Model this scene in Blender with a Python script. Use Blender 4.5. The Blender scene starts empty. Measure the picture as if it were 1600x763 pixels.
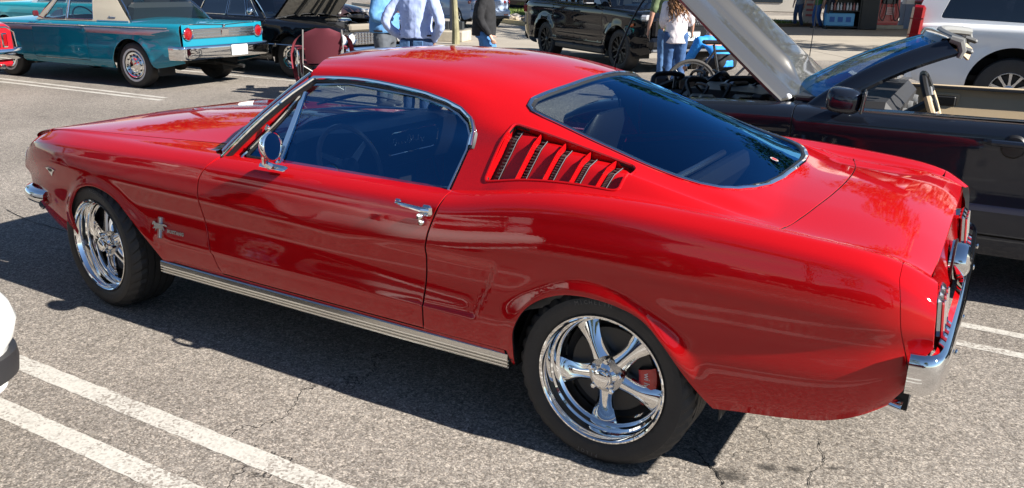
import bpy, bmesh, math, random
import numpy as np
from mathutils import Vector, Matrix, Euler
from mathutils.geometry import delaunay_2d_cdt
SC = bpy.context.scene
COL = SC.collection
PI = math.pi
# ---------------------------------------------------------------- camera
cd = bpy.data.cameras.new('camera'); cam = bpy.data.objects.new('camera', cd); COL.objects.link(cam)
SC.camera = cam
_r = Vector((0.8599, 0.5102, 0.0172)); _u = Vector((-0.1672, 0.2497, 0.9538)); _f = Vector((-0.4823, 0.823, -0.3))
cam.matrix_world = Matrix(((_r.x, _u.x, -_f.x, 2.4085), (_r.y, _u.y, -_f.y, -3.2131), (_r.z, _u.z, -_f.z, 1.6138), (0, 0, 0, 1)))
cd.sensor_width = 36.0; cd.lens = 36.0 * 1303.17 / 1600.0; cd.clip_start = 0.05; cd.clip_end = 3000
# ---------------------------------------------------------------- daylight
SUN = Vector((1.55, 0.055, 1.0)).normalized()
elev = math.asin(SUN.z); azim = math.atan2(SUN.x, SUN.y)
W = bpy.data.worlds.new('World'); SC.world = W; W.use_nodes = True
wn = W.node_tree.nodes; wl = W.node_tree.links
sky = wn.new('ShaderNodeTexSky'); sky.sky_type = 'NISHITA'; sky.sun_disc = False
sky.sun_elevation = elev; sky.sun_rotation = azim; sky.altitude = 1700; sky.air_density = 1.0; sky.dust_density = 0.15; sky.ozone_density = 3.0
wn['Background'].inputs['Strength'].default_value = 0.056
wl.new(sky.outputs[0], wn['Background'].inputs['Color'])
sl = bpy.data.lights.new('sun', 'SUN'); sl.energy = 5.0; sl.angle = math.radians(0.53); sl.color = (1.0, 0.95, 0.87)
so = bpy.data.objects.new('sun', sl); COL.objects.link(so); so.location = SUN * 50
so.rotation_euler = SUN.to_track_quat('Z', 'Y').to_euler()
vs = SC.view_settings; vs.view_transform = 'Standard'; vs.look = 'None'; vs.gamma = 1; vs.use_curve_mapping = False
vs.exposure = 1.2
SC.cycles.max_bounces = 8; SC.cycles.transparent_max_bounces = 16; SC.cycles.glossy_bounces = 5; SC.cycles.diffuse_bounces = 3
SC.cycles.caustics_reflective = False; SC.cycles.caustics_refractive = False
# ---------------------------------------------------------------- materials
MATS = {}
def mat(name, col=(.5, .5, .5), rough=.5, metal=0.0, coat=0.0, coat_r=.03, spec=.5, bump=None, var=None, emit=None, trans=None, alpha=None):
    """Principled material; bump=(scale, strength, detail), var=(scale, amount) mottles the base colour."""
    if name in MATS: return MATS[name]
    m = bpy.data.materials.new(name); m.use_nodes = True; MATS[name] = m
    n = m.node_tree.nodes; l = m.node_tree.links; b = n['Principled BSDF']
    b.inputs['Base Color'].default_value = (*col, 1); b.inputs['Roughness'].default_value = rough
    b.inputs['Metallic'].default_value = metal; b.inputs['Coat Weight'].default_value = coat
    b.inputs['Coat Roughness'].default_value = coat_r; b.inputs['Specular IOR Level'].default_value = spec
    if emit: b.inputs['Emission Color'].default_value = (*emit[0], 1); b.inputs['Emission Strength'].default_value = emit[1]
    if trans: b.inputs['Transmission Weight'].default_value = trans
    if bump or var:
        tc = n.new('ShaderNodeTexCoord')
    if var:
        nz = n.new('ShaderNodeTexNoise'); nz.inputs['Scale'].default_value = var[0]; nz.inputs['Detail'].default_value = 4
        l.new(tc.outputs['Object'], nz.inputs['Vector'])
        mx = n.new('ShaderNodeMix'); mx.data_type = 'RGBA'; mx.blend_type = 'MULTIPLY'; mx.inputs[0].default_value = 1
        rp = n.new('ShaderNodeMapRange'); rp.inputs[1].default_value = .3; rp.inputs[2].default_value = .7
        rp.inputs[3].default_value = 1 - var[1]; rp.inputs[4].default_value = 1 + var[1]
        l.new(nz.outputs['Fac'], rp.inputs[0])
        mx.inputs[6].default_value = (*col, 1); l.new(rp.outputs[0], mx.inputs[7]); l.new(mx.outputs[2], b.inputs['Base Color'])
    if bump:
        nb = n.new('ShaderNodeTexNoise'); nb.inputs['Scale'].default_value = bump[0]; nb.inputs['Detail'].default_value = bump[2] if len(bump) > 2 else 3
        if len(bump) > 3:
            mp = n.new('ShaderNodeMapping'); mp.inputs['Scale'].default_value = bump[3]; l.new(tc.outputs['Object'], mp.inputs[0]); l.new(mp.outputs[0], nb.inputs['Vector'])
        else: l.new(tc.outputs['Object'], nb.inputs['Vector'])
        bp = n.new('ShaderNodeBump'); bp.inputs['Strength'].default_value = bump[1]; bp.inputs['Distance'].default_value = .01
        l.new(nb.outputs['Fac'], bp.inputs['Height']); l.new(bp.outputs[0], b.inputs['Normal'])
    return m
def paint(name, col, flake=0.0, rough=.4, spec=.0):
    """car paint: base colour under clear coat with a very slight orange peel"""
    if name in MATS: return MATS[name]
    m = mat(name, col, rough, flake, coat=1.0, coat_r=.015, spec=spec)
    n = m.node_tree.nodes; l = m.node_tree.links; b = n['Principled BSDF']
    tc = n.new('ShaderNodeTexCoord'); nz = n.new('ShaderNodeTexNoise'); nz.inputs['Scale'].default_value = 160; nz.inputs['Detail'].default_value = 1
    l.new(tc.outputs['Object'], nz.inputs['Vector'])
    bp = n.new('ShaderNodeBump'); bp.inputs['Strength'].default_value = .012; bp.inputs['Distance'].default_value = .004
    l.new(nz.outputs['Fac'], bp.inputs['Height']); l.new(bp.outputs[0], b.inputs['Coat Normal'])
    return m
def glass(name, tint=(.8, .85, .85), ior=1.62, rough=0.0, sheen=(1, 1, 1)):
    """thin sheet of glass: tinted see-through plus Fresnel reflection, the same for every ray"""
    if name in MATS: return MATS[name]
    m = bpy.data.materials.new(name); m.use_nodes = True; MATS[name] = m
    n = m.node_tree.nodes; l = m.node_tree.links; n.clear()
    o = n.new('ShaderNodeOutputMaterial'); mx = n.new('ShaderNodeMixShader'); t = n.new('ShaderNodeBsdfTransparent'); g = n.new('ShaderNodeBsdfGlossy')
    fr = n.new('ShaderNodeFresnel'); fr.inputs['IOR'].default_value = ior
    geo = n.new('ShaderNodeNewGeometry'); inv = n.new('ShaderNodeMix')   # same IOR from both sides: a sheet has two faces
    inv.inputs[2].default_value = ior; inv.inputs[3].default_value = 1 / ior * ior * ior
    t.inputs[0].default_value = (*tint, 1); g.inputs['Roughness'].default_value = rough; g.inputs['Color'].default_value = (*sheen, 1)
    vm = n.new('ShaderNodeVectorMath'); vm.operation = 'DOT_PRODUCT'; l.new(geo.outputs['Incoming'], vm.inputs[0]); l.new(geo.outputs['Normal'], vm.inputs[1])
    ab = n.new('ShaderNodeMath'); ab.operation = 'ABSOLUTE'; l.new(vm.outputs['Value'], ab.inputs[0])
    one = n.new('ShaderNodeMath'); one.operation = 'SUBTRACT'; one.inputs[0].default_value = 1; l.new(ab.outputs[0], one.inputs[1])
    pw = n.new('ShaderNodeMath'); pw.operation = 'POWER'; pw.inputs[1].default_value = 5; l.new(one.outputs[0], pw.inputs[0])
    r0 = ((ior - 1) / (ior + 1)) ** 2; r0 = 2 * r0 / (1 + r0)
    ma = n.new('ShaderNodeMath'); ma.operation = 'MULTIPLY_ADD'; ma.inputs[1].default_value = 1 - r0; ma.inputs[2].default_value = r0; l.new(pw.outputs[0], ma.inputs[0])
    n.remove(fr); n.remove(inv)
    l.new(ma.outputs[0], mx.inputs[0]); l.new(t.outputs[0], mx.inputs[1]); l.new(g.outputs[0], mx.inputs[2]); l.new(mx.outputs[0], o.inputs[0])
    return m
CHROME = mat('chrome', (.80, .80, .79), .04, 1.0)
STEEL = mat('brushed_steel', (.55, .55, .55), .28, 1.0)
BLACK = mat('black_trim', (.012, .012, .013), .45)
RUBBER = mat('tyre_rubber', (.022, .021, .021), .62, bump=(90, .15, 2), var=(14, .2))
DARKM = mat('dark_underbody', (.010, .010, .010), .8)
BLKPLASTIC = mat('black_plastic', (.02, .02, .021), .4)
# ---------------------------------------------------------------- objects
def props(o, label=None, cat=None, group=None, kind=None):
    if label: o['label'] = label
    if cat: o['category'] = cat
    if group: o['group'] = group
    if kind: o['kind'] = kind
    return o
def thing(name, label, cat, loc=(0, 0, 0), rz=0.0, group=None):
    o = bpy.data.objects.new(name, None); COL.objects.link(o); o.location = loc; o.rotation_euler = (0, 0, rz); o.empty_display_size = .2
    return props(o, label, cat, group)
def mobj(name, V, F, m, parent=None, smooth=True, N=None, mi=None, angle=None):
    me = bpy.data.meshes.new(name); me.from_pydata([tuple(v) for v in V], [], [tuple(f) for f in F])
    for k in (m if isinstance(m, (list, tuple)) else [m]): me.materials.append(k)
    if mi is not None: me.polygons.foreach_set('material_index', mi)
    me.polygons.foreach_set('use_smooth', [bool(smooth)] * len(me.polygons))
    me.update()
    if N is not None:
        me.normals_split_custom_set_from_vertices([tuple(v) for v in N])
    elif smooth and angle is not None:
        me.set_sharp_from_angle(angle=math.radians(angle))
    o = bpy.data.objects.new(name, me); COL.objects.link(o)
    if parent is not None: o.parent = parent
    return o
def copy_tree(o, parent=None):
    c = o.copy(); COL.objects.link(c)
    if parent is not None: c.parent = parent
    for ch in list(o.children): copy_tree(ch, c)
    return c
class MB:
    """collects boxes, tubes, lathes and prisms into ONE mesh"""
    def __init__(s): s.V = []; s.F = []; s.M = []; s.cur = 0; s.X = Matrix.Identity(4)
    def add(s, V, F):
        b = len(s.V); s.V += [s.X @ Vector(v) for v in V]; s.F += [tuple(i + b for i in f) for f in F]; s.M += [s.cur] * len(F); return s
    def box(s, c, d, rot=None, bev=0.0, taper=None):
        hx, hy, hz = d[0] / 2, d[1] / 2, d[2] / 2
        b = min(bev, hx * .95, hy * .95, hz * .95)
        R = rot.to_matrix() if rot is not None else Matrix.Identity(3)
        tp = taper or (1, 1)
        if b <= 0:
            V = [(x * hx, y * hy, z * hz) for z in (-1, 1) for y in (-1, 1) for x in (-1, 1)]
            F = [(0, 2, 3, 1), (4, 5, 7, 6), (0, 1, 5, 4), (2, 6, 7, 3), (0, 4, 6, 2), (1, 3, 7, 5)]
        else:
            V = []; F = []; idx = {}
            for sx in (-1, 1):
                for sy in (-1, 1):
                    for sz in (-1, 1):
                        for a in range(3):
                            p = [sx * (hx - b), sy * (hy - b), sz * (hz - b)]; p[a] += (sx, sy, sz)[a] * b
                            idx[(sx, sy, sz, a)] = len(V); V.append(p)
            for a in range(3):
                o1, o2 = [(1, 2), (2, 0), (0, 1)][a]
                for sg in (-1, 1):
                    q = []
                    for (p1, p2) in ((-1, -1), (1, -1), (1, 1), (-1, 1)):
                        k = [0, 0, 0]; k[a] = sg; k[o1] = p1; k[o2] = p2; q.append(idx[(*k, a)])
                    F.append(q if sg > 0 else q[::-1])
            for a in range(3):
                o1, o2 = [(1, 2), (2, 0), (0, 1)][a]
                for p1 in (-1, 1):
                    for p2 in (-1, 1):
                        def g(e, ax):
                            k = [0, 0, 0]; k[a] = e; k[o1] = p1; k[o2] = p2; return idx[(*k, ax)]
                        q = [g(-1, o1), g(1, o1), g(1, o2), g(-1, o2)]
                        F.append(q if p1 * p2 < 0 else q[::-1])
            for sx in (-1, 1):
                for sy in (-1, 1):
                    for sz in (-1, 1):
                        t = [idx[(sx, sy, sz, a)] for a in range(3)]; F.append(t if sx * sy * sz > 0 else t[::-1])
        out = []
        for v in V:
            k = (v[2] / hz + 1) / 2
            v = Vector((v[0] * (1 + (tp[0] - 1) * k), v[1] * (1 + (tp[1] - 1) * k), v[2]))
            out.append(R @ v + Vector(c))
        return s.add(out, F)
    def tube(s, P, r, n=8, closed=False, caps=True, flat=None):
        P = [Vector(p) for p in P]; m = len(P); rr = r if isinstance(r, (list, tuple)) else [r] * m
        V = []; F = []; up = None
        for i, p in enumerate(P):
            a = P[(i - 1) % m] if (closed or i > 0) else p; b = P[(i + 1) % m] if (closed or i < m - 1) else p
            t = (b - a).normalized()
            if up is None:
                up = Vector((0, 0, 1)) if abs(t.z) < .9 else Vector((0, 1, 0))
            x = t.cross(up).normalized(); y = x.cross(t).normalized(); up = y
            for k in range(n):
                an = 2 * PI * k / n; V.append(p + x * (math.cos(an) * rr[i]) + y * (math.sin(an) * rr[i] * (flat or 1)))
        for i in range(m if closed else m - 1):
            for k in range(n):
                j = (i + 1) % m; F.append((i * n + k, i * n + (k + 1) % n, j * n + (k + 1) % n, j * n + k))
        if caps and not closed:
            F.append(tuple(range(n))[::-1]); F.append(tuple((m - 1) * n + k for k in range(n)))
        return s.add(V, F)
    def lathe(s, prof, c=(0, 0, 0), axis='z', n=32, caps=(False, False), arc=None):
        """prof: list of (radius, height); revolved about axis through c"""
        V = []; F = []; m = len(prof); a0, a1 = arc or (0, 2 * PI); full = arc is None; nn = n if full else n + 1
        for (r, h) in prof:
            for k in range(nn):
                a = a0 + (a1 - a0) * k / n; x, y = r * math.cos(a), r * math.sin(a)
                V.append({'z': (x, y, h), 'y': (x, h, -y), 'x': (h, x, y)}[axis])
        for i in range(m - 1):
            for k in range(n):
                j = (k + 1) % nn; F.append((i * nn + k, i * nn + j, (i + 1) * nn + j, (i + 1) * nn + k))
        if caps[0]: F.append(tuple(range(nn))[::-1])
        if caps[1]: F.append(tuple((m - 1) * nn + k for k in range(nn)))
        return s.add([Vector(v) + Vector(c) for v in V], F)
    def sphere(s, c, r, n=12, m=8):
        rr = r if isinstance(r, (tuple, list)) else (r, r, r)
        V = [(c[0], c[1], c[2] - rr[2])]; F = []
        for i in range(1, m):
            a = -PI / 2 + PI * i / m
            for k in range(n): V.append((c[0] + rr[0] * math.cos(a) * math.cos(2 * PI * k / n), c[1] + rr[1] * math.cos(a) * math.sin(2 * PI * k / n), c[2] + rr[2] * math.sin(a)))
        V.append((c[0], c[1], c[2] + rr[2])); L = len(V) - 1
        for k in range(n): F.append((0, 1 + (k + 1) % n, 1 + k))
        for i in range(m - 2):
            for k in range(n): F.append((1 + i * n + k, 1 + i * n + (k + 1) % n, 1 + (i + 1) * n + (k + 1) % n, 1 + (i + 1) * n + k))
        for k in range(n): F.append((L, 1 + (m - 2) * n + k, 1 + (m - 2) * n + (k + 1) % n))
        return s.add(V, F)
    def pillow(s, c, d, e=.45, n=16, m=10, rot=None):
        """rounded box (superellipsoid)"""
        k = len(s.V); X = s.X; s.X = Matrix.Identity(4); s.sphere((0, 0, 0), 1, n, m); s.X = X
        R = rot.to_matrix() if rot is not None else Matrix.Identity(3); g = lambda q: math.copysign(abs(q) ** e, q)
        for i in range(k, len(s.V)):
            v = s.V[i]; h = math.hypot(v.x, v.y); ux, uy = (v.x / h, v.y / h) if h > 1e-9 else (0, 0); hr = abs(h) ** e
            s.V[i] = X @ (Vector(c) + R @ Vector((g(ux) * hr * d[0] / 2, g(uy) * hr * d[1] / 2, g(v.z) * d[2] / 2)))
        return s
    def prism(s, poly, f, d, cap=True):
        """poly: 2D outline, f(a,b)->3D point, d: extrusion vector"""
        n = len(poly); d = Vector(d); A = [Vector(f(*p)) for p in poly]
        V = A + [p + d for p in A]; F = [(i, (i + 1) % n, n + (i + 1) % n, n + i) for i in range(n)]
        if cap: F += [tuple(range(n))[::-1], tuple(range(n, 2 * n))]
        return s.add(V, F)
    def grid(s, G):
        """G[i][j] 3D points"""
        a, b = len(G), len(G[0]); V = [p for r in G for p in r]
        return s.add(V, [(i * b + j, i * b + j + 1, (i + 1) * b + j + 1, (i + 1) * b + j) for i in range(a - 1) for j in range(b - 1)])
    def build(s, name, m, parent=None, smooth=True, angle=35, flip_fix=True):
        o = mobj(name, s.V, s.F, m, parent, smooth, mi=s.M if isinstance(m, (list, tuple)) else None)
        if flip_fix:
            bm = bmesh.new(); bm.from_mesh(o.data); bmesh.ops.recalc_face_normals(bm, faces=bm.faces); bm.to_mesh(o.data); bm.free()
        if smooth: o.data.set_sharp_from_angle(angle=math.radians(angle))
        return o
def text_obj(name, body, size, M4, m, parent=None, extrude=.001, bold=0.0, align='CENTER', shear=0.0, spacing=1.0):
    c = bpy.data.curves.new(name, 'FONT'); c.body = body; c.size = size; c.extrude = extrude; c.align_x = align; c.align_y = 'CENTER'; c.offset = bold; c.shear = shear; c.space_character = spacing
    c.resolution_u = 3
    t = bpy.data.objects.new(name, c); COL.objects.link(t)
    me = bpy.data.meshes.new_from_object(t.evaluated_get(bpy.context.evaluated_depsgraph_get()))
    bpy.data.objects.remove(t); me.materials.clear(); me.materials.append(m)
    o = bpy.data.objects.new(name, me); COL.objects.link(o); o.matrix_local = M4
    if parent is not None: o.parent = parent
    return o
def frame(o, x, y):
    """4x4 with given local x and y axes"""
    x = Vector(x).normalized(); z = x.cross(Vector(y)).normalized(); y = z.cross(x)
    return Matrix(((x.x, y.x, z.x, o[0]), (x.y, y.y, z.y, o[1]), (x.z, y.z, z.z, o[2]), (0, 0, 0, 1)))
# ---------------------------------------------------------------- smooth lofted surfaces and panels cut from them
def pchip(xs, ys):
    xs = np.array(xs, float); ys = np.array(ys, float); n = len(xs)
    if n == 1: return lambda q: np.full(np.shape(q), ys[0])
    h = np.diff(xs); dl = np.diff(ys) / h; d = np.zeros(n)
    for i in range(1, n - 1):
        if dl[i - 1] * dl[i] > 0:
            w1, w2 = 2 * h[i] + h[i - 1], h[i] + 2 * h[i - 1]; d[i] = (w1 + w2) / (w1 / dl[i - 1] + w2 / dl[i])
    d[0] = dl[0]; d[-1] = dl[-1]
    def f(q):
        q = np.clip(np.asarray(q, float), xs[0], xs[-1]); i = np.clip(np.searchsorted(xs, q, 'right') - 1, 0, n - 2)
        s = (q - xs[i]) / h[i]; s2 = s * s; s3 = s2 * s
        return (2 * s3 - 3 * s2 + 1) * ys[i] + (s3 - 2 * s2 + s) * h[i] * d[i] + (3 * s2 - 2 * s3) * ys[i + 1] + (s3 - s2) * h[i] * d[i + 1]
    return f
def smooth_of(nodes):
    """pchip through nodes, then lightly blurred so that reflections run without kinks"""
    f = pchip([a for a, b in nodes], [b for a, b in nodes]); x = np.linspace(nodes[0][0], nodes[-1][0], 600); y = f(x)
    k = 25; ker = np.hanning(2 * k + 3)[1:-1]; ker /= ker.sum()
    yp = np.concatenate([2 * y[0] - y[k:0:-1], y, 2 * y[-1] - y[-2:-k - 2:-1]]); ys = np.convolve(yp, ker, 'valid')
    return lambda q: np.interp(q, x, ys)
class Loft:
    """half surface: lines k with t_k, width w_k(x) and height z_k(x); S(x,t) -> (x, w, z)"""
    def __init__(s, ts, ws, zs, mirror=True, disp=None, sharp=()):
        s.t = np.array(ts, float); s.w = ws; s.z = zs; s.mirror = mirror; s.disp = disp; s.sharp = set(sharp)
    def base(s, x, t):
        x = np.asarray(x, float); t = np.asarray(t, float); K = len(s.t)
        Wk = np.stack([f(x) for f in s.w], -1); Zk = np.stack([f(x) for f in s.z], -1)
        T = s.t
        if s.mirror:
            Wk = np.concatenate([Wk, -Wk[..., -2:-1]], -1); Zk = np.concatenate([Zk, Zk[..., -2:-1]], -1); T = np.append(T, 2 * T[-1] - T[-2])
        t = np.clip(t, s.t[0], s.t[-1]); i = np.clip(np.searchsorted(s.t, t, 'right') - 1, 0, K - 2)
        def take(A, j): return np.take_along_axis(A, np.clip(j, 0, A.shape[-1] - 1)[..., None], -1)[..., 0]
        h = T[i + 1] - T[i]; u = (t - T[i]) / h; u2 = u * u; u3 = u2 * u; n = len(T)
        out = []
        for A in (Wk, Zk):
            a, b = take(A, i), take(A, i + 1)
            lo = np.maximum(i - 1, 0); hi = np.minimum(i + 2, n - 1)
            dl = (b - a) / h
            p0 = (a - take(A, lo)) / np.where(i > 0, T[i] - T[lo], 1); p1 = (take(A, hi) - b) / np.where(hi > i + 1, T[hi] - T[i + 1], 1)
            h0 = np.where(i > 0, T[i] - T[lo], h); h1 = np.where(hi > i + 1, T[hi] - T[i + 1], h)
            m0 = np.where(i > 0, (p0 * h + dl * h0) / (h + h0), dl); m1 = np.where(hi > i + 1, (dl * h1 + p1 * h) / (h + h1), dl)
            for k in s.sharp:
                m0 = np.where(i == k, dl, m0); m1 = np.where(i + 1 == k, dl, m1)
            out.append((2 * u3 - 3 * u2 + 1) * a + (u3 - 2 * u2 + u) * h * m0 + (3 * u2 - 2 * u3) * b + (u3 - u2) * h * m1)
        return x + 0 * t, out[0], out[1]
    def __call__(s, x, t):
        x = np.asarray(x, float); t = np.asarray(t, float); T = s.t[-1]; far = t > T; t = np.where(far, 2 * T - t, t)
        X, Wd, Z = s.base(x, t)
        if s.disp is not None:
            dw, dz = s.disp(X, t, Wd, Z); Wd = Wd + dw; Z = Z + dz
        return np.stack([X, np.where(far, -Wd, Wd), Z], -1)
    def normal(s, x, t, e=.0025):
        a = s(x + e, t) - s(x - e, t); b = s(x, t + e) - s(x, t - e); n = np.cross(a, b)
        L = np.linalg.norm(n, axis=-1, keepdims=True); n = n / np.where(L < 1e-12, 1, L)
        # outward: w increasing on sides, z up on top
        return np.where((n[..., 1:2] * np.clip(1.2 - (t[..., None] / s.t[-1]) * 1.2, 0, 1) + n[..., 2:3]) < 0, -n, n)
    def t_of(s, x, val, ax, lo, hi):
        """t at which coordinate ax (1=w, 2=z) reaches val, searched in [lo,hi]"""
        tt = np.linspace(lo, hi, 240); v = s(np.full(240, x), tt)[:, ax]
        if v[0] > v[-1]: v = -v; val = -val
        return float(np.interp(val, v, tt))
def resample(poly, sp):
    out = []
    n = len(poly)
    for i in range(n):
        a = np.array(poly[i]); b = np.array(poly[(i + 1) % n]); k = max(1, int(math.ceil(np.linalg.norm(b - a) / sp)))
        for j in range(k): out.append(a + (b - a) * j / k)
    return np.array(out)
def inpoly(P, poly):
    x, y = P[:, 0], P[:, 1]; r = np.zeros(len(P), bool); n = len(poly)
    for i in range(n):
        x0, y0 = poly[i]; x1, y1 = poly[(i + 1) % n]
        if y0 == y1: continue
        c = ((y0 > y) != (y1 > y)) & (x < (x1 - x0) * (y - y0) / (y1 - y0) + x0); r ^= c
    return r
def rounded(poly, r, n=5):
    """2D polygon with rounded corners"""
    out = []; m = len(poly); rr = r if isinstance(r, (list, tuple)) else [r] * m
    for i in range(m):
        p = np.array(poly[i], float); a = np.array(poly[i - 1], float) - p; b = np.array(poly[(i + 1) % m], float) - p
        la, lb = np.linalg.norm(a), np.linalg.norm(b); q = min(rr[i], la * .48, lb * .48)
        if q <= 0: out.append(p); continue
        p0 = p + a / la * q; p1 = p + b / lb * q
        for k in range(n + 1):
            u = k / n; out.append((1 - u) ** 2 * p0 + 2 * u * (1 - u) * p + u * u * p1)
    return [tuple(v) for v in out]
def curve2(P, n=40, closed=False):
    """Catmull-Rom through points of any dimension"""
    P = [np.array(p, float) for p in P]; m = len(P); out = []
    segs = m if closed else m - 1
    for i in range(segs):
        p0 = P[(i - 1) % m] if (closed or i > 0) else 2 * P[0] - P[1]; p1 = P[i % m]; p2 = P[(i + 1) % m]; p3 = P[(i + 2) % m] if (closed or i + 2 < m) else 2 * P[-1] - P[-2]
        k = max(2, n // segs)
        for j in range(k):
            u = j / k; out.append(.5 * (2 * p1 + (p2 - p0) * u + (2 * p0 - 5 * p1 + 4 * p2 - p3) * u * u + (3 * p1 - p0 - 3 * p2 + p3) * u ** 3))
    if not closed: out.append(P[-1])
    return out
def cdt_fill(outline, holes, sp):
    rings = [resample(outline, sp)] + [resample(h, sp) for h in holes]
    pts = []; edges = []
    for r in rings:
        b = len(pts); n = len(r); pts += [tuple(p) for p in r]; edges += [(b + i, b + (i + 1) % n) for i in range(n)]
    B = np.array(pts); lo = B.min(0); hi = B.max(0)
    gx = np.arange(lo[0] + sp / 2, hi[0], sp); gy = np.arange(lo[1] + sp / 2, hi[1], sp)
    G = np.stack(np.meshgrid(gx, gy), -1).reshape(-1, 2)
    if len(G):
        k = inpoly(G, rings[0])
        for r in rings[1:]: k &= ~inpoly(G, r)
        G = G[k]
    if len(G):
        keep = np.ones(len(G), bool)
        for i in range(0, len(G), 400):
            d = ((G[i:i + 400, None, :] - B[None]) ** 2).sum(-1).min(1); keep[i:i + 400] = d > (sp * .55) ** 2
        G = G[keep]
    allp = [Vector(p) for p in pts] + [Vector(p) for p in G]
    vo, eo, fo, ov, oe, of = delaunay_2d_cdt(allp, edges, [], 0, 1e-7)
    Q = np.array([(v.x, v.y) for v in vo]); Fc = np.array([f for f in fo if len(f) == 3]); c = Q[Fc].mean(1)
    k = inpoly(c, rings[0])
    for r in rings[1:]: k &= ~inpoly(c, r)
    rr = []; remap = {}
    for i, lst in enumerate(ov):
        for j in lst: remap[j] = i
    b = 0
    for r in rings: rr.append([remap[b + i] for i in range(len(r))]); b += len(r)
    return Q, Fc[k], rr
def panel(name, S, outline, m, parent=None, holes=(), sp=.03, flange=.014, rnd=.002, side=-1, off=0.0, noflange_holes=False, fm=None):
    """panel cut from loft S by outline in (x,t); side=-1: w runs to -y, side=+1: w runs to +y; t beyond the last line mirrors to the other half"""
    Q, F, rings = cdt_fill(outline, holes, sp)
    P = S(Q[:, 0], Q[:, 1]); N = S.normal(Q[:, 0], Q[:, 1]); P = P + N * off
    V = P.copy(); NN = N.copy(); F = [tuple(f) for f in F]
    # orientation check on one triangle against normals
    def orient(F, V, NN):
        out = []
        for f in F:
            a, b, c = V[f[0]], V[f[1]], V[f[2]]
            n = np.cross(b - a, c - a); out.append(f if n @ NN[f[0]] > 0 else f[::-1])
        return out
    F = orient(F, V, NN); MI = [0] * len(F)
    if flange:
        V = list(V); NN = list(NN)
        for ri, r in enumerate(rings):
            if ri > 0 and noflange_holes: continue
            n = len(r); ids = [[], [], []]
            for i, vi in enumerate(r):
                tg = P[r[(i + 1) % n]] - P[r[i - 1]]; tg /= np.linalg.norm(tg) + 1e-12; o = np.cross(tg, N[vi])
                o /= np.linalg.norm(o) + 1e-12
                c = P[r].mean(0)
                # outward of material: test with polygon in domain
                q0 = Q[r[i]]; tq = Q[r[(i + 1) % n]] - Q[r[i - 1]]; nq = np.array([tq[1], -tq[0]]); nq /= np.linalg.norm(nq) + 1e-12
                tp = q0 + nq * .002; d3 = S(np.array([tp[0]]), np.array([tp[1]]))[0] - (P[vi] - N[vi] * off)
                ins = inpoly(tp[None], [tuple(Q[k]) for k in rings[0]])[0] and not any(inpoly(tp[None], [tuple(Q[k]) for k in h])[0] for h in rings[1:])
                if (d3 @ o > 0) == bool(ins): o = -o
                for q, (pp, nn) in enumerate(((P[vi], N[vi]), (P[vi] + o * rnd - N[vi] * rnd, (N[vi] * .35 + o)), (P[vi] + o * rnd * .6 - N[vi] * flange, o))):
                    ids[q].append(len(V)); V.append(pp); NN.append(nn / np.linalg.norm(nn))
            for i in range(n):
                j = (i + 1) % n
                for q in (0, 1):
                    f = (ids[q][i], ids[q][j], ids[q + 1][j], ids[q + 1][i]); a, b, c2 = V[f[0]], V[f[1]], V[f[2]]
                    nn = np.cross(b - a, c2 - a); F.append(f if nn @ NN[ids[q + 1][i]] > 0 else f[::-1]); MI.append(q)
    V = np.array(V); NN = np.array(NN)
    if side == -1:
        V = V * [1, -1, 1]; NN = NN * [1, -1, 1]; F = [f[::-1] for f in F]
    return mobj(name, V, F, [m, fm or BLACK] if flange else m, parent, True, NN, mi=MI if flange else None)  # inner flange black by default: shade of the panel gaps put into colour
def both(S, half):
    """closed outline over the centre line from its half (x,t) points, first and last on or before the centre"""
    T = S.t[-1]; return list(half) + [(x, 2 * T - t) for x, t in reversed(half)]
def on_surf(S, pts, side=-1, off=0.0):
    """list of (x,t) -> 3D points on the loft"""
    q = np.array(pts, float); P = S(q[:, 0], q[:, 1]) + S.normal(q[:, 0], q[:, 1]) * off
    P[:, 1] *= (1 if side > 0 else -1) ; return [Vector(p) for p in P]
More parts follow.
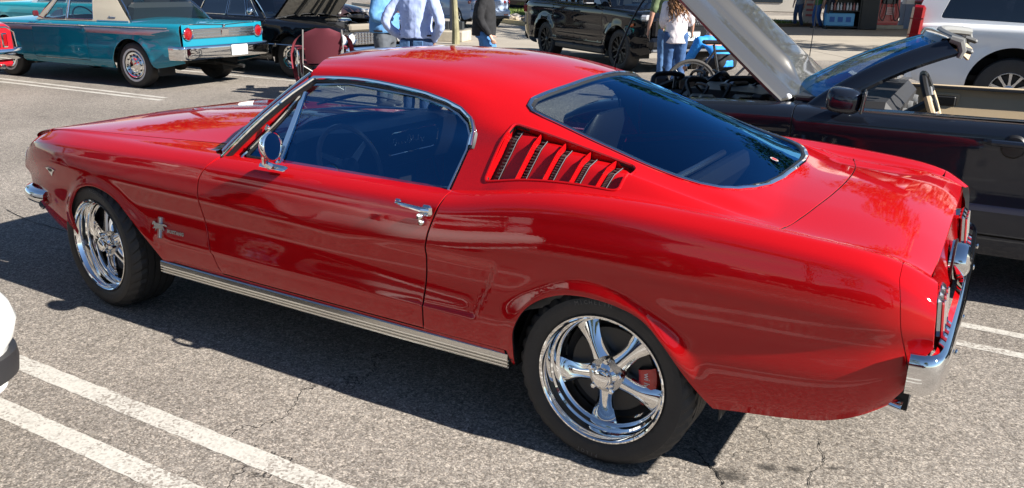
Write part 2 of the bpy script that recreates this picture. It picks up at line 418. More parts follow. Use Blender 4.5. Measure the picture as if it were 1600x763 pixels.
# ================================================================ the lot
def asphalt(name, col, wear=(.25, .35)):
    m = bpy.data.materials.new(name); m.use_nodes = True; n = m.node_tree.nodes; l = m.node_tree.links; b = n['Principled BSDF']; MATS[name] = m
    tc = n.new('ShaderNodeTexCoord')
    def noise(s, d, r=.6):
        z = n.new('ShaderNodeTexNoise'); z.inputs['Scale'].default_value = s; z.inputs['Detail'].default_value = d; z.inputs['Roughness'].default_value = r; l.new(tc.outputs['Object'], z.inputs['Vector']); return z
    v = n.new('ShaderNodeTexVoronoi'); v.inputs['Scale'].default_value = 185; l.new(tc.outputs['Object'], v.inputs['Vector'])
    v2 = n.new('ShaderNodeTexVoronoi'); v2.inputs['Scale'].default_value = 75; l.new(tc.outputs['Object'], v2.inputs['Vector'])
    sp = n.new('ShaderNodeSeparateColor'); l.new(v.outputs['Color'], sp.inputs[0])
    sp2 = n.new('ShaderNodeSeparateColor'); l.new(v2.outputs['Color'], sp2.inputs[0])
    r1 = n.new('ShaderNodeValToRGB'); l.new(sp.outputs[0], r1.inputs[0])
    e = r1.color_ramp.elements; e[0].position = 0; e[0].color = (col[0] * .50, col[1] * .48, col[2] * .46, 1); e[1].position = 1; e[1].color = (col[0] * 1.75, col[1] * 1.7, col[2] * 1.65, 1)
    for p, c in ((.25, (col[0] * .72, col[1] * .68, col[2] * .66)), (.62, col), (.86, (col[0] * 1.35, col[1] * 1.28, col[2] * 1.2))):
        k = e.new(p); k.color = (*c, 1)
    r2 = n.new('ShaderNodeMapRange'); l.new(sp2.outputs[1], r2.inputs[0]); r2.inputs[3].default_value = .72; r2.inputs[4].default_value = 1.28
    lg = noise(.55, 5); r3 = n.new('ShaderNodeMapRange'); l.new(lg.outputs[0], r3.inputs[0]); r3.inputs[1].default_value = .3; r3.inputs[2].default_value = .7; r3.inputs[3].default_value = .78; r3.inputs[4].default_value = 1.18
    st = noise(1.7, 6, .7); r4 = n.new('ShaderNodeMapRange'); l.new(st.outputs[0], r4.inputs[0]); r4.inputs[1].default_value = .60; r4.inputs[2].default_value = .72; r4.inputs[3].default_value = 1; r4.inputs[4].default_value = .66
    m1 = n.new('ShaderNodeMath'); m1.operation = 'MULTIPLY'; l.new(r2.outputs[0], m1.inputs[0]); l.new(r3.outputs[0], m1.inputs[1])
    m2 = n.new('ShaderNodeMath'); m2.operation = 'MULTIPLY'; l.new(m1.outputs[0], m2.inputs[0]); l.new(r4.outputs[0], m2.inputs[1])
    # cracks: thin bands where a distorted voronoi changes cell
    vc = n.new('ShaderNodeTexVoronoi'); vc.feature = 'DISTANCE_TO_EDGE'; vc.inputs['Scale'].default_value = .33
    wob = noise(2.2, 5); vm = n.new('ShaderNodeVectorMath'); vm.operation = 'MULTIPLY_ADD'; l.new(wob.outputs['Color'], vm.inputs[0]); vm.inputs[1].default_value = (.9, .9, .0); l.new(tc.outputs['Object'], vm.inputs[2]); l.new(vm.outputs[0], vc.inputs['Vector'])
    rc = n.new('ShaderNodeMapRange'); l.new(vc.outputs['Distance'], rc.inputs[0]); rc.inputs[1].default_value = .0; rc.inputs[2].default_value = .0022; rc.inputs[3].default_value = 1; rc.inputs[4].default_value = 0
    cm = noise(.4, 2); rm = n.new('ShaderNodeMapRange'); l.new(cm.outputs[0], rm.inputs[0]); rm.inputs[1].default_value = .58; rm.inputs[2].default_value = .66
    ck = n.new('ShaderNodeMath'); ck.operation = 'MULTIPLY'; l.new(rc.outputs[0], ck.inputs[0]); l.new(rm.outputs[0], ck.inputs[1])
    ci = n.new('ShaderNodeMath'); ci.operation = 'MULTIPLY_ADD'; l.new(ck.outputs[0], ci.inputs[0]); ci.inputs[1].default_value = -.85; ci.inputs[2].default_value = 1
    m3 = n.new('ShaderNodeMath'); m3.operation = 'MULTIPLY'; l.new(m2.outputs[0], m3.inputs[0]); l.new(ci.outputs[0], m3.inputs[1])
    mx = n.new('ShaderNodeMix'); mx.data_type = 'RGBA'; mx.blend_type = 'MULTIPLY'; mx.inputs[0].default_value = 1; l.new(r1.outputs[0], mx.inputs[6]); l.new(m3.outputs[0], mx.inputs[7]); l.new(mx.outputs[2], b.inputs['Base Color'])
    b.inputs['Roughness'].default_value = .9; b.inputs['Specular IOR Level'].default_value = .25
    bp = n.new('ShaderNodeBump'); bp.inputs['Strength'].default_value = .5; bp.inputs['Distance'].default_value = .004
    hs = n.new('ShaderNodeMath'); hs.operation = 'MULTIPLY_ADD'; l.new(sp.outputs[1], hs.inputs[0]); hs.inputs[1].default_value = 1; h2 = n.new('ShaderNodeMath'); h2.operation = 'MULTIPLY'; l.new(ck.outputs[0], h2.inputs[0]); h2.inputs[1].default_value = -4; l.new(h2.outputs[0], hs.inputs[2])
    l.new(hs.outputs[0], bp.inputs['Height']); l.new(bp.outputs[0], b.inputs['Normal'])
    return m
ASPH = asphalt('asphalt', (.245, .224, .200))
mb = MB(); mb.grid([[(x, y, 0) for x in (-600, -60, -20, 0, 20, 60, 600)] for y in (-600, -60, -20, 0, 20, 60, 600)]); mb.build('ground', ASPH, None, flip_fix=False)['kind'] = 'structure'
def line_mat():
    m = bpy.data.materials.new('worn_line_paint'); m.use_nodes = True; n = m.node_tree.nodes; l = m.node_tree.links; b = n['Principled BSDF']
    tc = n.new('ShaderNodeTexCoord'); v = n.new('ShaderNodeTexVoronoi'); v.inputs['Scale'].default_value = 115; l.new(tc.outputs['Object'], v.inputs['Vector'])
    nz = n.new('ShaderNodeTexNoise'); nz.inputs['Scale'].default_value = 3; nz.inputs['Detail'].default_value = 6; l.new(tc.outputs['Object'], nz.inputs['Vector'])
    s = n.new('ShaderNodeSeparateColor'); l.new(v.outputs['Color'], s.inputs[0])
    a = n.new('ShaderNodeMath'); a.operation = 'MULTIPLY_ADD'; l.new(s.outputs[0], a.inputs[0]); a.inputs[1].default_value = .5; 
    a2 = n.new('ShaderNodeMath'); a2.operation = 'MULTIPLY'; l.new(nz.outputs[0], a2.inputs[0]); a2.inputs[1].default_value = 1.0; l.new(a2.outputs[0], a.inputs[2])
    r = n.new('ShaderNodeValToRGB'); l.new(a.outputs[0], r.inputs[0]); e = r.color_ramp.elements
    e[0].position = .50; e[0].color = (.25, .22, .19, 1); e[1].position = .82; e[1].color = (.52, .495, .445, 1); k = e.new(.60); k.color = (.40, .375, .335, 1)
    l.new(r.outputs[0], b.inputs['Base Color']); b.inputs['Roughness'].default_value = .8
    bp = n.new('ShaderNodeBump'); bp.inputs['Strength'].default_value = .35; bp.inputs['Distance'].default_value = .005; l.new(s.outputs[1], bp.inputs['Height']); l.new(bp.outputs[0], b.inputs['Normal'])
    return m
LINE = line_mat()
random.seed(4)
def paint_line(x0, y0, x1, y1, w):
    a = Vector((x0, y0, .0016)); b = Vector((x1, y1, .0016)); d = (b - a); n_ = max(2, int(d.length / .04)); t = d.normalized(); s = Vector((-t.y, t.x, 0))
    jit = lambda: random.uniform(-.0025, .0025)
    mb = MB(); mb.grid([[a + d * (i / n_) + s * (w / 2 + jit()), a + d * (i / n_) - s * (w / 2 + jit())] for i in range(n_ + 1)]); mb.build('parking_line', LINE, None, smooth=False, flip_fix=False)['kind'] = 'structure'
paint_line(-3.3, -1.462, 2.6, -1.437, .092); paint_line(-3.3, -1.735, 2.6, -1.695, .092)
paint_line(-2.9, 1.365, 3.6, 1.300, .07); paint_line(-2.9, 1.10, 3.6, 1.035, .07)
paint_line(-13.0, 3.93, -7.45, 4.15, .09); paint_line(-13.0, 4.18, -7.60, 4.33, .09)
paint_line(-13.0, 6.75, -7.4, 6.9, .09); paint_line(-13, 1.3, -7.4, 1.3, .09)
paint_line(-2.9, -4.2, 2.6, -4.15, .10); paint_line(-2.9, -4.45, 2.6, -4.40, .10); paint_line(-2.6, 4.0, 3.4, 4.0, .09)
for q in range(2, 6): paint_line(-2.9, -1.45 - 2.75 * q, 2.6, -1.43 - 2.75 * q, .10)
# dark oil stains and two real open cracks by the rear wheel
def stain_mat():
    m = bpy.data.materials.new('oil_stain'); m.use_nodes = True; n = m.node_tree.nodes; l = m.node_tree.links; n.clear()
    o = n.new('ShaderNodeOutputMaterial'); t = n.new('ShaderNodeBsdfTransparent'); d = n.new('ShaderNodeBsdfPrincipled'); mx = n.new('ShaderNodeMixShader')
    d.inputs['Base Color'].default_value = (.055, .05, .045, 1); d.inputs['Roughness'].default_value = .7
    tc = n.new('ShaderNodeTexCoord'); g = n.new('ShaderNodeTexGradient'); g.gradient_type = 'SPHERICAL'; l.new(tc.outputs['Object'], g.inputs[0])
    nz = n.new('ShaderNodeTexNoise'); nz.inputs['Scale'].default_value = 3.5; nz.inputs['Detail'].default_value = 8; nz.inputs['Roughness'].default_value = .75; l.new(tc.outputs['Object'], nz.inputs[0])
    a = n.new('ShaderNodeMath'); a.operation = 'MULTIPLY'; l.new(g.outputs['Fac'], a.inputs[0]); l.new(nz.outputs[0], a.inputs[1])
    r = n.new('ShaderNodeMapRange'); l.new(a.outputs[0], r.inputs[0]); r.inputs[1].default_value = .22; r.inputs[2].default_value = .5; r.inputs[4].default_value = .75
    l.new(r.outputs[0], mx.inputs[0]); l.new(t.outputs[0], mx.inputs[1]); l.new(d.outputs[0], mx.inputs[2]); l.new(mx.outputs[0], o.inputs[0]); return m
STAIN = stain_mat()
for (x, y, sx, sy, a) in ((1.90, -.54, .09, .06, .3), (1.985, -.50, .07, .05, 0), (2.10, -.42, .05, .03, .5), (1.80, -.66, .13, .10, .2), (2.02, -.75, .22, .10, .9), (2.25, -.80, .16, .08, .4), (2.45, -.62, .12, .07, 1), (-1.05, -1.62, .28, .07, .15), (.3, -2.0, .3, .12, .2), (-2.3, .9, .5, .2, .4), (-5.2, 2.4, .9, .25, .2), (-6.2, 4.6, .7, .2, .6), (-4.6, .2, .6, .2, .1)):
    mb = MB(); mb.lathe([(0, 0), (1, 0)], axis='z', n=28); o = mb.build('oil_stain', STAIN, None, smooth=False); o.location = (x, y, .0025); o.scale = (sx, sy, 1); o.rotation_euler = (0, 0, a); o['kind'] = 'structure'
CRK = mat('crack_tar', (.018, .016, .014), .95)
def crack(P, w):
    P = curve2(P, 40); mb = MB(); G = []
    for i, p in enumerate(P):
        a = np.array(P[max(0, i - 1)]); b = np.array(P[min(len(P) - 1, i + 1)]); t = (b - a) / np.linalg.norm(b - a); q = w * random.uniform(.25, 1.0); j = np.array([-t[1], t[0]]); c = np.array(p) + j * random.uniform(-.005, .005)
        G.append([(*(c + j * q), .0035), (*(c - j * q), .0035)])
    mb.grid(G); mb.build('asphalt_crack', CRK, None, smooth=False, flip_fix=False)['kind'] = 'structure'
crack([(1.64, -.56), (1.70, -.62), (1.755, -.665), (1.80, -.73), (1.83, -.80), (1.85, -.9)], .0042)
crack([(2.02, -.24), (2.025, -.30), (2.055, -.36), (2.06, -.42), (2.04, -.50), (2.05, -.60), (2.02, -.72)], .0022)
crack([(-3.6, -.10), (-3.2, -.17), (-2.8, -.18), (-2.4, -.22), (-2.0, -.20), (-1.7, -.24)], .005)
# ================================================================ the red fastback
RED = paint('red_car_paint', (0.43, 0.0038, 0.0060), rough=.5)
REDIN = mat('red_inner', (.10, .002, .003), .6)
GLASS = glass('car_glass', (.66, .74, .76), 2.05, sheen=(.13, .50, 1.0))  # blue of the sky's reflection is put into the gloss tint
car = thing('fastback_car', 'glossy red two-door fastback with polished five-spoke wheels, nearest car filling the middle of the lot', 'car')
W0 = smooth_of([(-2.2, .69), (-2.1, .725), (-1.95, .78), (-1.75, .825), (-1.5, .852), (-1.1, .866), (-.5, .87), (.2, .872), (1.0, .875), (1.5, .872), (1.9, .857), (2.2, .835), (2.30, .815), (2.36, .78)])
z0 = smooth_of([(-2.2, .44), (-2.05, .385), (-1.94, .355), (-1.75, .325), (-1.5, .30), (-.9, .287), (0, .285), (1.0, .285), (1.5, .295), (1.76, .32), (2.15, .375), (2.26, .45), (2.36, .55)])
z4 = smooth_of([(-2.2, .58), (-2.1, .65), (-1.9, .700), (-1.63, .714), (-1.09, .708), (-.55, .702), (-.2, .695), (.3, .69), (.8, .695), (1.3, .72), (1.8, .735), (2.2, .735), (2.36, .71)])
z7 = smooth_of([(-2.2, .66), (-2.16, .71), (-2.10, .756), (-2.0, .795), (-1.9, .815), (-1.77, .831), (-1.44, .846), (-1.0, .857), (-.55, .867), (-.3, .872), (.1, .874), (.60, .875), (.76, .882), (.90, .906), (1.05, .930), (1.2, .944), (1.4, .947), (1.65, .938), (1.9, .922), (2.1, .904), (2.232, .884), (2.30, .855), (2.36, .80)])
wg = smooth_of([(-2.2, .60), (-2.0, .70), (-1.6, .715), (-1.2, .69), (-.7, .625), (-.45, .60), (1.5, .64), (1.87, .66), (2.2, .67), (2.36, .66)])
zc = smooth_of([(-2.2, .72), (-2.08, .795), (-1.9, .846), (-1.6, .887), (-1.3, .914), (-.96, .938), (-.7, .95), (-.5, .955), (1.5, .98), (1.8, .945), (1.95, .932), (2.1, .915), (2.23, .893), (2.31, .862), (2.36, .83)])
hood_lift = smooth_of([(-2.2, .008), (-1.6, .018), (-.5, .012), (1.4, -.01), (1.7, -.020), (1.87, -.030), (2.1, -.024), (2.25, -.012), (2.36, -.005)])
BT = [0, .06, .155, .29, .42, .51, .585, .625, .70, .80, 1.10, 1.42]
_off = [-.052, -.026, -.005, -.011, .002, -.010, -.034, -.072]
_fr = [0, .14, .385, .70]
_bw = [(lambda o: (lambda x: W0(x) + o))(o) for o in _off] + [lambda x: W0(x) * .45 + .55 * wg(x) - .04, wg, lambda x: wg(x) * .5, lambda x: 0 * np.asarray(x, float)]
_bz = [(lambda f: (lambda x: z0(x) + f * (z4(x) - z0(x))))(f) for f in _fr] + [z4, lambda x: z4(x) + .53 * (z7(x) - z4(x)), lambda x: z7(x) - .022, z7,
      lambda x: z7(x) + .004 + hood_lift(x) * .55, lambda x: z7(x) + .004 + hood_lift(x), lambda x: (z7(x) + hood_lift(x)) * .28 + zc(x) * .72, zc]
ARCHF = [(-1.600, .300), (-1.580, .38), (-1.562, .468), (-1.52, .551), (-1.452, .606), (-1.344, .638), (-1.25, .635), (-1.159, .605), (-1.075, .545), (-.981, .471), (-.900, .375), (-.855, .290)]
ARCHR = [(1.030, .290), (1.038, .36), (1.052, .456), (1.111, .554), (1.232, .619), (1.373, .630), (1.51, .598), (1.603, .522), (1.686, .416), (1.752, .330), (1.78, .30)]
AF = np.array(curve2(ARCHF, 110)); AR = np.array(curve2(ARCHR, 110))
def _sst(a, b, x): u = np.clip((x - a) / (b - a), 0, 1); return u * u * (3 - 2 * u)
def _dist(x, z, A):
    sh = np.shape(x); P = np.stack([np.ravel(x), np.ravel(z)], -1); out = np.full(len(P), 9.0)
    a = A[:-1]; d = A[1:] - A[:-1]; L = (d ** 2).sum(1)
    for i in range(0, len(P), 2000):
        q = P[i:i + 2000, None, :] - a[None]; u = np.clip((q * d).sum(-1) / L, 0, 1); r = q - u[..., None] * d
        out[i:i + 2000] = np.sqrt((r ** 2).sum(-1).min(1))
    return out.reshape(sh)
def car_disp(x, t, w, z):
    side = _sst(.64, .56, t); dw = np.zeros_like(w)
    # wheel-arch lips
    for A, h, wd in ((AF, .016, .062), (AR, .017, .072)):
        near = (np.abs(x - (-1.25 if A is AF else 1.4)) < .75) & (t < .62)
        if near.any():
            d = np.full(np.shape(x), 9.0); d[near] = _dist(x[near], z[near], A)
            topw = _sst(.33, .55, z)
            dw += h * np.exp(-(d / (wd * .55)) ** 2) * (.25 + .75 * topw)
    # scooped panel on door and quarter, deepest at its rear end
    xe = .885 + (z - .445) * .42
    ramp = _sst(.15, .84, x) ** 1.3 * (1 - _sst(-.026, .006, x - xe))
    box = _sst(.438, .462, z) * (1 - _sst(.640, .690, z))
    dw -= .017 * ramp * box * side
    # crease above the sill, front fender to rear scoop
    cr = _sst(-.92, -.75, x) * (1 - _sst(.82, .90, x)) * side
    dw += cr * .0065 * np.exp(-((z - .452) / .010) ** 2) * (z < .452) + cr * .0065 * (z >= .452) * np.exp(-((z - .452) / .035) ** 2)
    # soft character line along fender and door
    cl = _sst(-1.95, -1.6, x) * (1 - _sst(-.05, .5, x)) * side
    zz = z4(x)
    dw += cl * .0025 * np.exp(-((z - zz) / .03) ** 2)
    return dw, 0 * w
BODY = Loft(BT, _bw, _bz, True, car_disp)
bz = lambda x, z: BODY.t_of(x, z, 2, 0, .62)
bt = lambda pts: [(x, bz(x, z)) for x, z in pts]
bw = lambda x, w: BODY.t_of(x, w, 1, .60, 1.42)
G2 = .0048
doorF = [(-.476, .868), (-.535, .80), (-.552, .746), (-.548, .66), (-.537, .589), (-.505, .45), (-.475, .350)]
doorR = [(.640, .350), (.648, .42), (.652, .50), (.662, .62), (.678, .723), (.705, .81), (.728, .872)]
def shift(p, dx): return [(x + dx, z) for x, z in p]
dF = curve2(doorF, 24); dR = curve2(doorR, 24)
TI = .672   # t at the inner edge of the belt
CARB = dict(parent=car)
arc = [(1.87 + .075 * (1 - (w / .655) ** 2), w) for w in np.linspace(0, .655, 12)]
for sd in (-1, 1):
    # front fender
    fr = bt([(x, z) for x, z in AF])
    o = [(-.47, .066)] + [(x - G2, t) for x, t in bt(dF[::-1])[1:-1]]
    o += [(-.478, .645), (-.478, .70)]
    o += [(x, bw(x, wg(x)) - .0085) for x in np.linspace(-.60, -2.06, 26)]
    o += [(-2.115, .74), (-2.145, .66), (-2.160, .60), (-2.165, .51), (-2.150, .40), (-2.10, .28), (-2.03, .15), (-1.95, .05), (-1.90, .0)]
    o += [(-1.66, .0)] + fr + [(-.84, .012), (-.80, .066)]
    panel('front_fender', BODY, o, RED, car, sp=.0145 if sd < 0 else .04, side=sd, fm=RED)
    # door skin
    o = [(x + G2, t) for x, t in bt(dF)][::-1]
    o = [(-.470, .070)] + o[1:] + [(-.466, .62), (-.45, TI), (.715, TI), (.724, .63)] + [(x - G2, t) for x, t in bt(dR[::-1])][1:-1] + [(.638, .070)]
    d = panel('door', BODY, o, RED, car, sp=.018 if sd < 0 else .04, side=sd, flange=.03)
    panel('sill', BODY, [(x, .001) for x in np.linspace(-.80, 1.0, 20)] + [(x, .064) for x in np.linspace(1.0, -.80, 20)], RED, car, sp=.05, flange=0, side=sd)
    # quarter panel with the raised hip, up to the deck-lid gap and round the tail of the rear window
    o = [(.642, .066), (.642, .070)] + [(x + G2, t) for x, t in bt(dR)][1:-1] + [(.730, .63), (.735, .69), (.78, .71), (1.2, .72), (1.45, .74), (1.60, .77), (1.75, .785), (1.85, bw(1.85, .664)), (1.866, bw(1.866, .659))]
    o += [(x, bw(x, wg(x)) - .0050) for x in np.linspace(1.90, 2.222, 10)]
    o += [(2.230, .645), (2.232, .58), (2.245, .49), (2.258, .40), (2.275, .29), (2.295, .16), (2.29, .06), (2.255, .0), (1.80, .0)]
    o += bt([(x, z) for x, z in AR[::-1]]) + [(1.022, .012), (1.01, .066)]
    q = panel('quarter_panel', BODY, o, RED, car, sp=.0145 if sd < 0 else .04, side=sd)
    # corner cap behind the seam
    o = [(2.300, .17), (2.279, .29), (2.262, .40), (2.249, .49), (2.236, .58), (2.234, .645)] + [(x, bw(x, wg(x)) - .004) for x in (2.235, 2.27, 2.302)] + [(2.318, .70), (2.326, .64), (2.333, .57), (2.338, .48), (2.342, .39), (2.345, .28)]
    panel('quarter_cap', BODY, o, RED, car, sp=.018 if sd < 0 else .04, side=sd, flange=.03)
# bonnet, cowl, boot lid: full width over the centre line
h = [(x, bw(x, wg(x)) + .0085) for x in np.linspace(-.635, -2.05, 30)]
front = [(-2.05 - .055 * (1 - (w / .70) ** 2), w) for w in np.linspace(.62, 0, 8)]
h += [(x, bw(x, w) if w > 1e-6 else 1.42) for x, w in front]
rearc = [(-.635 - .13 * (1 - (w / .625) ** 2), w) for w in np.linspace(.0, .60, 10)]
hood_half = [(x, bw(x, w) if w > 1e-6 else 1.42) for x, w in rearc] + h
panel('bonnet', BODY, both(BODY, hood_half[:-1]) if abs(hood_half[-1][1] - 1.42) < 1e-6 else both(BODY, hood_half), RED, car, sp=.035)
cow = [(x + .006, bw(x, w) if w > 1e-6 else 1.42) for x, w in rearc] + [(-.610, bw(-.61, .625))]
cow += [(-.60, bw(-.60, wg(-.6)) - .0), (-.482, .712), (-.44, .712), (-.42, .80), (-.46, 1.0), (-.52, 1.2)]
cw = panel('cowl', BODY, both(BODY, cow), RED, car, sp=.035)
dk = [(x + .0042, bw(x, w) if w > 0 else 1.42) for x, w in arc] + [(x, bw(x, wg(x)) + .0045) for x in np.linspace(1.876, 2.302, 12)] + [(2.309, 1.0), (2.311, 1.2)]
panel('boot_lid', BODY, both(BODY, dk), RED, car, sp=.026, flange=.02, rnd=.005, fm=RED)
# ---------------------------------------------------------------- greenhouse of the red car
gx = lambda n: smooth_of(n)
gw = [gx([(-.6, .782), (.7, .782), (.85, .775), (1.0, .762), (1.4, .738), (1.7, .705), (1.95, .64)]),
      gx([(-.6, .695), (.7, .700), (1.0, .688), (1.4, .672), (1.7, .650), (1.95, .60)]),
      gx([(-.6, .60), (.15, .603), (.6, .622), (.75, .630), (.95, .632), (1.2, .632), (1.5, .618), (1.8, .585), (1.95, .56)]),
      gx([(-.6, .575), (.15, .580), (.6, .590), (.9, .588), (1.2, .588), (1.5, .575), (1.8, .54), (1.95, .50)]),
      gx([(-.6, .50), (.15, .505), (.6, .515), (.9, .515), (1.2, .515), (1.5, .505), (1.8, .47), (1.95, .44)]),
      gx([(-.6, .27), (1.95, .26)]), lambda x: 0 * np.asarray(x, float)]
gz = [gx([(-.6, .862), (.7, .872), (.85, .884), (1.0, .915), (1.2, .935), (1.4, .938), (1.7, .922), (1.95, .890)]),
      gx([(-.6, 1.01), (.7, 1.02), (1.0, 1.045), (1.2, 1.03), (1.4, .995), (1.7, .930), (1.95, .895)]),
      gx([(-.6, 1.13), (-.3, 1.185), (-.1, 1.207), (.15, 1.222), (.4, 1.205), (.6, 1.178), (.75, 1.155), (.95, 1.112), (1.2, 1.050), (1.5, .974), (1.8, .915), (1.95, .895)]),
      gx([(-.6, 1.17), (-.3, 1.225), (-.1, 1.246), (.15, 1.256), (.4, 1.245), (.6, 1.222), (.8, 1.178), (.95, 1.143), (1.2, 1.068), (1.5, .986), (1.7, .946), (1.95, .905)]),
      gx([(-.6, 1.20), (-.3, 1.250), (-.1, 1.271), (.15, 1.282), (.4, 1.275), (.6, 1.255), (.8, 1.218), (.95, 1.180), (1.2, 1.100), (1.5, 1.008), (1.7, .955), (1.95, .910)]),
      gx([(-.6, 1.215), (-.3, 1.277), (-.1, 1.300), (.15, 1.314), (.4, 1.310), (.6, 1.297), (.9, 1.248), (1.2, 1.165), (1.5, 1.058), (1.7, .978), (1.8, .945), (1.95, .915)]),
      gx([(-.6, 1.22), (-.3, 1.287), (-.1, 1.309), (.15, 1.325), (.4, 1.322), (.6, 1.311), (.9, 1.268), (1.2, 1.188), (1.5, 1.078), (1.7, .992), (1.8, .955), (1.95, .918)])]
GT = [0, .165, .365, .415, .495, .735, 1.005]; GC = 1.005
def ghip(x, t, w, z):   # fillet where the sail panel runs out into the hip
    k = _sst(.06, 0, t) * _sst(.72, .95, x) * (1 - _sst(1.5, 1.7, x)); m = _sst(1.66, 1.85, x)
    return .022 * k ** 2, m * (_bodyz(x, w) - z)
_bx = np.linspace(1.5, 2.05, 40); _bwv = np.linspace(0, .76, 60)
_tab = np.zeros((40, 60))
for _i, _x in enumerate(_bx):
    _q = np.linspace(.60, 1.42, 200); _P = BODY(np.full(200, _x), _q); _tab[_i] = np.interp(_bwv, _P[::-1, 1], _P[::-1, 2])
def _bodyz(x, w):
    u = np.clip((x - _bx[0]) / (_bx[-1] - _bx[0]) * 39, 0, 38.999); v = np.clip(w / .76 * 59, 0, 58.999); i = u.astype(int); j = v.astype(int); a = u - i; b = v - j
    return (_tab[i, j] * (1 - b) + _tab[i, j + 1] * b) * (1 - a) + (_tab[i + 1, j] * (1 - b) + _tab[i + 1, j + 1] * b) * a
ROOF = Loft(GT, gw, gz, True, ghip)
gtz = lambda x, z: ROOF.t_of(x, z, 2, 0, .42)
gtw = lambda x, w: GC if w < 1e-6 else ROOF.t_of(x, w, 1, .36, GC)
gtw2 = lambda x, w: GC if w < 1e-6 else ROOF.t_of(x, w, 1, .0, GC)
T2 = .372
hdr = [(-.275 + .17 * (w / .575) ** 2, w) for w in np.linspace(0, .565, 10)]
DLOR = [(.50, T2), (.60, .366), (.672, gtz(.672, 1.158)), (.725, gtz(.725, 1.130)), (.751, gtz(.751, 1.09)), (.750, gtz(.750, 1.04)), (.732, gtz(.732, .95)), (.716, .0)]
top = [(.960 - .078 * (w / .56) ** 2, w) for w in np.linspace(0, .50, 9)]
rg = [(.905, .540), (.93, .556), (.98, .560), (1.10, .560), (1.25, .560), (1.40, .558), (1.50, .552), (1.57, .540), (1.63, .515), (1.675, .47), (1.71, .40), (1.74, .30), (1.755, .18), (1.76, .0)]
rgo = [(x, w) for x, w in top] + rg           # rear-window outline from top centre round to bottom centre
rgt = [(x, gtw(x, w)) for x, w in rgo]
o = [(x, gtw(x, w)) for x, w in hdr] + [(-.118, .415), (-.122, .385), (-.10, T2)] + [(x, T2) for x in np.linspace(-.05, .45, 8)] + DLOR
o += [(x, .0) for x in np.linspace(.80, 1.84, 16)] + [(1.866, gtw2(1.866, .656))] + [(x - .0042, gtw2(x, w)) for x, w in arc[::-1][1:]]
LOUV = [(.897, 1.128), (1.368, 1.018), (1.350, .958), (.846, .930)]
louv = rounded([(x, gtz(x, z)) for x, z in LOUV], [.02, .035, .03, .02])
NEARHOLE = [louv, both(ROOF, [])]
rear_hole = rgt[:-1] + [(1.76, GC)] ; rear_full = [p for p in rgt[::-1]] + [(x, 2 * GC - t) for x, t in rgt[1:-1]]
far_louv = [(x, 2 * GC - t) for x, t in louv]
full = both(ROOF, o[1:-1]);
def uniq(P):
    out = []
    for p in P:
        if not out or abs(p[0] - out[-1][0]) + abs(p[1] - out[-1][1]) > 1e-5: out.append(p)
    return out
hh = uniq(o); full = hh[:-1] + [hh[-1]] + [(x, 2 * GC - t) for x, t in hh[::-1] if t < GC - 1e-6]
panel('roof', ROOF, full, RED, car, holes=[rear_full, louv, far_louv], sp=.024, flange=.02)
HEAD = mat('headliner', (.016, .016, .018), .9)
hl = [(x, t) for x, t in [(-.24, GC), (-.10, .42), (.5, .38), (.72, .36), (.80, .10), (.84, .0)]] + [(x, 0.0) for x in (.9, 1.2, 1.7)] + [(1.86, .3), (1.90, GC)]
hl = hl + [(x, 2 * GC - t) for x, t in hl[::-1] if t < GC - 1e-6]
lin_hole = [p for p in rear_full]
louv_big = rounded([(x, gtz(x, z)) for x, z in [(.875, 1.145), (1.40, 1.02), (1.37, .945), (.83, .915)]], .02)
panel('headliner', ROOF, hl, HEAD, car, holes=[lin_hole, louv_big, [(x, 2 * GC - t) for x, t in louv_big]], sp=.05, flange=0, off=-.035)
# rear window, its bright surround and rubber
rwp = panel('rear_window', ROOF, rear_full, GLASS, car, sp=.04, flange=0, off=-.006)
def loop3(S, pts, off=0.0): return on_surf(S, pts, -1, off)
ring = resample(rear_full, .03)
mb = MB(); mb.tube(loop3(ROOF, ring, .001), .0085, 6, closed=True, flat=.8); mb.build('window_surround', CHROME, rwp)
cc = ring.mean(0); inner = cc + (ring - cc) * np.array([.978, .985])
mb = MB(); mb.tube(loop3(ROOF, inner, -.004), .011, 6, closed=True, flat=.5); mb.build('window_rubber', BLACK, rwp)
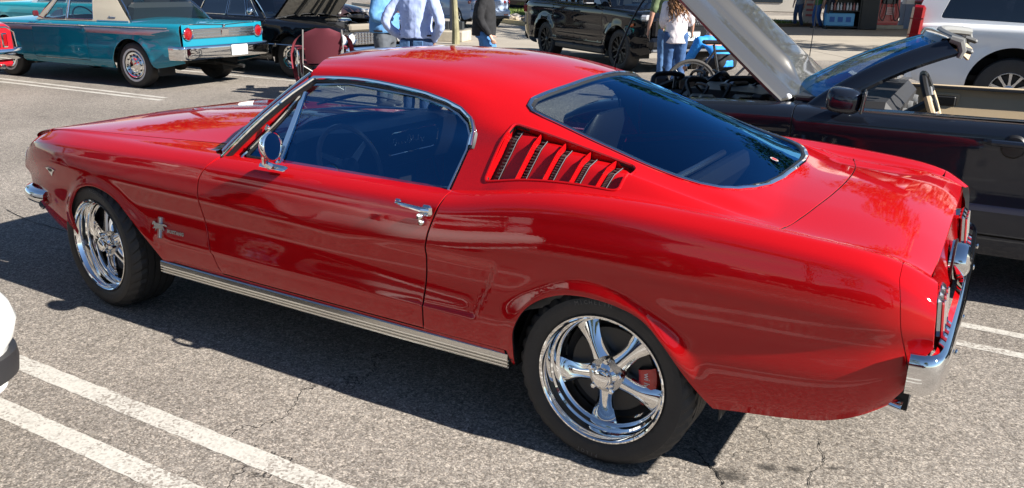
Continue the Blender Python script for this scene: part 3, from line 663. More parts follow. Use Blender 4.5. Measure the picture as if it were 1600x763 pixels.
# quarter louvres: five blades with black grilles behind each
for sd in (-1, 1):
    f = lambda x, z, off: on_surf(ROOF, [(x, gtz(x, z))], sd, off)[0]
    fr = louv
    mb = MB(); mb.tube(on_surf(ROOF, resample(louv, .03), sd, .0), .0055, 6, closed=True); lf = mb.build('louvre_frame', RED, car)
    # recessed tray behind the blades
    n = 9; mb = MB()
    def edge(u, v, off):   # u along, v up
        a = np.array(LOUV[3]) * (1 - u) + np.array(LOUV[2]) * u; b = np.array(LOUV[0]) * (1 - u) + np.array(LOUV[1]) * u; q = a * (1 - v) + b * v
        return f(q[0], q[1], off)
    mb.grid([[edge(i / n * 1.04 - .02, j / 4 * 1.06 - .03, -.034) for j in range(5)] for i in range(n + 1)]); mb.build('louvre_tray', BLACK, lf, flip_fix=False)
    mb = MB()
    for (va, vb) in ((-.01, -.01), (1.01, 1.01)): mb.grid([[edge(i / n, va, -.034 * j) for j in range(2)] for i in range(n + 1)])
    for u in (0, 1): mb.grid([[edge(u, v / 4, -.034 * j) for j in range(2)] for v in range(5)])
    mb.build('louvre_wall', RED, lf, flip_fix=False)
    us = [0.0, .213, .42, .62, .815, 1.0]
    for k in range(5):
        u0, u1 = us[k], us[k + 1]
        mb = MB()   # blade: ridge standing proud at its front edge, falling back to the next slot
        slot = u0 + .082
        G = []
        for v in np.linspace(0.02, .98, 7):
            lean = .0
            G.append([edge(u0 + .012, v, -.030), edge(u0 + .010, v, -.003), edge(u0 + .020, v, .0005), edge(u0 + .023, v, -.004), edge(u0 + .025, v, -.03)])
        if k: mb.grid(G)
        G = [[edge(slot, v, -.033), edge(slot, v, -.024), edge(slot + .012, v, -.0235), edge(slot + (u1 - slot) * .5, v, -.020), edge(u1 + .012, v, -.016)] for v in np.linspace(0.02, .98, 7)]
        mb.grid(G); bl = mb.build('louvre_blade', RED, lf, flip_fix=False)
        mb = MB(); mb.tube([edge(slot - .004, v, -.020) for v in np.linspace(.03, .97, 6)], .0018, 5); mb.build('slot_trim', mat('slot_silver', (.10, .10, .11), .7), bl)
        mb = MB()
        for v in np.linspace(.07, .95, 15): mb.box(edge(u0 + .056, v, -.026), (.018, .006, .0045), bev=0)
        mb.build('slot_grille', mat('grille_grey', (.10, .095, .085), .5), bl)
# ---------------------------------------------------------------- windscreen and pillars
NW = 21
def ws_top(u): return Vector((-.272 + .155 * abs(u) ** 2.2, u * .568, 1.284 - .052 * abs(u) ** 2.2))
def ws_bot(u): return Vector((-.775 + .275 * abs(u) ** 2.1, u * .742, .938 - .052 * abs(u) ** 2))
def wsp(u, v, off=0.0):
    a, b = ws_bot(u), ws_top(u); p = a.lerp(b, v); bul = .03 * 4 * v * (1 - v) * (1 - u * u * .6)
    return p + Vector((-.55, 0, .83)) * (bul + off)
us = np.linspace(-1, 1, NW)
mb = MB(); mb.grid([[wsp(u, v) for v in np.linspace(0, 1, 9)] for u in us]); ws = mb.build('windscreen', GLASS, car, angle=180)
per = [wsp(u, 0, .004) for u in us] + [wsp(1, v, .004) for v in np.linspace(.1, .9, 8)] + [wsp(u, 1, .004) for u in us[::-1]] + [wsp(-1, v, .004) for v in np.linspace(.9, .1, 8)]
mb = MB(); mb.tube(per, .010, 8, closed=True, flat=.7); mb.build('window_surround', mat('satin_moulding', (.5, .5, .5), .3, 1.0), ws)
for sd in (-1, 1):
    # pillar: painted strip between screen edge and drip rail, bright wide moulding in front
    A0, A1 = Vector((-.475, .775 * sd, .868)), Vector((-.112, .608 * sd, 1.205))
    mb = MB(); P = [A0.lerp(A1, k / 8) + Vector((0, 0, .012 * math.sin(PI * k / 8))) for k in range(9)]
    W_ = [wsp(sd, k / 8, -.004) for k in range(9)]
    mb.grid([[P[k] + Vector((.03, -sd * .030, -.02)), P[k], P[k].lerp(W_[k], .12) + Vector((-.004, sd * .008, .008)), P[k].lerp(W_[k], .55) + Vector((-.010, sd * .006, .012)), W_[k]] for k in range(9)])
    mb.build('windscreen_pillar', RED, car, angle=60)
    mb = MB(); mb.tube([P[k].lerp(W_[k], .72) + Vector((-.006, sd * .006, .010)) for k in range(9)], .013, 8, flat=.75); mb.build('pillar_moulding', mat('bright_moulding', (.7, .7, .7), .14, 1.0), car)
    # drip rail from cowl over the door to the quarter
    dr = [A0.lerp(A1, k / 6) + Vector((0, sd * .010, .016 * math.sin(PI * k / 6))) for k in range(6)]
    dr += on_surf(ROOF, [(-.09, .375), (0, .374)] + [(x, T2) for x in np.linspace(.08, .45, 7)] + DLOR[:-2], sd, .006)
    mb = MB(); mb.tube(dr, .0085, 8); mb.build('drip_rail', CHROME, car)
    dr2 = [p + Vector((.006, -sd * .006, -.014)) for p in dr]
    mb = MB(); mb.tube(dr2, .0125, 6); mb.build('drip_seal', BLACK, car)
# ---------------------------------------------------------------- door windows
for sd in (-1, 1):
    dlo = [(-.118, gtz(-.118, 1.188)), (-.05, .343), (.1, .347), (.45, .350), (.59, .346), (.662, gtz(.662, 1.140)), (.712, gtz(.712, 1.110)), (.735, gtz(.735, 1.07)), (.734, gtz(.734, 1.02)), (.716, gtz(.716, .94)), (.702, .0)]
    vp0, vp1 = (-.162, .0), (-.130, gtz(-.130, 1.178))
    sg = panel('side_window', ROOF, [vp0] + [vp1] + dlo[1:], GLASS, car, sp=.05, flange=0, off=-.014, side=sd)
    mb = MB(); mb.tube(on_surf(ROOF, [(x, t + .004) for x, t in dlo], sd, -.008), .0085, 6, flat=.7); mb.build('window_frame', CHROME, sg)
    vent = [(-.372, .02), vp0, vp1, (-.160, gtz(-.16, 1.155))]
    vent = [(-.385, .005), (-.150, .005), (-.128, gtz(-.128, 1.165)), (-.150, gtz(-.15, 1.150))]
    vg = panel('vent_window', ROOF, rounded(vent, [.03, .01, .005, .01]), GLASS, car, sp=.04, flange=0, off=-.014, side=sd)
    vr = resample(rounded(vent, [.03, .01, .005, .01]), .03)
    mb = MB(); mb.tube(on_surf(ROOF, vr, sd, -.008), .0075, 6, closed=True); mb.build('window_frame', CHROME, vg)
    c = np.array(vr).mean(0); vi = c + (np.array(vr) - c) * .86
    mb = MB(); mb.tube(on_surf(ROOF, vi, sd, -.012), .008, 6, closed=True); mb.build('window_rubber', BLACK, vg)
    mb = MB(); mb.box(on_surf(ROOF, [(-.285, gtz(-.285, 1.005))], sd, -.004)[0], (.02, .012, .03), Euler((0, .6, 0)), bev=.004); mb.build('window_latch', CHROME, vg)
    mb = MB(); a, b = on_surf(ROOF, [vp0, vp1], sd, -.004); mb.tube([a.lerp(b, k / 6) for k in range(7)], .0105, 6, flat=.7); mb.build('window_post', CHROME, sg)
    # belt seal along the top of the door
    mb = MB(); mb.tube([Vector((x, sd * .772, .868)) for x in np.linspace(-.40, .69, 12)], .008, 6); mb.build('belt_seal', BLACK, car)
# ---------------------------------------------------------------- tail of the red car
REDLENS = mat('red_lens', (.25, .004, .006), .12, coat=1)
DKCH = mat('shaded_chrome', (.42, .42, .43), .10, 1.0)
CLEAR = glass('clear_lens', (.9, .9, .9), 1.5)
mb = MB(); G = []
_ty = np.linspace(-.715, .715, 27); _tt = np.array([BODY.t_of(2.312, abs(y), 1, .60, 1.42) if abs(y) > 1e-6 else 1.42 for y in _ty]); _tz = BODY(np.full(27, 2.312), _tt)[:, 2] - .002
for v in np.linspace(0, 1, 11):
    G.append([(2.3085 + .028 * v - .008 * math.sin(PI * v) + .010 * v * (1 - (y / .74) ** 2), y * (1 + .035 * v), z * (1 - v) + .605 * v) for y, z in zip(_ty, _tz)])
mb.grid(G); tp = mb.build('tail_panel', RED, car, flip_fix=False)
mb = MB(); mb.box((2.285, 0, .585), (.06, 1.5, .10), bev=.01); mb.build('tail_valance', RED, car)
for sd in (-1, 1):
    tl = None
    for k in range(3):
        yy = sd * (.475 + .066 * k); cx = 2.338
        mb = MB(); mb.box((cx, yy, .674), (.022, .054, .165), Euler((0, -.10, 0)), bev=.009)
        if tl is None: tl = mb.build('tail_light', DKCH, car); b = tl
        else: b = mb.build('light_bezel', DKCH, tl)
        mb = MB(); mb.box((cx + .013, yy, .676), (.012, .034, .138), Euler((0, -.10, 0)), bev=.005); mb.build('lens', REDLENS, tl)
        mb = MB(); mb.box((cx + .018, yy, .676), (.008, .010, .150), Euler((0, -.10, 0)), bev=.003); mb.build('bezel_rib', CHROME, tl)
mb = MB(); mb.lathe([(.0, .058), (.030, .056), (.046, .048), (.060, .040), (.066, .028), (.067, .004), (.072, .0), (.074, -.012)], (2.338, 0, .700), 'x', 32); fc = mb.build('fuel_cap', CHROME, car, angle=25)
mb = MB(); mb.lathe([(.078, -.004), (.079, .002), (.072, .004)], (2.338, 0, .700), 'x', 32); mb.build('fuel_cap_ring', BLACK, fc)
mb = MB(); mb.prism([(-.030, 0), (-.012, .016), (.012, .016), (.030, 0), (.012, -.016), (-.012, -.016)], lambda a, b: (2.312, .16 + a, .832 + b), (.016, 0, .002)); mb.build('boot_emblem', CHROME, car, angle=20)
# bumpers: a curved bright blade swept round the end of the car
def bumper(name, path, sec, m, parent, n=60):
    P = curve2(path, n); G = []
    for i, p in enumerate(P):
        a = np.array(P[max(0, i - 1)]); b = np.array(P[min(len(P) - 1, i + 1)]); t = b - a; t /= np.linalg.norm(t); nn = np.array([t[1], -t[0]])
        G.append([(p[0] + nn[0] * d, p[1] + nn[1] * d, z) for d, z in sec])
    mb = MB(); mb.grid(G); b = len(mb.V)
    mb.F.append(tuple(range(len(sec)))[::-1]); mb.F.append(tuple(b - len(sec) + k for k in range(len(sec)))); mb.M += [0, 0]
    return mb.build(name, m, parent, angle=50)
sec = [(-.030, .640), (-.012, .652), (0, .648), (.006, .640), (.010, .615), (.010, .580), (.004, .555), (-.006, .535), (-.022, .522), (-.034, .520)]
half = [(2.295, -.832), (2.340, -.828), (2.366, -.808), (2.378, -.770), (2.384, -.70), (2.388, -.5), (2.392, -.25)]
rb = bumper('rear_bumper', half + [(2.393, 0)] + [(x, -y) for x, y in half[::-1]], sec, CHROME, car)
for y in (-.62, -.3, .3, .62):
    mb = MB(); mb.sphere((2.402, y, .60), (.005, .011, .011), 10, 6); mb.build('bumper_bolt', CHROME, rb)
sec2 = [(-.03, .465), (-.01, .458), (.004, .468), (.012, .490), (.008, .515), (-.006, .528), (-.03, .532)]
halff = [(-1.815, -.822), (-1.90, -.826), (-1.975, -.815), (-2.04, -.785), (-2.10, -.72), (-2.16, -.55), (-2.20, -.3)]
sec2m = [(-d, z) for d, z in sec2]
fb = bumper('front_bumper', [(x, y) for x, y in halff] + [(-2.215, 0)] + [(x, -y) for x, y in halff[::-1]], sec2m, CHROME, car)
mb = MB(); mb.prism(rounded([(-.024, 0), (0, .026), (.024, 0), (0, -.026)], .004), lambda a, b: (-1.80 + a, -.842, .47 + b), (0, -.012, 0)); mb.build('bumper_end', CHROME, fb)
# front face (seen only from other places): grille, lamps, apron
mb = MB(); mb.box((-2.04, 0, .61), (.06, 1.02, .24), bev=.02); gr = mb.build('grille', BLACK, car)
mb = MB(); mb.box((-2.072, 0, .615), (.02, .40, .018), bev=.004); mb.build('grille_bar', CHROME, gr)
mb = MB(); mb.box((-2.02, 0, .735), (.05, 1.2, .07), bev=.02); mb.build('nose_panel', RED, car)
mb = MB(); mb.box((-2.00, 0, .42), (.10, 1.36, .16), Euler((0, .35, 0)), bev=.03); mb.build('front_valance', RED, car)
for sd in (-1, 1):
    mb = MB(); mb.lathe([(.115, -.02), (.12, .05), (.10, .055), (.092, .03), (.092, 0)], (-2.11, .60 * sd, .635), 'x', 28); mb.X = Matrix.Identity(4); hl_ = mb.build('headlight', RED, car)
    mb = MB(); mb.lathe([(0, -.03), (.05, -.025), (.09, .0)], (-2.10, .60 * sd, .635), 'x', 24); mb.build('lens', mat('lamp_lens', (.7, .7, .7), .1, .6), hl_)
    mb = MB(); mb.lathe([(.118, -.012), (.112, -.022), (.094, -.012)], (-2.115, .60 * sd, .635), 'x', 28); mb.build('bezel', CHROME, hl_)
# exhaust tips
for sd in (-1, 1):
    mb = MB(); mb.X = Matrix.Translation((2.235, .60 * sd, .385)) @ Euler((0, .18, 0)).to_matrix().to_4x4()
    mb.lathe([(.026, -.25), (.029, -.12), (.031, .04), (.030, .048), (.026, .047), (.024, -.1)], axis='x', n=20); mb.build('exhaust_tip', CHROME, car)
    mb = MB(); mb.tube([(2.02, .6 * sd, .37), (1.8, .55 * sd, .38), (1.4, .4 * sd, .34)], .028, 8); mb.build('exhaust_pipe', DARKM, car)
# ribbed sill trim
for sd in (-1, 1):
    prof = [(.812, .333), (.846, .334), (.851, .330), (.853, .314)]
    for k in range(3):
        z = .312 - k * .0125; prof += [(.852, z), (.852, z - .0055), (.841, z - .0068), (.841, z - .0115)]
    prof += [(.848, .276), (.838, .273), (.812, .274)]
    mb = MB(); mb.grid([[(x, sd * (w + (.0 if -.8 < x < .95 else -.004)), z) for w, z in prof] for x in np.linspace(-.895, 1.012, 5)])
    n = len(prof); mb.F += [tuple(range(n)), tuple(len(mb.V) - n + k for k in range(n))]; mb.M += [0, 0]; mb.build('sill_trim', mat('satin_bright', (.72, .71, .68), .16, 1.0), car, angle=20)
# door handles and locks
for sd in (-1, 1):
    hd = MB(); hw = -.877 * sd * -1
    pts = [(.545, .872, .838), (.56, .892, .840), (.60, .903, .840), (.64, .903, .837), (.672, .898, .832), (.690, .880, .828)]
    hd.tube([(x, sd * w, z) for x, w, z in pts], [.008, .009, .010, .011, .013, .012], 10, flat=.8); h = hd.build('door_handle', CHROME, car)
    mb = MB(); mb.box((.682, sd * .874, .825), (.045, .022, .042), bev=.009); mb.build('handle_base', CHROME, h)
    mb = MB(); mb.box((.548, sd * .870, .838), (.028, .014, .022), bev=.006); mb.build('handle_base', CHROME, h)
    mb = MB(); mb.lathe([(.0, .026), (.011, .025), (.014, .020), (.014, .0)], (.668, sd * .880, .806), 'y', 16)
    if sd < 0: mb.V = [Vector((v.x, 2 * (sd * .880) - v.y, v.z)) for v in mb.V]
    mb.build('push_button', CHROME, h)
    mb = MB(); mb.lathe([(.0, .010), (.010, .009), (.013, .004), (.014, -.004)], (.655, sd * .870, .776), 'y', 16)
    if sd < 0: mb.V = [Vector((v.x, 2 * (sd * .870) - v.y, v.z)) for v in mb.V]
    mb.build('door_lock', CHROME, car)
# round door mirror
mr = MB(); mc = Vector((-.045, -.908, .982)); mx = Matrix.Translation(mc) @ Euler((0, -.06, .12)).to_matrix().to_4x4()
mr.X = mx; mr.lathe([(.0, -.040), (.030, -.036), (.050, -.020), (.058, .0), (.060, .008), (.054, .011), (.052, .006)], axis='x', n=28); dm = mr.build('door_mirror', CHROME, car, angle=40)
mb = MB(); mb.X = mx; mb.lathe([(.0, .0065), (.053, .0065)], axis='x', n=28); mb.build('mirror_glass', mat('mirror_glass', (.85, .87, .9), .01, 1.0), dm)
mb = MB(); mb.tube([(-.105, -.862, .885), (-.115, -.885, .905), (-.095, -.905, .935), (-.065, -.92, .96)], [.016, .012, .010, .010], 8)
mb.build('mirror_stem', CHROME, dm)
mb = MB(); mb.X = Matrix.Translation((-.105, -.848, .882)) @ Euler((.35, .04, 0)).to_matrix().to_4x4(); mb.box((0, 0, 0), (.145, .034, .018), bev=.008); mb.build('mirror_base', CHROME, dm)
# wipers
for y0, y1 in ((-.42, .10), (.12, .62)):
    a = wsp(y0 / .742, .03, .025); b = wsp(y0 / .742 + .35, .16, .02); c1 = wsp(y0 / .742 - .10, .17, .012); c2 = wsp(y0 / .742 + .55, .13, .012)
    mb = MB(); mb.tube([a, a.lerp(b, .5), b], .006, 6); wv = mb.build('wiper_arm', BLACK, car)
    mb = MB(); mb.tube([wsp(y0 / .742 + .02 + .58 * k / 6, .10 + .07 * math.sin(PI * k / 6), .012) for k in range(7)], [.003, .006, .007, .008, .007, .006, .003], 6); mb.build('wiper_blade', BLACK, wv)
# fender emblems: running horse over three bars, the name beside it, and the vee badge
SILV = mat('emblem_silver', (.85, .84, .82), .22, 1.0)
def on_side(x, z, off):
    return on_surf(BODY, [(x, bz(x, z))], -1, off)[0]
ex, ez = -.842, .508
em = None
cols = [(mat('emblem_red', (.50, .16, .13), .3), -.011), (mat('emblem_white', (.75, .73, .65), .3), 0), (mat('emblem_blue', (.34, .36, .48), .3), .011)]
mb = MB(); mb.prism(rounded([(-.021, -.05), (.011, -.05), (.021, .05), (-.011, .05)], .004), lambda a, b: on_side(ex + a, ez + b, .0005), (0, -.004, 0)); em = mb.build('fender_emblem', SILV, car)
for cm, dx in cols:
    mb = MB(); mb.prism([(dx - .0095, -.046), (dx - .0015, -.046), (dx + .0085, .046), (dx + .0005, .046)], lambda a, b: on_side(ex + a, ez + b, .0045), (0, -.0015, 0)); mb.build('emblem_bar', cm, em)
horse = [(-.047, .010), (-.052, .004), (-.046, .001), (-.040, .006), (-.036, .002), (-.034, -.006), (-.044, -.011), (-.043, -.016), (-.030, -.011), (-.026, -.016), (-.030, -.024), (-.026, -.026), (-.019, -.016), (-.008, -.010),
         (.006, -.010), (.016, -.014), (.022, -.022), (.029, -.022), (.025, -.012), (.032, -.010), (.036, -.016), (.041, -.013), (.034, -.003), (.028, .004), (.040, .006), (.056, .004), (.060, .010), (.046, .013), (.028, .013), (.010, .010), (-.010, .012), (-.024, .012), (-.032, .018), (-.040, .019)]
mb = MB(); mb.prism(horse, lambda a, b: on_side(ex + a * .95, ez + .008 + b * 1.05, .0055), (0, -.005, 0)); mb.build('emblem_horse', SILV, em)
def side_text(name, body, size, x, z, m, parent, ext=.0015, spacing=1.0, bold=0.0, dz=0.0):
    p = on_side(x, z, .003); q = on_side(x + .05, z + dz, .003); r = on_side(x, z + .04, .003)
    return text_obj(name, body, size, frame(p, q - p, r - p), m, parent, ext, bold, spacing=spacing)
side_text('emblem_lettering', 'MUSTANG', .021, -.735, .500, SILV, em, spacing=1.22, bold=.0012)
vb = MB(); vx, vz = -1.712, .655
vb.prism([(-.050, .012), (-.022, .018), (.022, .018), (.050, .012), (.026, .002), (.0, -.026), (-.026, .002)], lambda a, b: on_side(vx + a, vz + b, .001), (0, -.004, 0)); ve = vb.build('vee_badge', SILV, car)
mb = MB(); mb.prism([(-.022, .004), (-.018, .0155), (.018, .0155), (.022, .004), (.0, -.002)], lambda a, b: on_side(vx + a, vz + b, .0052), (0, -.0012, 0)); mb.build('badge_inset', BLACK, ve)
side_text('badge_number', '289', .0135, vx, vz + .009, SILV, ve, .0022, spacing=1.15)
# ---------------------------------------------------------------- underbody, wheel houses, cabin
mb = MB(); mb.box((.1, 0, .36), (4.0, 1.30, .10), bev=.02); mb.box((-1.35, 0, .55), (1.2, 1.0, .4)); mb.box((1.9, 0, .55), (.8, 1.2, .36)); mb.box((-.62, 0, .60), (.05, 1.5, .5))
mb.box((1.75, 0, .76), (.9, 1.25, .04)); mb.build('underbody', DARKM, car)
for sd in (-1, 1):
    mb = MB(); mb.box((.08, sd * .725, .325), (1.90, .23, .03)); mb.build('floor_light_seal', DARKM, car)  # added unseen plate that keeps sunlight from leaking out below the doors
for sd in (-1, 1):
    for cx, rr in ((-1.25, .44), (1.40, .44)):
        mb = MB(); mb.lathe([(rr, .49), (rr, .80)], (cx, 0, .27), 'y', 24, arc=(PI, 2 * PI)); 
        if sd < 0: mb.V = [Vector((v.x, -v.y, v.z)) for v in mb.V]
        mb.V = [Vector((cx + (v.x - cx) * (.90 if cx < 0 else .86), v.y, v.z)) for v in mb.V]
        mb.prism([(cx + math.cos(a) * rr * .9, .27 + math.sin(a) * rr) for a in np.linspace(0, PI, 16)], lambda a, b: (a, sd * .50, b), (0, -.01 * sd, 0)); mb.build('wheel_house', DARKM, car)
VINYL = mat('black_vinyl', (.012, .013, .016), .42, bump=(300, .15, 2))
CARPET = mat('dark_carpet', (.012, .012, .013), .95)
mb = MB(); mb.box((.35, 0, .42), (1.7, 1.40, .06), bev=.02); mb.box((.25, 0, .50), (1.2, .22, .18), bev=.05); mb.build('cabin_floor', CARPET, car)
dsh = MB(); G = []
for y in np.linspace(-.73, .73, 19):
    b = 0.10 * (1 - (y / .73) ** 2)
    brow = .035 * math.exp(-((y + .37) / .22) ** 2)
    G.append([(-.60 - b, y, .885), (-.45 - b * .6, y, .905 + brow * .4), (-.33 - b * .3, y, .905 + brow), (-.27 - b * .3, y, .888 + brow), (-.275 - b * .3, y, .84 + brow * .3), (-.30 - b * .3, y, .74), (-.34 - b * .3, y, .66), (-.45 - b * .3, y, .62)])
dsh.grid(G); ds = dsh.build('dashboard', VINYL, car, angle=50)
# glove box lid with a signature
gbm = mat('glovebox_silver', (.06, .065, .07), .35, .6)
gp = [(.16, .735), (.52, .735), (.55, .76), (.55, .83), (.52, .855), (.16, .855), (.13, .83), (.13, .76)]
fy = lambda y, z: (-.272 - .03 * (1 - (y / .73) ** 2) - (.87 - z) * .16, y, z)
mb = MB(); mb.prism(rounded(gp, .015), fy, (.006, 0, .001)); gb = mb.build('glove_box', gbm, ds)
mb = MB(); mb.tube([Vector(fy(*p)) + Vector((.007, 0, 0)) for p in resample(rounded(gp, .015), .03)], .0038, 5, closed=True); mb.build('glove_box_trim', CHROME, gb)
sig = [(.45, .80), (.44, .825), (.42, .81), (.43, .785), (.41, .80), (.395, .79), (.38, .802), (.37, .788), (.355, .80), (.345, .79), (.33, .80), (.32, .83), (.305, .81), (.312, .78), (.295, .80), (.285, .825), (.28, .79), (.265, .80), (.25, .788), (.24, .82), (.235, .79), (.215, .80), (.20, .775), (.19, .80)]
sig = [(.62 - y, z) for y, z in sig]
mb = MB(); mb.tube([Vector(fy(*p)) + Vector((.008, 0, 0)) for p in curve2(sig, 96)], .0022, 4); mb.build('glove_box_signature', SILV, gb)
for y in (-.56, -.43, -.31, -.18):
    mb = MB(); mb.lathe([(.052, .0), (.050, .012), (.044, .010), (.0, .006)], (-.285 - .03, y, .80), 'x', 20); mb.build('gauge', BLKPLASTIC, ds)
mb = MB(); mb.lathe([(.062, .0), (.064, .02), (.058, .024), (.05, .012), (.0, .014)], (-.30, -.60, .885), 'x', 24); mb.build('gauge_pod', mat('pod_black', (.018, .018, .018), .25), ds)
# steering wheel
sw = MB(); sc_ = Vector((-.115, -.37, .800)); sM = Matrix.Translation(sc_) @ Euler((0, -.42, 0)).to_matrix().to_4x4(); sw.X = sM
sw.tube([(0, .188 * math.cos(a), .188 * math.sin(a)) for a in np.linspace(0, 2 * PI, 41)[:-1]], .0125, 8, closed=True)
st = sw.build('steering_wheel', mat('wheel_rim_dark', (.16, .13, .11), .3, coat=.5), car)
for a in (PI / 2 * 3, PI * 1 / 6, PI * 5 / 6):
    mb = MB(); mb.X = sM; d = Vector((0, math.cos(a), math.sin(a))); s2 = Vector((0, -d.z, d.y))
    mb.prism([(.03, .02), (.182, .010), (.182, -.010), (.03, -.02)], lambda r, q: Vector((-.012, 0, 0)) + d * r + s2 * q, (.004, 0, 0)); mb.build('wheel_spoke', STEEL, st)
mb = MB(); mb.X = sM; mb.lathe([(0, .02), (.035, .015), (.042, -.01)], axis='x', n=20); mb.build('horn_button', BLKPLASTIC, st)
mb = MB(); mb.tube([sc_, sc_ + Vector((-.22, 0, -.10)), sc_ + Vector((-.4, 0, -.18))], .035, 10); mb.build('steering_column', BLKPLASTIC, st)
# seats
def seat(y):
    mb = MB(); mb.box((.46, y, .56), (.52, .50, .16), Euler((0, -.12, 0)), bev=.05); s_ = mb.build('front_seat', VINYL, car)
    G = []
    for k, v in enumerate(np.linspace(0, 1, 9)):
        w = .25 * (1 - .35 * v ** 3); zc_ = .58 + .47 * v; xc = .66 + .17 * v; th = .075 * (1 - .5 * v)
        if k in (0, 8): th *= .4; w *= .9
        G.append([(xc + th * math.cos(a) , y + w * (abs(math.sin(a)) ** .6) * (1 if math.sin(a) > 0 else -1), zc_) for a in np.linspace(0, 2 * PI, 25)])
    mb = MB(); mb.grid(G); n = 25; b = len(mb.V); mb.F += [tuple(range(n - 1)), tuple(b - n + k for k in range(n - 1))]; mb.M += [0, 0]; mb.build('seat_back', VINYL, s_)
seat(-.36); seat(.36)
mb = MB(); mb.box((1.15, 0, .60), (.45, 1.10, .16), bev=.05); mb.box((1.38, 0, .76), (.10, 1.10, .32), Euler((0, .35, 0)), bev=.04); mb.build('rear_seat', VINYL, car)
mb = MB(); mb.tube([(1.36, -.42, .905), (1.38, 0, .915), (1.36, .42, .905)], .014, 8); mb.build('rear_rail', STEEL, car)
for sd in (-1, 1):
    panel('door_trim', BODY, [(-.44, .10), (.62, .10), (.70, .60), (-.42, .60)], VINYL, car, sp=.08, flange=0, off=-.05, side=sd)
    panel('rear_trim', BODY, [(.66, .10), (1.75, .40), (1.75, .60), (.72, .60)], VINYL, car, sp=.08, flange=0, off=-.05, side=sd)
mb = MB(); mb.box((-.20, .0, 1.205), (.03, .22, .055), Euler((0, .2, 0)), bev=.012); mb.tube([(-.20, 0, 1.21), (-.23, 0, 1.26)], .006, 6); mb.build('rear_view_mirror', BLKPLASTIC, car)
mb = MB(); mb.box((-.62, -.08, 1.0), (.01, .09, .0), bev=0) if False else mb.tube([wsp(.0, .62, -.008), wsp(.0, .45, -.008)], .004, 5); mb.build('mirror_stay', BLACK, car)
st_p = on_surf(ROOF, [(1.69, gtw(1.69, .04))], -1, -.003)[0]
MT = frame(st_p, (0, 1, 0), (-.96, 0, .36))
mb = MB(); mb.X = MT; mb.lathe([(0, .0015), (.017, .0015)], axis='z', n=20); sk = mb.build('window_sticker', mat('sticker_white', (.38, .36, .35), .4), rwp)
mb = MB(); mb.X = MT; mb.lathe([(0, .0025), (.011, .0025)], axis='z', n=16); mb.build('sticker_mark', mat('sticker_red', (.5, .05, .05), .4), rwp)
# ---------------------------------------------------------------- polished five-spoke wheels
def tyre_mb(R=.326, wd=.235, rb=.230, nseg=180, sipes=True):
    mb = MB()
    prof = [(rb - .004, .012), (rb + .004, .002), (rb + .012, -.003), (rb + .020, -.0075), (rb + .028, -.008), (rb + .040, -.0115), (rb + .052, -.0120), (rb + .066, -.008), (rb + .0665, -.0065), (R - .020, -.001), (R - .010, .010), (R - .004, .024)]
    tread = []
    y = .030; n = 5; gw_ = .008; lw = (wd - .06 - gw_ * (n - 1)) / n
    for k in range(n):
        tread += [(R, y), (R, y + lw)]
        y += lw
        if k < n - 1: tread += [(R - .008, y + .001), (R - .008, y + gw_ - .001)]; y += gw_
    inner = [(R - .004, wd - .024), (R - .010, wd - .010), (R - .020, wd + .002), (R - .05, wd + .010), (rb + .02, wd + .006), (rb - .004, wd - .012)]
    P = prof + tread + inner; m = len(P); V = []; F = []
    for i, (r, h) in enumerate(P):
        sh = sipes and (8 <= i <= 13 or i >= m - 8 and i < m - 4)
        for k in range(nseg):
            rr = r
            if sh and k % 5 in (0, 1) and 9 <= i <= 13: rr -= .007
            a = 2 * PI * (k + (.9 * (i - 9) if 9 <= i <= 13 else 0)) / nseg; V.append((rr * math.cos(a), h, rr * math.sin(a)))
    for i in range(m - 1):
        for k in range(nseg): F.append((i * nseg + k, (i + 1) * nseg + k, (i + 1) * nseg + (k + 1) % nseg, i * nseg + (k + 1) % nseg))
    mb.add(V, F); return mb
def arc_text(name, body, R, ang, size, m, parent, y=-.0125, step=None):
    V = []; F = []
    for i, ch in enumerate(body):
        if ch == ' ': continue
        a = ang - (i - (len(body) - 1) / 2) * (step or size * .82 / R)
        o = text_obj('t', ch, size, Matrix.Identity(4), m, None, .0008); me = o.data; b = len(V)
        e = Vector((-math.sin(a), 0, math.cos(a))); rd = Vector((math.cos(a), 0, math.sin(a)))
        for v in me.vertices: V.append(rd * (R + v.co.y) - e * v.co.x * 1.0 + Vector((0, y - v.co.z, 0)))
        F += [tuple(b + k for k in p.vertices) for p in me.polygons]; bpy.data.objects.remove(o)
    return mobj(name, V, F, m, parent, False)
ALLOY = mat('polished_alloy', (.86, .86, .85), .035, 1.0)
ALLOYB = mat('cast_alloy', (.50, .50, .50), .25, 1.0)
DISC = mat('brake_disc', (.05, .05, .05), .4, .6)
CALRED = mat('caliper_red', (.60, .012, .012), .3, coat=.6)
WHITEPR = mat('white_print', (.75, .75, .75), .5)
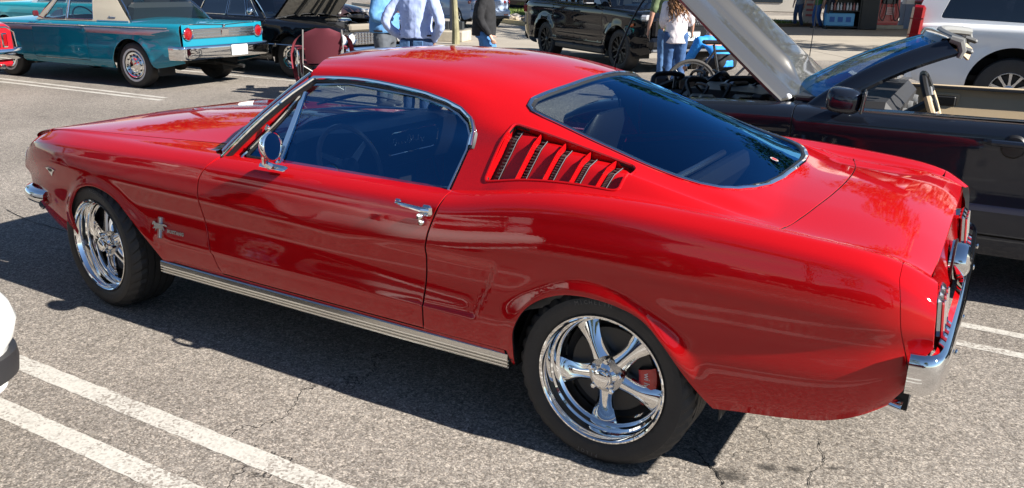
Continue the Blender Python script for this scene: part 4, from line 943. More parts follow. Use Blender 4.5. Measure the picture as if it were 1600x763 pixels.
def wheel(parent, phase, R=.326, wd=.235):
    w = tyre_mb(R, wd); 
    root = bpy.data.objects.new('wheel', None); COL.objects.link(root); root.parent = parent
    ty = w.build('tyre', RUBBER, root, angle=32)
    LET = mat('tyre_lettering', (.11, .107, .104), .5)
    mb = MB()
    prof = [(.222, .012), (.232, .004), (.2345, -.001), (.233, -.0055), (.228, -.006), (.2235, -.002), (.2215, .006), (.2185, .012), (.2165, .016), (.2155, .030), (.2140, .045), (.2075, .049), (.2050, .054), (.2040, .068), (.1975, .073), (.1945, .078), (.194, .100), (.192, .20), (.20, .21)]
    mb.lathe(prof, (0, 0, 0), 'y', 96); rim = mb.build('rim', ALLOY, root, angle=26)
    for k in range(5):
        a = phase + 2 * PI * k / 5; d = Vector((math.cos(a), 0, math.sin(a))); s_ = Vector((-math.sin(a), 0, math.cos(a)))
        G = []
        for u in np.linspace(0, 1, 13):
            r = .040 + .157 * u; hwid = .0375 - .0080 * math.sin(PI * min(1, u * 1.15)) + .011 * max(0, (u - .40) / .60) ** 1.5
            yf = .044 + .034 * u ** 1.2; hgt = .020 + .004 * math.cos(PI * u)
            row = []
            for q in np.linspace(-1, 1, 11):
                crown = (1 - abs(q) ** 2.0)
                row.append(d * r + s_ * hwid * q + Vector((0, yf + hgt * (1 - crown) * 1.0, 0)))
            row += [d * r + s_ * hwid * .9 + Vector((0, yf + .05, 0)), d * r - s_ * hwid * .9 + Vector((0, yf + .05, 0))]
            row.append(row[0]); G.append(row)
        mb = MB(); mb.grid(G); mb.build('spoke', ALLOY, rim, angle=50)
    mb = MB(); mb.lathe([(.0, .040), (.036, .040), (.062, .047), (.066, .054), (.066, .10)], (0, 0, 0), 'y', 40); mb.build('hub', ALLOYB, rim, angle=30)
    G = []; n = 80
    prof = [(.0, .0), (.020, .0005), (.028, .004), (.030, .008), (.034, .010), (.035, .026), (.045, .034), (.047, .042)]
    mb = MB(); V = []; F = []
    for i, (r, h) in enumerate(prof):
        for k in range(n):
            a = 2 * PI * k / n; rr = r * (1 + (.10 * math.cos(5 * (a - phase - PI / 5)) if i >= 6 else 0)); V.append((rr * math.cos(a), h, rr * math.sin(a)))
    for i in range(len(prof) - 1):
        for k in range(n): F.append((i * n + k, (i + 1) * n + k, (i + 1) * n + (k + 1) % n, i * n + (k + 1) % n))
    mb.add(V, F); cap = mb.build('hub_cap', ALLOY, rim, angle=25)
    for k in range(5):
        a = phase + PI / 5 + 2 * PI * k / 5; c = Vector((math.cos(a) * .057, .0, math.sin(a) * .057))
        mb = MB(); mb.lathe([(.0, .026), (.008, .027), (.0105, .030), (.0105, .052)], c, 'y', 6); mb.build('lug_nut', CHROME, rim, angle=20)
    mb = MB(); mb.lathe([(.0, .105), (.155, .105), (.157, .108), (.157, .125), (.150, .128)], (0, 0, 0), 'y', 48); dc = mb.build('brake_disc', DISC, root, angle=25)
    mb = MB(); mb.lathe([(.19, .13), (.0, .14)], (0, 0, 0), 'y', 32); mb.build('brake_shield', DARKM, root)
    mb = MB(); G = []
    for a in np.linspace(-.62, .30, 12):
        d = Vector((math.cos(a), 0, math.sin(a))); G.append([d * r + Vector((0, y, 0)) for r, y in ((.105, .118), (.108, .086), (.118, .080), (.158, .080), (.172, .088), (.176, .12))])
    mb.grid(G); cl_ = mb.build('caliper', CALRED, root, angle=40)
    arc_text('caliper_lettering', 'wilwood', .139, -.16, .030, WHITEPR, cl_, y=.0795, step=.098)
    arc_text('tyre_lettering', 'MICHELIN', .283, PI * .5 + .12, .020, LET, ty, step=.062)
    arc_text('tyre_lettering', 'PILOT', .283, -PI * .5 - .1, .018, LET, ty, step=.062)
    return root
wR = wheel(car, 2.12); wR.location = (1.3715, -.835, .322)
def place_wheel(src, loc, rz):
    c = copy_tree(src, car); c.location = loc; c.rotation_euler = (0, 0, rz); return c
place_wheel(wR, (1.3715, .835, .322), PI)
wF = place_wheel(wR, (-1.3715, -.838, .322), -.10); wF.rotation_euler = (0, .35, -.10)
place_wheel(wR, (-1.3715, .83, .322), PI - .10)
# ================================================================ the other vehicles
# every vehicle is built with its nose to -x and its right side at +y, then set in place
def simple_wheel(name, R, wd, rim_r, style, m=ALLOY, spokes=10, white=False, tyre=RUBBER):
    root = bpy.data.objects.new('wheel', None); COL.objects.link(root)
    mb = MB(); mb.lathe([(rim_r - .004, .02), (rim_r + .006, .004), ((rim_r + R) / 2, -.010), (R - .02, .002), (R - .004, .022), (R, .05), (R, wd - .05), (R - .02, wd), (rim_r, wd - .01)], (0, 0, 0), 'y', 56)
    ty = mb.build('tyre', tyre, root, angle=40)
    if white:
        mb = MB(); mb.lathe([(rim_r + .022, -.0035), (rim_r + .028, -.006), (rim_r + .048, -.0105), (rim_r + .052, -.009)], (0, 0, 0), 'y', 56); mb.build('white_wall', mat('white_wall', (.7, .69, .66), .6), ty)
    if style == 'cover':
        mb = MB(); mb.lathe([(rim_r + .006, .006), (rim_r - .006, -.006), (rim_r - .03, .0), (rim_r - .045, .012), (rim_r - .05, .006), (rim_r * .62, -.006), (rim_r * .55, .004), (rim_r * .40, .0), (rim_r * .36, -.012), (.0, -.020)], (0, 0, 0), 'y', 56)
        r = mb.build('wheel_cover', m, root, angle=25)
        for k in range(12):
            a = 2 * PI * k / 12; c = Vector((math.cos(a), 0, math.sin(a))) * (rim_r * .76)
            mb = MB(); mb.box((0, 0, 0), (.012, .010, .03)); mb.V = [Vector((v.x * math.sin(a) + v.z * math.cos(a), v.y + .001, -v.x * math.cos(a) + v.z * math.sin(a))) + c for v in mb.V]; mb.build('cover_slot', BLACK, r)
    else:
        mb = MB(); mb.lathe([(rim_r + .006, .006), (rim_r, -.004), (rim_r - .008, -.004), (rim_r - .014, .012), (rim_r - .018, .05), (rim_r - .022, .18)], (0, 0, 0), 'y', 56); r = mb.build('rim', m, root, angle=30)
        for k in range(spokes):
            a = 2 * PI * (k + .5) / spokes; d = Vector((math.cos(a), 0, math.sin(a))); s_ = Vector((-math.sin(a), 0, math.cos(a)))
            h = .030 if spokes > 6 else .028; mb = MB(); G = []
            pairs = [(0, 1)] if style != 'vee' else [(-1, 1), (1, 1)]
            for sh, _ in pairs:
                sgl = [[d * rr + s_ * (sh * .055 * max(0, (rr - rim_r * .45) / rim_r) * 2 + q * hw) + Vector((0, y, 0)) for q, y in ((-1, .03), (-1, .012 + .02 * (1 - rr / rim_r)), (1, .012 + .02 * (1 - rr / rim_r)), (1, .03))] for rr, hw in ((.05, h * .7), (rim_r * .5, h * .42), (rim_r - .012, h * .6))]
                mb.grid(sgl)
            mb.build('spoke', m, r, smooth=False)
        mb = MB(); mb.lathe([(0, .012), (.04, .012), (.065, .025), (.07, .06)], (0, 0, 0), 'y', 24); mb.build('hub_cap', m, r)
        mb = MB(); mb.lathe([(0, .07), (rim_r - .03, .07)], (0, 0, 0), 'y', 32); mb.build('brake_disc', mat('shadow_disc', (.03, .03, .03), .5, .5), root)
    return root
def put_wheels(root, proto, xs, half, z, skip=()):
    first = True
    for i, x in enumerate(xs):
        for sd in (-1, 1):
            if (i, sd) in skip: continue
            w = proto if first else copy_tree(proto, root)
            w.parent = root; first = False; w.location = (x, sd * half, z); w.rotation_euler = (0, 0, 0 if sd < 0 else PI)
ST = [0, .07, .22, .40, .55, .605, .70, 1.30]
def car_loft(sp):
    Wf = smooth_of(sp['W']); zb = smooth_of(sp['z0']); zs = smooth_of(sp['z7']); zcf = smooth_of(sp['zc'])
    off = sp.get('off', [-.06, -.018, 0, -.006, -.020, -.065]); fr = sp.get('fr', [0, .10, .35, .66, .965, 1.0])
    inn = sp.get('inn', .17)
    ws_ = [(lambda o: (lambda x: Wf(x) + o))(o) for o in off] + [lambda x: np.maximum(Wf(x) - inn, .2), lambda x: 0 * np.asarray(x, float)]
    zs_ = [(lambda f: (lambda x: zb(x) + f * (zs(x) - zb(x))))(f) for f in fr] + [lambda x: zs(x) + .004 + .15 * (zcf(x) - zs(x)), zcf]
    arches = sp['arches']; lip = sp.get('lip', .012); lw = sp.get('lipw', .05); crease = sp.get('crease')
    def disp(x, t, w, z):
        dw = 0 * w
        for cx, cz, r in arches:
            d = np.abs(np.hypot(x - cx, z - cz) - r); dw = dw + lip * np.exp(-(d / lw) ** 2) * (t < .56) * _sst(cz - .12, cz + .1, z)
        if crease:
            for cz_, amp, wd in crease: dw = dw + amp * np.exp(-((z - cz_) / wd) ** 2) * (t < .6)
        return dw, 0 * w
    L = Loft(ST, ws_, zs_, True, disp); L.zb = zb; L.arches = arches; return L
def side_bottom(L, a, b, n=40, lift=0.0):
    xs = list(np.linspace(a, b, n))
    for cx, cz, r in L.arches:
        for an in np.linspace(.02, PI - .02, 26):
            x = cx - r * math.cos(an)
            if a < x < b: xs.append(x)
    out = []
    for x in sorted(xs):
        z = float(L.zb(x)) + lift; 
        for cx, cz, r in L.arches:
            if abs(x - cx) < r: z = max(z, cz + math.sqrt(r * r - (x - cx) ** 2))
        out.append((x, L.t_of(x, z, 2, 0, .6)))
    return out
def body_sides(root, L, segs, m, sp_=.06, top=.70, gap=.004, sides=(-1, 1)):
    """segs: (name, x0, x1, sill) from nose to tail"""
    out = {}
    for sd in sides:
        for nm, a, b, sill in segs:
            bt_ = side_bottom(L, a + gap, b - gap)
            if sill: bt_ = [(x, max(t, sill)) for x, t in bt_]
            o = bt_ + [(b - gap, .3), (b - gap, top)] + [(x, top) for x in np.linspace(b - gap, a + gap, 14)[1:-1]] + [(a + gap, top), (a + gap, .3)]
            tt = [t for x, t in bt_]
            if bt_[-1][1] > .3: o.remove((b - gap, .3))
            if bt_[0][1] > .3: o.pop()
            out[(nm, sd, a)] = panel(nm, L, o, m, root, sp=sp_, side=sd, flange=.02)
            if sill:
                o = [(x, .0) for x in np.linspace(a, b, 8)] + [(x, sill - .01) for x in np.linspace(b, a, 8)]
                if ('sill', sd) not in out: pass
                panel('sill', L, o, m, root, sp=.1, side=sd, flange=0)
    return out
def top_panel(root, L, nm, a, b, m, top=.70, sp_=.09, gap=.004, bow=0.0):
    o = [(a + gap - bow * (1 - ((t - top) / 0.6 - 1) ** 2 * 0 - (1 - (t - top) / (1.30 - top)) ** 2), t) for t in np.linspace(1.30, top + .006, 8)]
    o += [(x, top + .006) for x in np.linspace(a + gap, b - gap, 14)[1:]] + [(b - gap, t) for t in np.linspace(top + .006, 1.30, 8)[1:]]
    return panel(nm, L, both(L, o[:-1] + [o[-1]])[:-1] if False else both_u(L, o), m, root, sp=sp_, flange=.015)
def both_u(L, half):
    T = L.t[-1]; h = [p for p in half if p[1] < T - 1e-6]; a, b = half[0], half[-1]
    return [a] + h + [b] + [(x, 2 * T - t) for x, t in reversed(h)]
class Green:
    """cabin: side plane from belt to roof edge, crowned roof, ruled screens"""
    def __init__(s, g):
        s.g = g; B = g['base']; E = g['edge']; Cn = g['roof']
        wb = smooth_of([(x, w) for x, w, z in B]); zb = smooth_of([(x, z) for x, w, z in B]); we = smooth_of([(x, w) for x, w, z in E]); ze = smooth_of([(x, z) for x, w, z in E]); zc = smooth_of(Cn)
        k = g.get('tumble', .012); cr = g.get('rail', .055)
        s.L = Loft([0, .25, .5, .58, 1.15], [wb, lambda x: (wb(x) + we(x)) / 2 + k, we, lambda x: we(x) - cr, lambda x: 0 * np.asarray(x, float)],
                   [zb, lambda x: (zb(x) + ze(x)) / 2, ze, lambda x: ze(x) + cr * .55, zc], True)
    def t(s, f): return f * .5
    def build(s, root, m, glass_m, windows, roof_mat=None, trim=None, pillar_m=None, ws_bow=.14, rw_bow=.10, rear=True, front=True, roof=True):
        g = s.g; L = s.L; GC_ = 1.15; rm = roof_mat or m
        xh, xr = g['header'], g['rear_edge']; xc, xb = g['cowl'], g['deck']
        o = [(xh, GC_), (xh, .9), (xh + .01, .58), (xh + .02, .5), (xc + (xh - xc) * .5, .25), (xc, 0), (xb, 0), (xb + (xr - xb) * .5, .25), (xr - .02, .5), (xr - .01, .58), (xr, .9), (xr, GC_)]
        holes = []
        polys = [rounded([(x, f * .5) for x, f in w], g.get('wr', .03), 4) for w in windows]
        for pl in polys: holes += [pl, [(x, 2 * GC_ - t) for x, t in pl]]
        if roof: panel('roof', L, both_u(L, o), rm, root, holes=holes, sp=.07, flange=.02)
        for pl in polys:
            for sd in (-1, 1):
                w_ = panel('side_window', L, pl, glass_m, root, sp=.12, flange=0, off=-.010, side=sd)
                if trim:
                    mb = MB(); mb.tube(on_surf(L, resample(pl, .08), sd, -.001), .008, 5, closed=True); mb.build('window_frame', trim, w_)
        e = lambda x, u: L(np.array([x]), np.array([.60 + (1.15 - .60) * (1 - abs(u))]))[0] if abs(u) < 1 else L(np.array([x + .012]), np.array([.52]))[0]
        def scr(xt, xb_, bow, nm):
            G = []
            wB = L(np.array([xb_]), np.array([.0]))[0]; hw = wB[1] - .035
            for u in np.linspace(-1, 1, 13):
                tp = L(np.array([xt]), np.array([1.15 - (1.15 - .53) * abs(u)]))[0]
                p1 = Vector((tp[0], math.copysign(tp[1], u) if abs(u) > 1e-6 else 0, tp[2] - .006)); sg = -1 if bow > 0 else 1
                p0 = Vector((xb_ - bow * (1 - u * u), hw * u, wB[2] + .02 * (1 - u * u)))
                G.append([p0.lerp(p1, v) + Vector((-bow * .15 * 4 * v * (1 - v), 0, .02 * 4 * v * (1 - v))) for v in np.linspace(0, 1, 7)])
            mb = MB(); mb.grid(G); w_ = mb.build(nm, glass_m, root, angle=180)
            if trim:
                per = [r[0] for r in G] + G[-1][1:] + [r[-1] for r in G[::-1]][1:] + G[0][::-1][1:-1]
                mb = MB(); mb.tube(per, .010, 5, closed=True); mb.build('window_surround', trim, w_)
        if front: scr(xh, xc, ws_bow, 'windscreen')
        if rear: scr(xr, xb, -rw_bow, 'rear_window')
def wells(root, L, half, r_add=.02):
    mb = MB()
    x0 = min(a[0] for a in L.arches) ; x1 = max(a[0] for a in L.arches)
    mb.box(((x0 + x1) / 2, 0, float(L.zb(0)) + .12), (x1 - x0 + .6, 2 * half - .42, .14), bev=.02)
    mb.build('underbody', DARKM, root)
    for cx, cz, r in L.arches:
        for sd in (-1, 1):
            mb = MB(); mb.prism([(cx + math.cos(a) * (r + .03), cz - .08 + math.sin(a) * (r + .09)) for a in np.linspace(-.1, PI + .1, 16)], lambda a, b: (a, sd * (half - .36), b), (0, -.02 * sd, 0))
            mb.grid([[(cx + math.cos(a) * (r + .03), sd * y, cz - .08 + math.sin(a) * (r + .09)) for y in (half - .36, half - .05)] for a in np.linspace(-.1, PI + .1, 16)]); mb.build('wheel_house', DARKM, root)
SEATM = mat('seat_dark', (.02, .02, .022), .6)
def cabin(root, x0, x1, half, z0, zbelt, steer_y=-.36, seatm=None, wheel_col=None):
    sm = seatm or SEATM
    mb = MB(); mb.box(((x0 + x1) / 2, 0, z0 + .03), (x1 - x0, 2 * half, .06)); mb.build('cabin_floor', DARKM, root)
    mb = MB(); mb.box((x0 + .18, 0, zbelt - .12), (.34, 2 * half, .22), bev=.05); mb.build('dashboard', sm, root)
    for y in (-.36, .36):
        mb = MB(); mb.box((x0 + 1.05, y, z0 + .30), (.5, .5, .18), bev=.06); s_ = mb.build('front_seat', sm, root)
        mb = MB(); mb.box((x0 + 1.32, y, z0 + .62), (.13, .50, .62), Euler((0, .2, 0)), bev=.06); mb.build('seat_back', sm, s_)
    mb = MB(); mb.box((x1 - .45, 0, z0 + .30), (.5, 1.2, .18), bev=.06); s_ = mb.build('rear_seat', sm, root)
    mb = MB(); mb.box((x1 - .16, 0, z0 + .58), (.14, 1.25, .5), Euler((0, .3, 0)), bev=.06); mb.build('seat_back', sm, s_)
    mb = MB(); c = Vector((x0 + .52, steer_y, zbelt + .02)); M_ = Matrix.Translation(c) @ Euler((0, -.5, 0)).to_matrix().to_4x4(); mb.X = M_
    mb.tube([(0, .19 * math.cos(a), .19 * math.sin(a)) for a in np.linspace(0, 2 * PI, 29)[:-1]], .012, 6, closed=True); st = mb.build('steering_wheel', wheel_col or BLKPLASTIC, root)
    mb = MB(); mb.X = M_; mb.box((0, 0, 0), (.02, .36, .04), bev=.008); mb.tube([(0, 0, 0), (-.3, 0, -.02)], .03, 8); mb.build('wheel_spoke', BLKPLASTIC, st)
def block(root, nm, c, d, m, bev=.01, rot=None):
    mb = MB(); mb.box(c, d, rot, bev=bev); return mb.build(nm, m, root)
def lampdisc(root, nm, c, r, m, rim=CHROME, axis='x', sgn=1):
    mb = MB(); mb.lathe([(r * 1.0, -.03 * sgn), (r * 1.12, .005 * sgn), (r * 1.02, .022 * sgn), (r * .9, .008 * sgn)], c, axis, 24); o = mb.build(nm, rim, root)
    mb = MB(); mb.lathe([(r * .95, .0), (r * .8, .010 * sgn), (r * .45, .014 * sgn), (r * .4, .020 * sgn), (0, .022 * sgn)], c, axis, 24); mb.build('lens', m, o)
    return o
def text_at(nm, body, size, o, x, y, m, parent, ext=.001, **k): return text_obj(nm, body, size, frame(o, x, y), m, parent, ext, **k)
LAMPW = mat('lamp_white', (.75, .76, .78), .08, .5)
PLATEW = mat('plate_white', (.78, .80, .80), .4)
BGLASS = glass('car_glass_dark', (.30, .36, .40), 1.75)
CGLASS = glass('car_glass_clear', (.72, .80, .80), 1.55)
# ---------------------------------------------------------------- teal sixties coupe, seen from the rear quarter
TEAL = paint('teal_paint', (.008, .20, .29), rough=.35)
tc_ = thing('teal_coupe', 'teal sixties two-door with cream vinyl roof pillar, round red tail lights and white-wall tyres', 'car')
sp = dict(W=[(-2.5, .78), (-2.2, .86), (-1.4, .89), (.5, .895), (1.8, .89), (2.35, .85), (2.50, .82)], z0=[(-2.5, .36), (-1.6, .27), (1.5, .27), (2.0, .32), (2.5, .42)],
          z7=[(-2.5, .84), (-1.5, .89), (0, .915), (1.3, .935), (2.0, .945), (2.42, .955), (2.50, .95)], zc=[(-2.5, .86), (-1.5, .95), (-.7, .98), (1.2, 1.0), (1.6, .985), (2.2, .965), (2.5, .93)],
          arches=[(-1.47, .34, .385), (1.47, .32, .40)], off=[-.07, -.022, -.004, 0, -.012, -.05], crease=[(.83, .012, .03), (.66, -.008, .05)], lip=.010)
L_ = car_loft(sp)
body_sides(tc_, L_, [('front_fender', -2.5, -.72, 0), ('door', -.72, .55, .10), ('quarter_panel', .55, 2.44, 0)], TEAL, .06)
top_panel(tc_, L_, 'bonnet', -2.48, -.78, TEAL); top_panel(tc_, L_, 'cowl', -.78, -.62, TEAL); top_panel(tc_, L_, 'rear_deck', 1.20, 1.48, TEAL); top_panel(tc_, L_, 'boot_lid', 1.48, 2.46, TEAL)
CREAM = mat('cream_vinyl', (.56, .50, .38), .55, bump=(120, .2, 2))
g = Green(dict(base=[(-.8, .80, .925), (1.6, .80, .95)], edge=[(-.8, .64, 1.36), (.2, .63, 1.39), (1.0, .61, 1.37), (1.6, .58, 1.30)], roof=[(-.8, 1.40), (.2, 1.45), (1.0, 1.42), (1.6, 1.34)], header=-.18, rear_edge=.92, cowl=-.70, deck=1.42, wr=.02, tumble=.015))
g.build(tc_, TEAL, CGLASS, [[(-.52, .05), (.00, .05), (.00, .90), (-.16, .90)], [(.035, .05), (.62, .05), (.50, .90), (.035, .90)]], roof_mat=CREAM, trim=CHROME, ws_bow=.22, rw_bow=.16)
for sd in (-1, 1):
    mb = MB(); mb.tube(on_surf(L_, [(x, L_.t_of(x, .845 + .012 * (x + 2), 2, .2, .6)) for x in np.linspace(-2.3, 2.25, 22)], sd, .004), .011, 6); mb.build('side_moulding', CHROME, tc_)
    bnd = [(x, L_.t_of(x, .760 + .006 * (x + 2), 2, .2, .6)) for x in np.linspace(-2.3, 2.28, 18)] + [(x, L_.t_of(x, .822 + .012 * (x + 2), 2, .2, .6)) for x in np.linspace(2.28, -2.3, 18)]
    panel('side_band', L_, bnd, mat('band_silver', (.40, .37, .40), .35, .8), tc_, sp=.08, flange=0, off=.003, side=sd)
    mb = MB(); mb.tube(on_surf(g.L, [(x, .004) for x in np.linspace(.72, 1.40, 8)], sd, .006), .012, 6); mb.build('pillar_moulding', CHROME, tc_)
    mb = MB(); mb.tube([(.40, sd * .905, .875), (.44, sd * .93, .88), (.52, sd * .93, .88), (.55, sd * .90, .875)], .010, 6); mb.build('door_handle', CHROME, tc_)
    lampdisc(tc_, 'tail_light', (2.47, sd * .705, .815), .085, REDLENS)
    p = on_surf(g.L, [(1.02, .07)], sd, .004)[0]; q = on_surf(g.L, [(1.06, .07)], sd, .004)[0]; r_ = on_surf(g.L, [(1.02, .10)], sd, .004)[0]
    text_obj('roof_script', 'Fairlane', .05, frame(p, (q - p) * (1 if sd < 0 else -1), r_ - p), CHROME, tc_, .003, shear=.4)
mb = MB(); G = []
for v in np.linspace(0, 1, 7):
    G.append([(2.452 + .012 * v - .0 * abs(y), y, .945 - .345 * v) for y in np.linspace(-.80, .80, 13)])
mb.grid(G); mb.build('tail_panel', TEAL, tc_, flip_fix=False)
block(tc_, 'tail_trim', (2.465, 0, .815), (.02, 1.25, .14), mat('trim_silver', (.62, .62, .62), .22, 1), .006)
for z in (.775, .815, .855): block(tc_, 'trim_rib', (2.478, 0, z), (.012, 1.24, .014), CHROME, .004)
block(tc_, 'trim_badge', (2.482, 0, .82), (.016, .15, .10), CHROME, .01)
mb = MB(); mb.lathe([(0, .012), (.02, .01), (.024, 0)], (2.47, 0, .915), 'x', 14); mb.build('boot_lock', CHROME, tc_)
tb = [(2.28, -.905), (2.42, -.90), (2.50, -.87), (2.535, -.78), (2.55, -.4)]
bp_ = bumper('rear_bumper', tb + [(2.555, 0)] + [(x, -y) for x, y in tb[::-1]], [(-.03, .64), (0, .65), (.012, .635), (.012, .60), (.006, .55), (.012, .50), (0, .455), (-.04, .45)], CHROME, tc_)
pl = block(tc_, 'number_plate', (2.575, .18, .555), (.012, .33, .155), PLATEW, .006)
fb_ = [(-2.3, -.9), (-2.5, -.86), (-2.6, -.6), (-2.62, 0), (-2.6, .6), (-2.5, .86), (-2.3, .9)]
bumper('front_bumper', fb_, [(-d, z) for d, z in [(-.03, .60), (0, .61), (.012, .55), (0, .47), (-.04, .46)]], CHROME, tc_)
block(tc_, 'grille', (-2.49, 0, .70), (.06, 1.5, .22), mat('trim_silver', (.6, .6, .6), .25, 1))
wells(tc_, L_, .86); cabin(tc_, -.66, 1.3, .74, .40, .93, wheel_col=mat('teal_plastic', (.01, .10, .14), .3))
mb = MB(); mb.box((-.50, -.935, 1.02), (.05, .11, .085), Euler((0, 0, .2)), bev=.02); mb.tube([(-.48, -.84, .95), (-.49, -.92, .99)], .01, 6); mb.build('door_mirror', mat('mirror_maroon', (.08, .01, .015), .3), tc_)
mb = MB(); mb.tube([(1.9, .35, .33), (2.2, .40, .30), (2.40, .42, .28)], .03, 8); mb.tube([(.6, .3, .30), (1.9, .35, .33)], .05, 8); mb.build('exhaust_pipe', DARKM, tc_)
mb = MB(); mb.tube([(1.47, -.75, .33), (1.47, .75, .33)], .05, 8); mb.sphere((1.47, 0, .33), .14); mb.build('rear_axle', DARKM, tc_)
put_wheels(tc_, simple_wheel('w', .335, .19, .19, 'cover', CHROME, white=True), (-1.47, 1.47), .845, .335)
tc_.location = (-10.36, 5.53, 0); tc_.rotation_euler = (0, 0, math.radians(4.0))
mb = MB(); mb.prism([(0, 0), (.28, .02), (.22, .14), (.08, .10)], lambda a, b: (-.62 + a, -.62 + b * .4, .965 + b * .8), (0, .03, .01)); pp = mb.build('paper_sheet', mat('paper', (.75, .75, .74), .7), tc_)
def std_spec(L, Wd, sill, belt, hoodz, deckz, wb, R, xr=None, nose=.08, **k):
    """generic body: L length, Wd half width, wheelbase wb centred on 0 with equal-ish overhangs"""
    f = k.get('front', L / 2); r = L - f
    d = dict(W=[(-f, Wd - nose * 1.4), (-f + .25, Wd - nose * .5), (-f + .7, Wd), (0, Wd + .005), (r - .6, Wd), (r - .15, Wd - .05), (r, Wd - .09)],
             z0=[(-f, sill + .10), (-f + .5, sill), (r - .6, sill), (r, sill + .12)],
             z7=[(-f, hoodz - .16), (-f + .12, hoodz - .07), (-f + .6, hoodz - .02), (-.9, belt - .03), (0, belt), (r - .5, belt + .02), (r - .06, deckz - .01), (r, deckz - .05)],
             zc=[(-f, hoodz - .12), (-f + .15, hoodz - .03), (-f + .7, hoodz + .04), (-.9, belt + .05), (0, belt + .06), (r - .5, deckz + .04), (r, deckz - .01)],
             arches=[(-wb / 2, R, R + .055), (wb / 2, R, R + .055)])
    d.update({a: b for a, b in k.items() if a != 'front'}); return d
# ---------------------------------------------------------------- black sixties sedan with its bonnet up
BLACKP = paint('black_car_paint', (.006, .0065, .009), rough=.3)
bs = thing('black_sedan', 'long black sixties sedan with raised bonnet and chrome grille, men standing at its nose', 'car')
sp = std_spec(5.3, .95, .25, .98, .94, .96, 3.02, .345, crease=[(.70, .008, .03), (.86, .008, .04)], z7=[(-2.65, .80), (-2.55, .88), (-1.5, .93), (0, .95), (1.6, .96), (2.5, .95), (2.65, .88)])
L_ = car_loft(sp)
body_sides(bs, L_, [('front_fender', -2.62, -.95, 0), ('door', -.95, .12, .10), ('door', .12, 1.05, .10), ('quarter_panel', 1.05, 2.6, 0)], BLACKP, .08)
top_panel(bs, L_, 'cowl', -1.05, -.80, BLACKP); top_panel(bs, L_, 'rear_deck', 1.3, 2.6, BLACKP)
g = Green(dict(base=[(-.9, .84, .955), (1.7, .83, .965)], edge=[(-.9, .66, 1.36), (.3, .65, 1.40), (1.1, .63, 1.38), (1.7, .60, 1.30)], roof=[(-.9, 1.40), (.2, 1.46), (1.1, 1.43), (1.7, 1.33)], header=-.24, rear_edge=1.12, cowl=-.86, deck=1.62, wr=.02))
g.build(bs, BLACKP, BGLASS, [[(-.70, .05), (-.42, .05), (-.27, .90), (-.30, .90)], [(-.38, .05), (.13, .05), (.13, .90), (-.20, .90)], [(.17, .05), (.92, .05), (.80, .90), (.17, .90)]], trim=CHROME, ws_bow=.20)
for sd in (-1, 1):
    mb = MB(); mb.tube(on_surf(L_, [(x, L_.t_of(x, .545, 2, .1, .6)) for x in np.linspace(-2.45, 2.4, 20)], sd, .006), .022, 6, flat=.5); mb.build('side_moulding', CHROME, bs)
    mb = MB(); mb.tube([(.02, sd * .96, .86), (.06, sd * .985, .865), (.14, sd * .985, .865), (.18, sd * .955, .86)], .011, 6); mb.build('door_handle', CHROME, bs)
    for y in (.58, .78): lampdisc(bs, 'headlight', (-2.62, sd * y, .68), .085, LAMPW, sgn=-1)
    mb = MB(); mb.sphere((-.74, sd * 1.03, 1.06), (.055, .065, .065)); mb.tube([(-.72, sd * .93, .97), (-.74, sd * 1.0, 1.03)], .013, 6); mb.build('door_mirror', CHROME, bs)
    p = on_surf(L_, [(-2.25, L_.t_of(-2.25, .80, 2, .2, .6))], sd, .006)[0]; q = on_surf(L_, [(-2.2, L_.t_of(-2.2, .80, 2, .2, .6))], sd, .006)[0]
    text_obj('fender_lettering', 'CONTINENTAL', .042, frame(p, (q - p) * (1 if sd < 0 else -1), (0, 0, 1)), CHROME, bs, .003, spacing=1.05)
gr = block(bs, 'grille', (-2.60, 0, .68), (.05, 1.02, .20), mat('grille_silver', (.55, .55, .56), .25, 1))
for k in range(15): block(bs, 'grille_bar', (-2.632, -.49 + .07 * k, .68), (.02, .012, .19), CHROME, .003).parent = gr
for k in range(4): block(bs, 'grille_bar', (-2.630, 0, .61 + .046 * k), (.016, 1.0, .010), CHROME, .003).parent = gr
tb = [(-2.35, -.96), (-2.55, -.94), (-2.66, -.80), (-2.70, -.4)]
bumper('front_bumper', tb + [(-2.71, 0)] + [(x, -y) for x, y in tb[::-1]], [(-d, z) for d, z in [(-.03, .54), (0, .55), (.012, .53), (.01, .46), (0, .42), (-.04, .41)]], CHROME, bs)
bumper('rear_bumper', [(2.3, -.95), (2.6, -.9), (2.72, 0), (2.6, .9), (2.3, .95)], [(-.03, .60), (0, .61), (.012, .55), (0, .46), (-.04, .45)], CHROME, bs)
block(bs, 'tail_panel', (2.60, 0, .72), (.06, 1.7, .32), BLACKP, .02)
mb = MB(); G = []
for y in np.linspace(-.74, .74, 9):
    G.append([(-.98 - 1.62 * math.cos(.82) * u - .06 * math.sin(PI * u), y * (1 - .06 * u), .965 + 1.62 * math.sin(.82) * u + .05 * (1 - (y / .74) ** 2)) for u in np.linspace(0, 1, 7)])
mb.grid(G); mb.grid([[(p[0] + .02, p[1] * .97, p[2] - .035) for p in r] for r in G]); bh = mb.build('bonnet', [BLACKP], bs, flip_fix=False)
UND = mat('hood_underside', (.10, .09, .075), .8, bump=(14, .8, 4))
mb = MB(); mb.grid([[(p[0] + .028, p[1] * .95, p[2] - .045) for p in r] for r in G]); mb.build('bonnet_lining', UND, bh, flip_fix=False)
for y in (-.45, -.1, .3): 
    mb = MB(); mb.tube([(-1.1, y, 1.0), (-1.6, y * .8, 1.48), (-2.0, y * .7, 1.86)], .035, 6); mb.build('bonnet_brace', UND, bh)
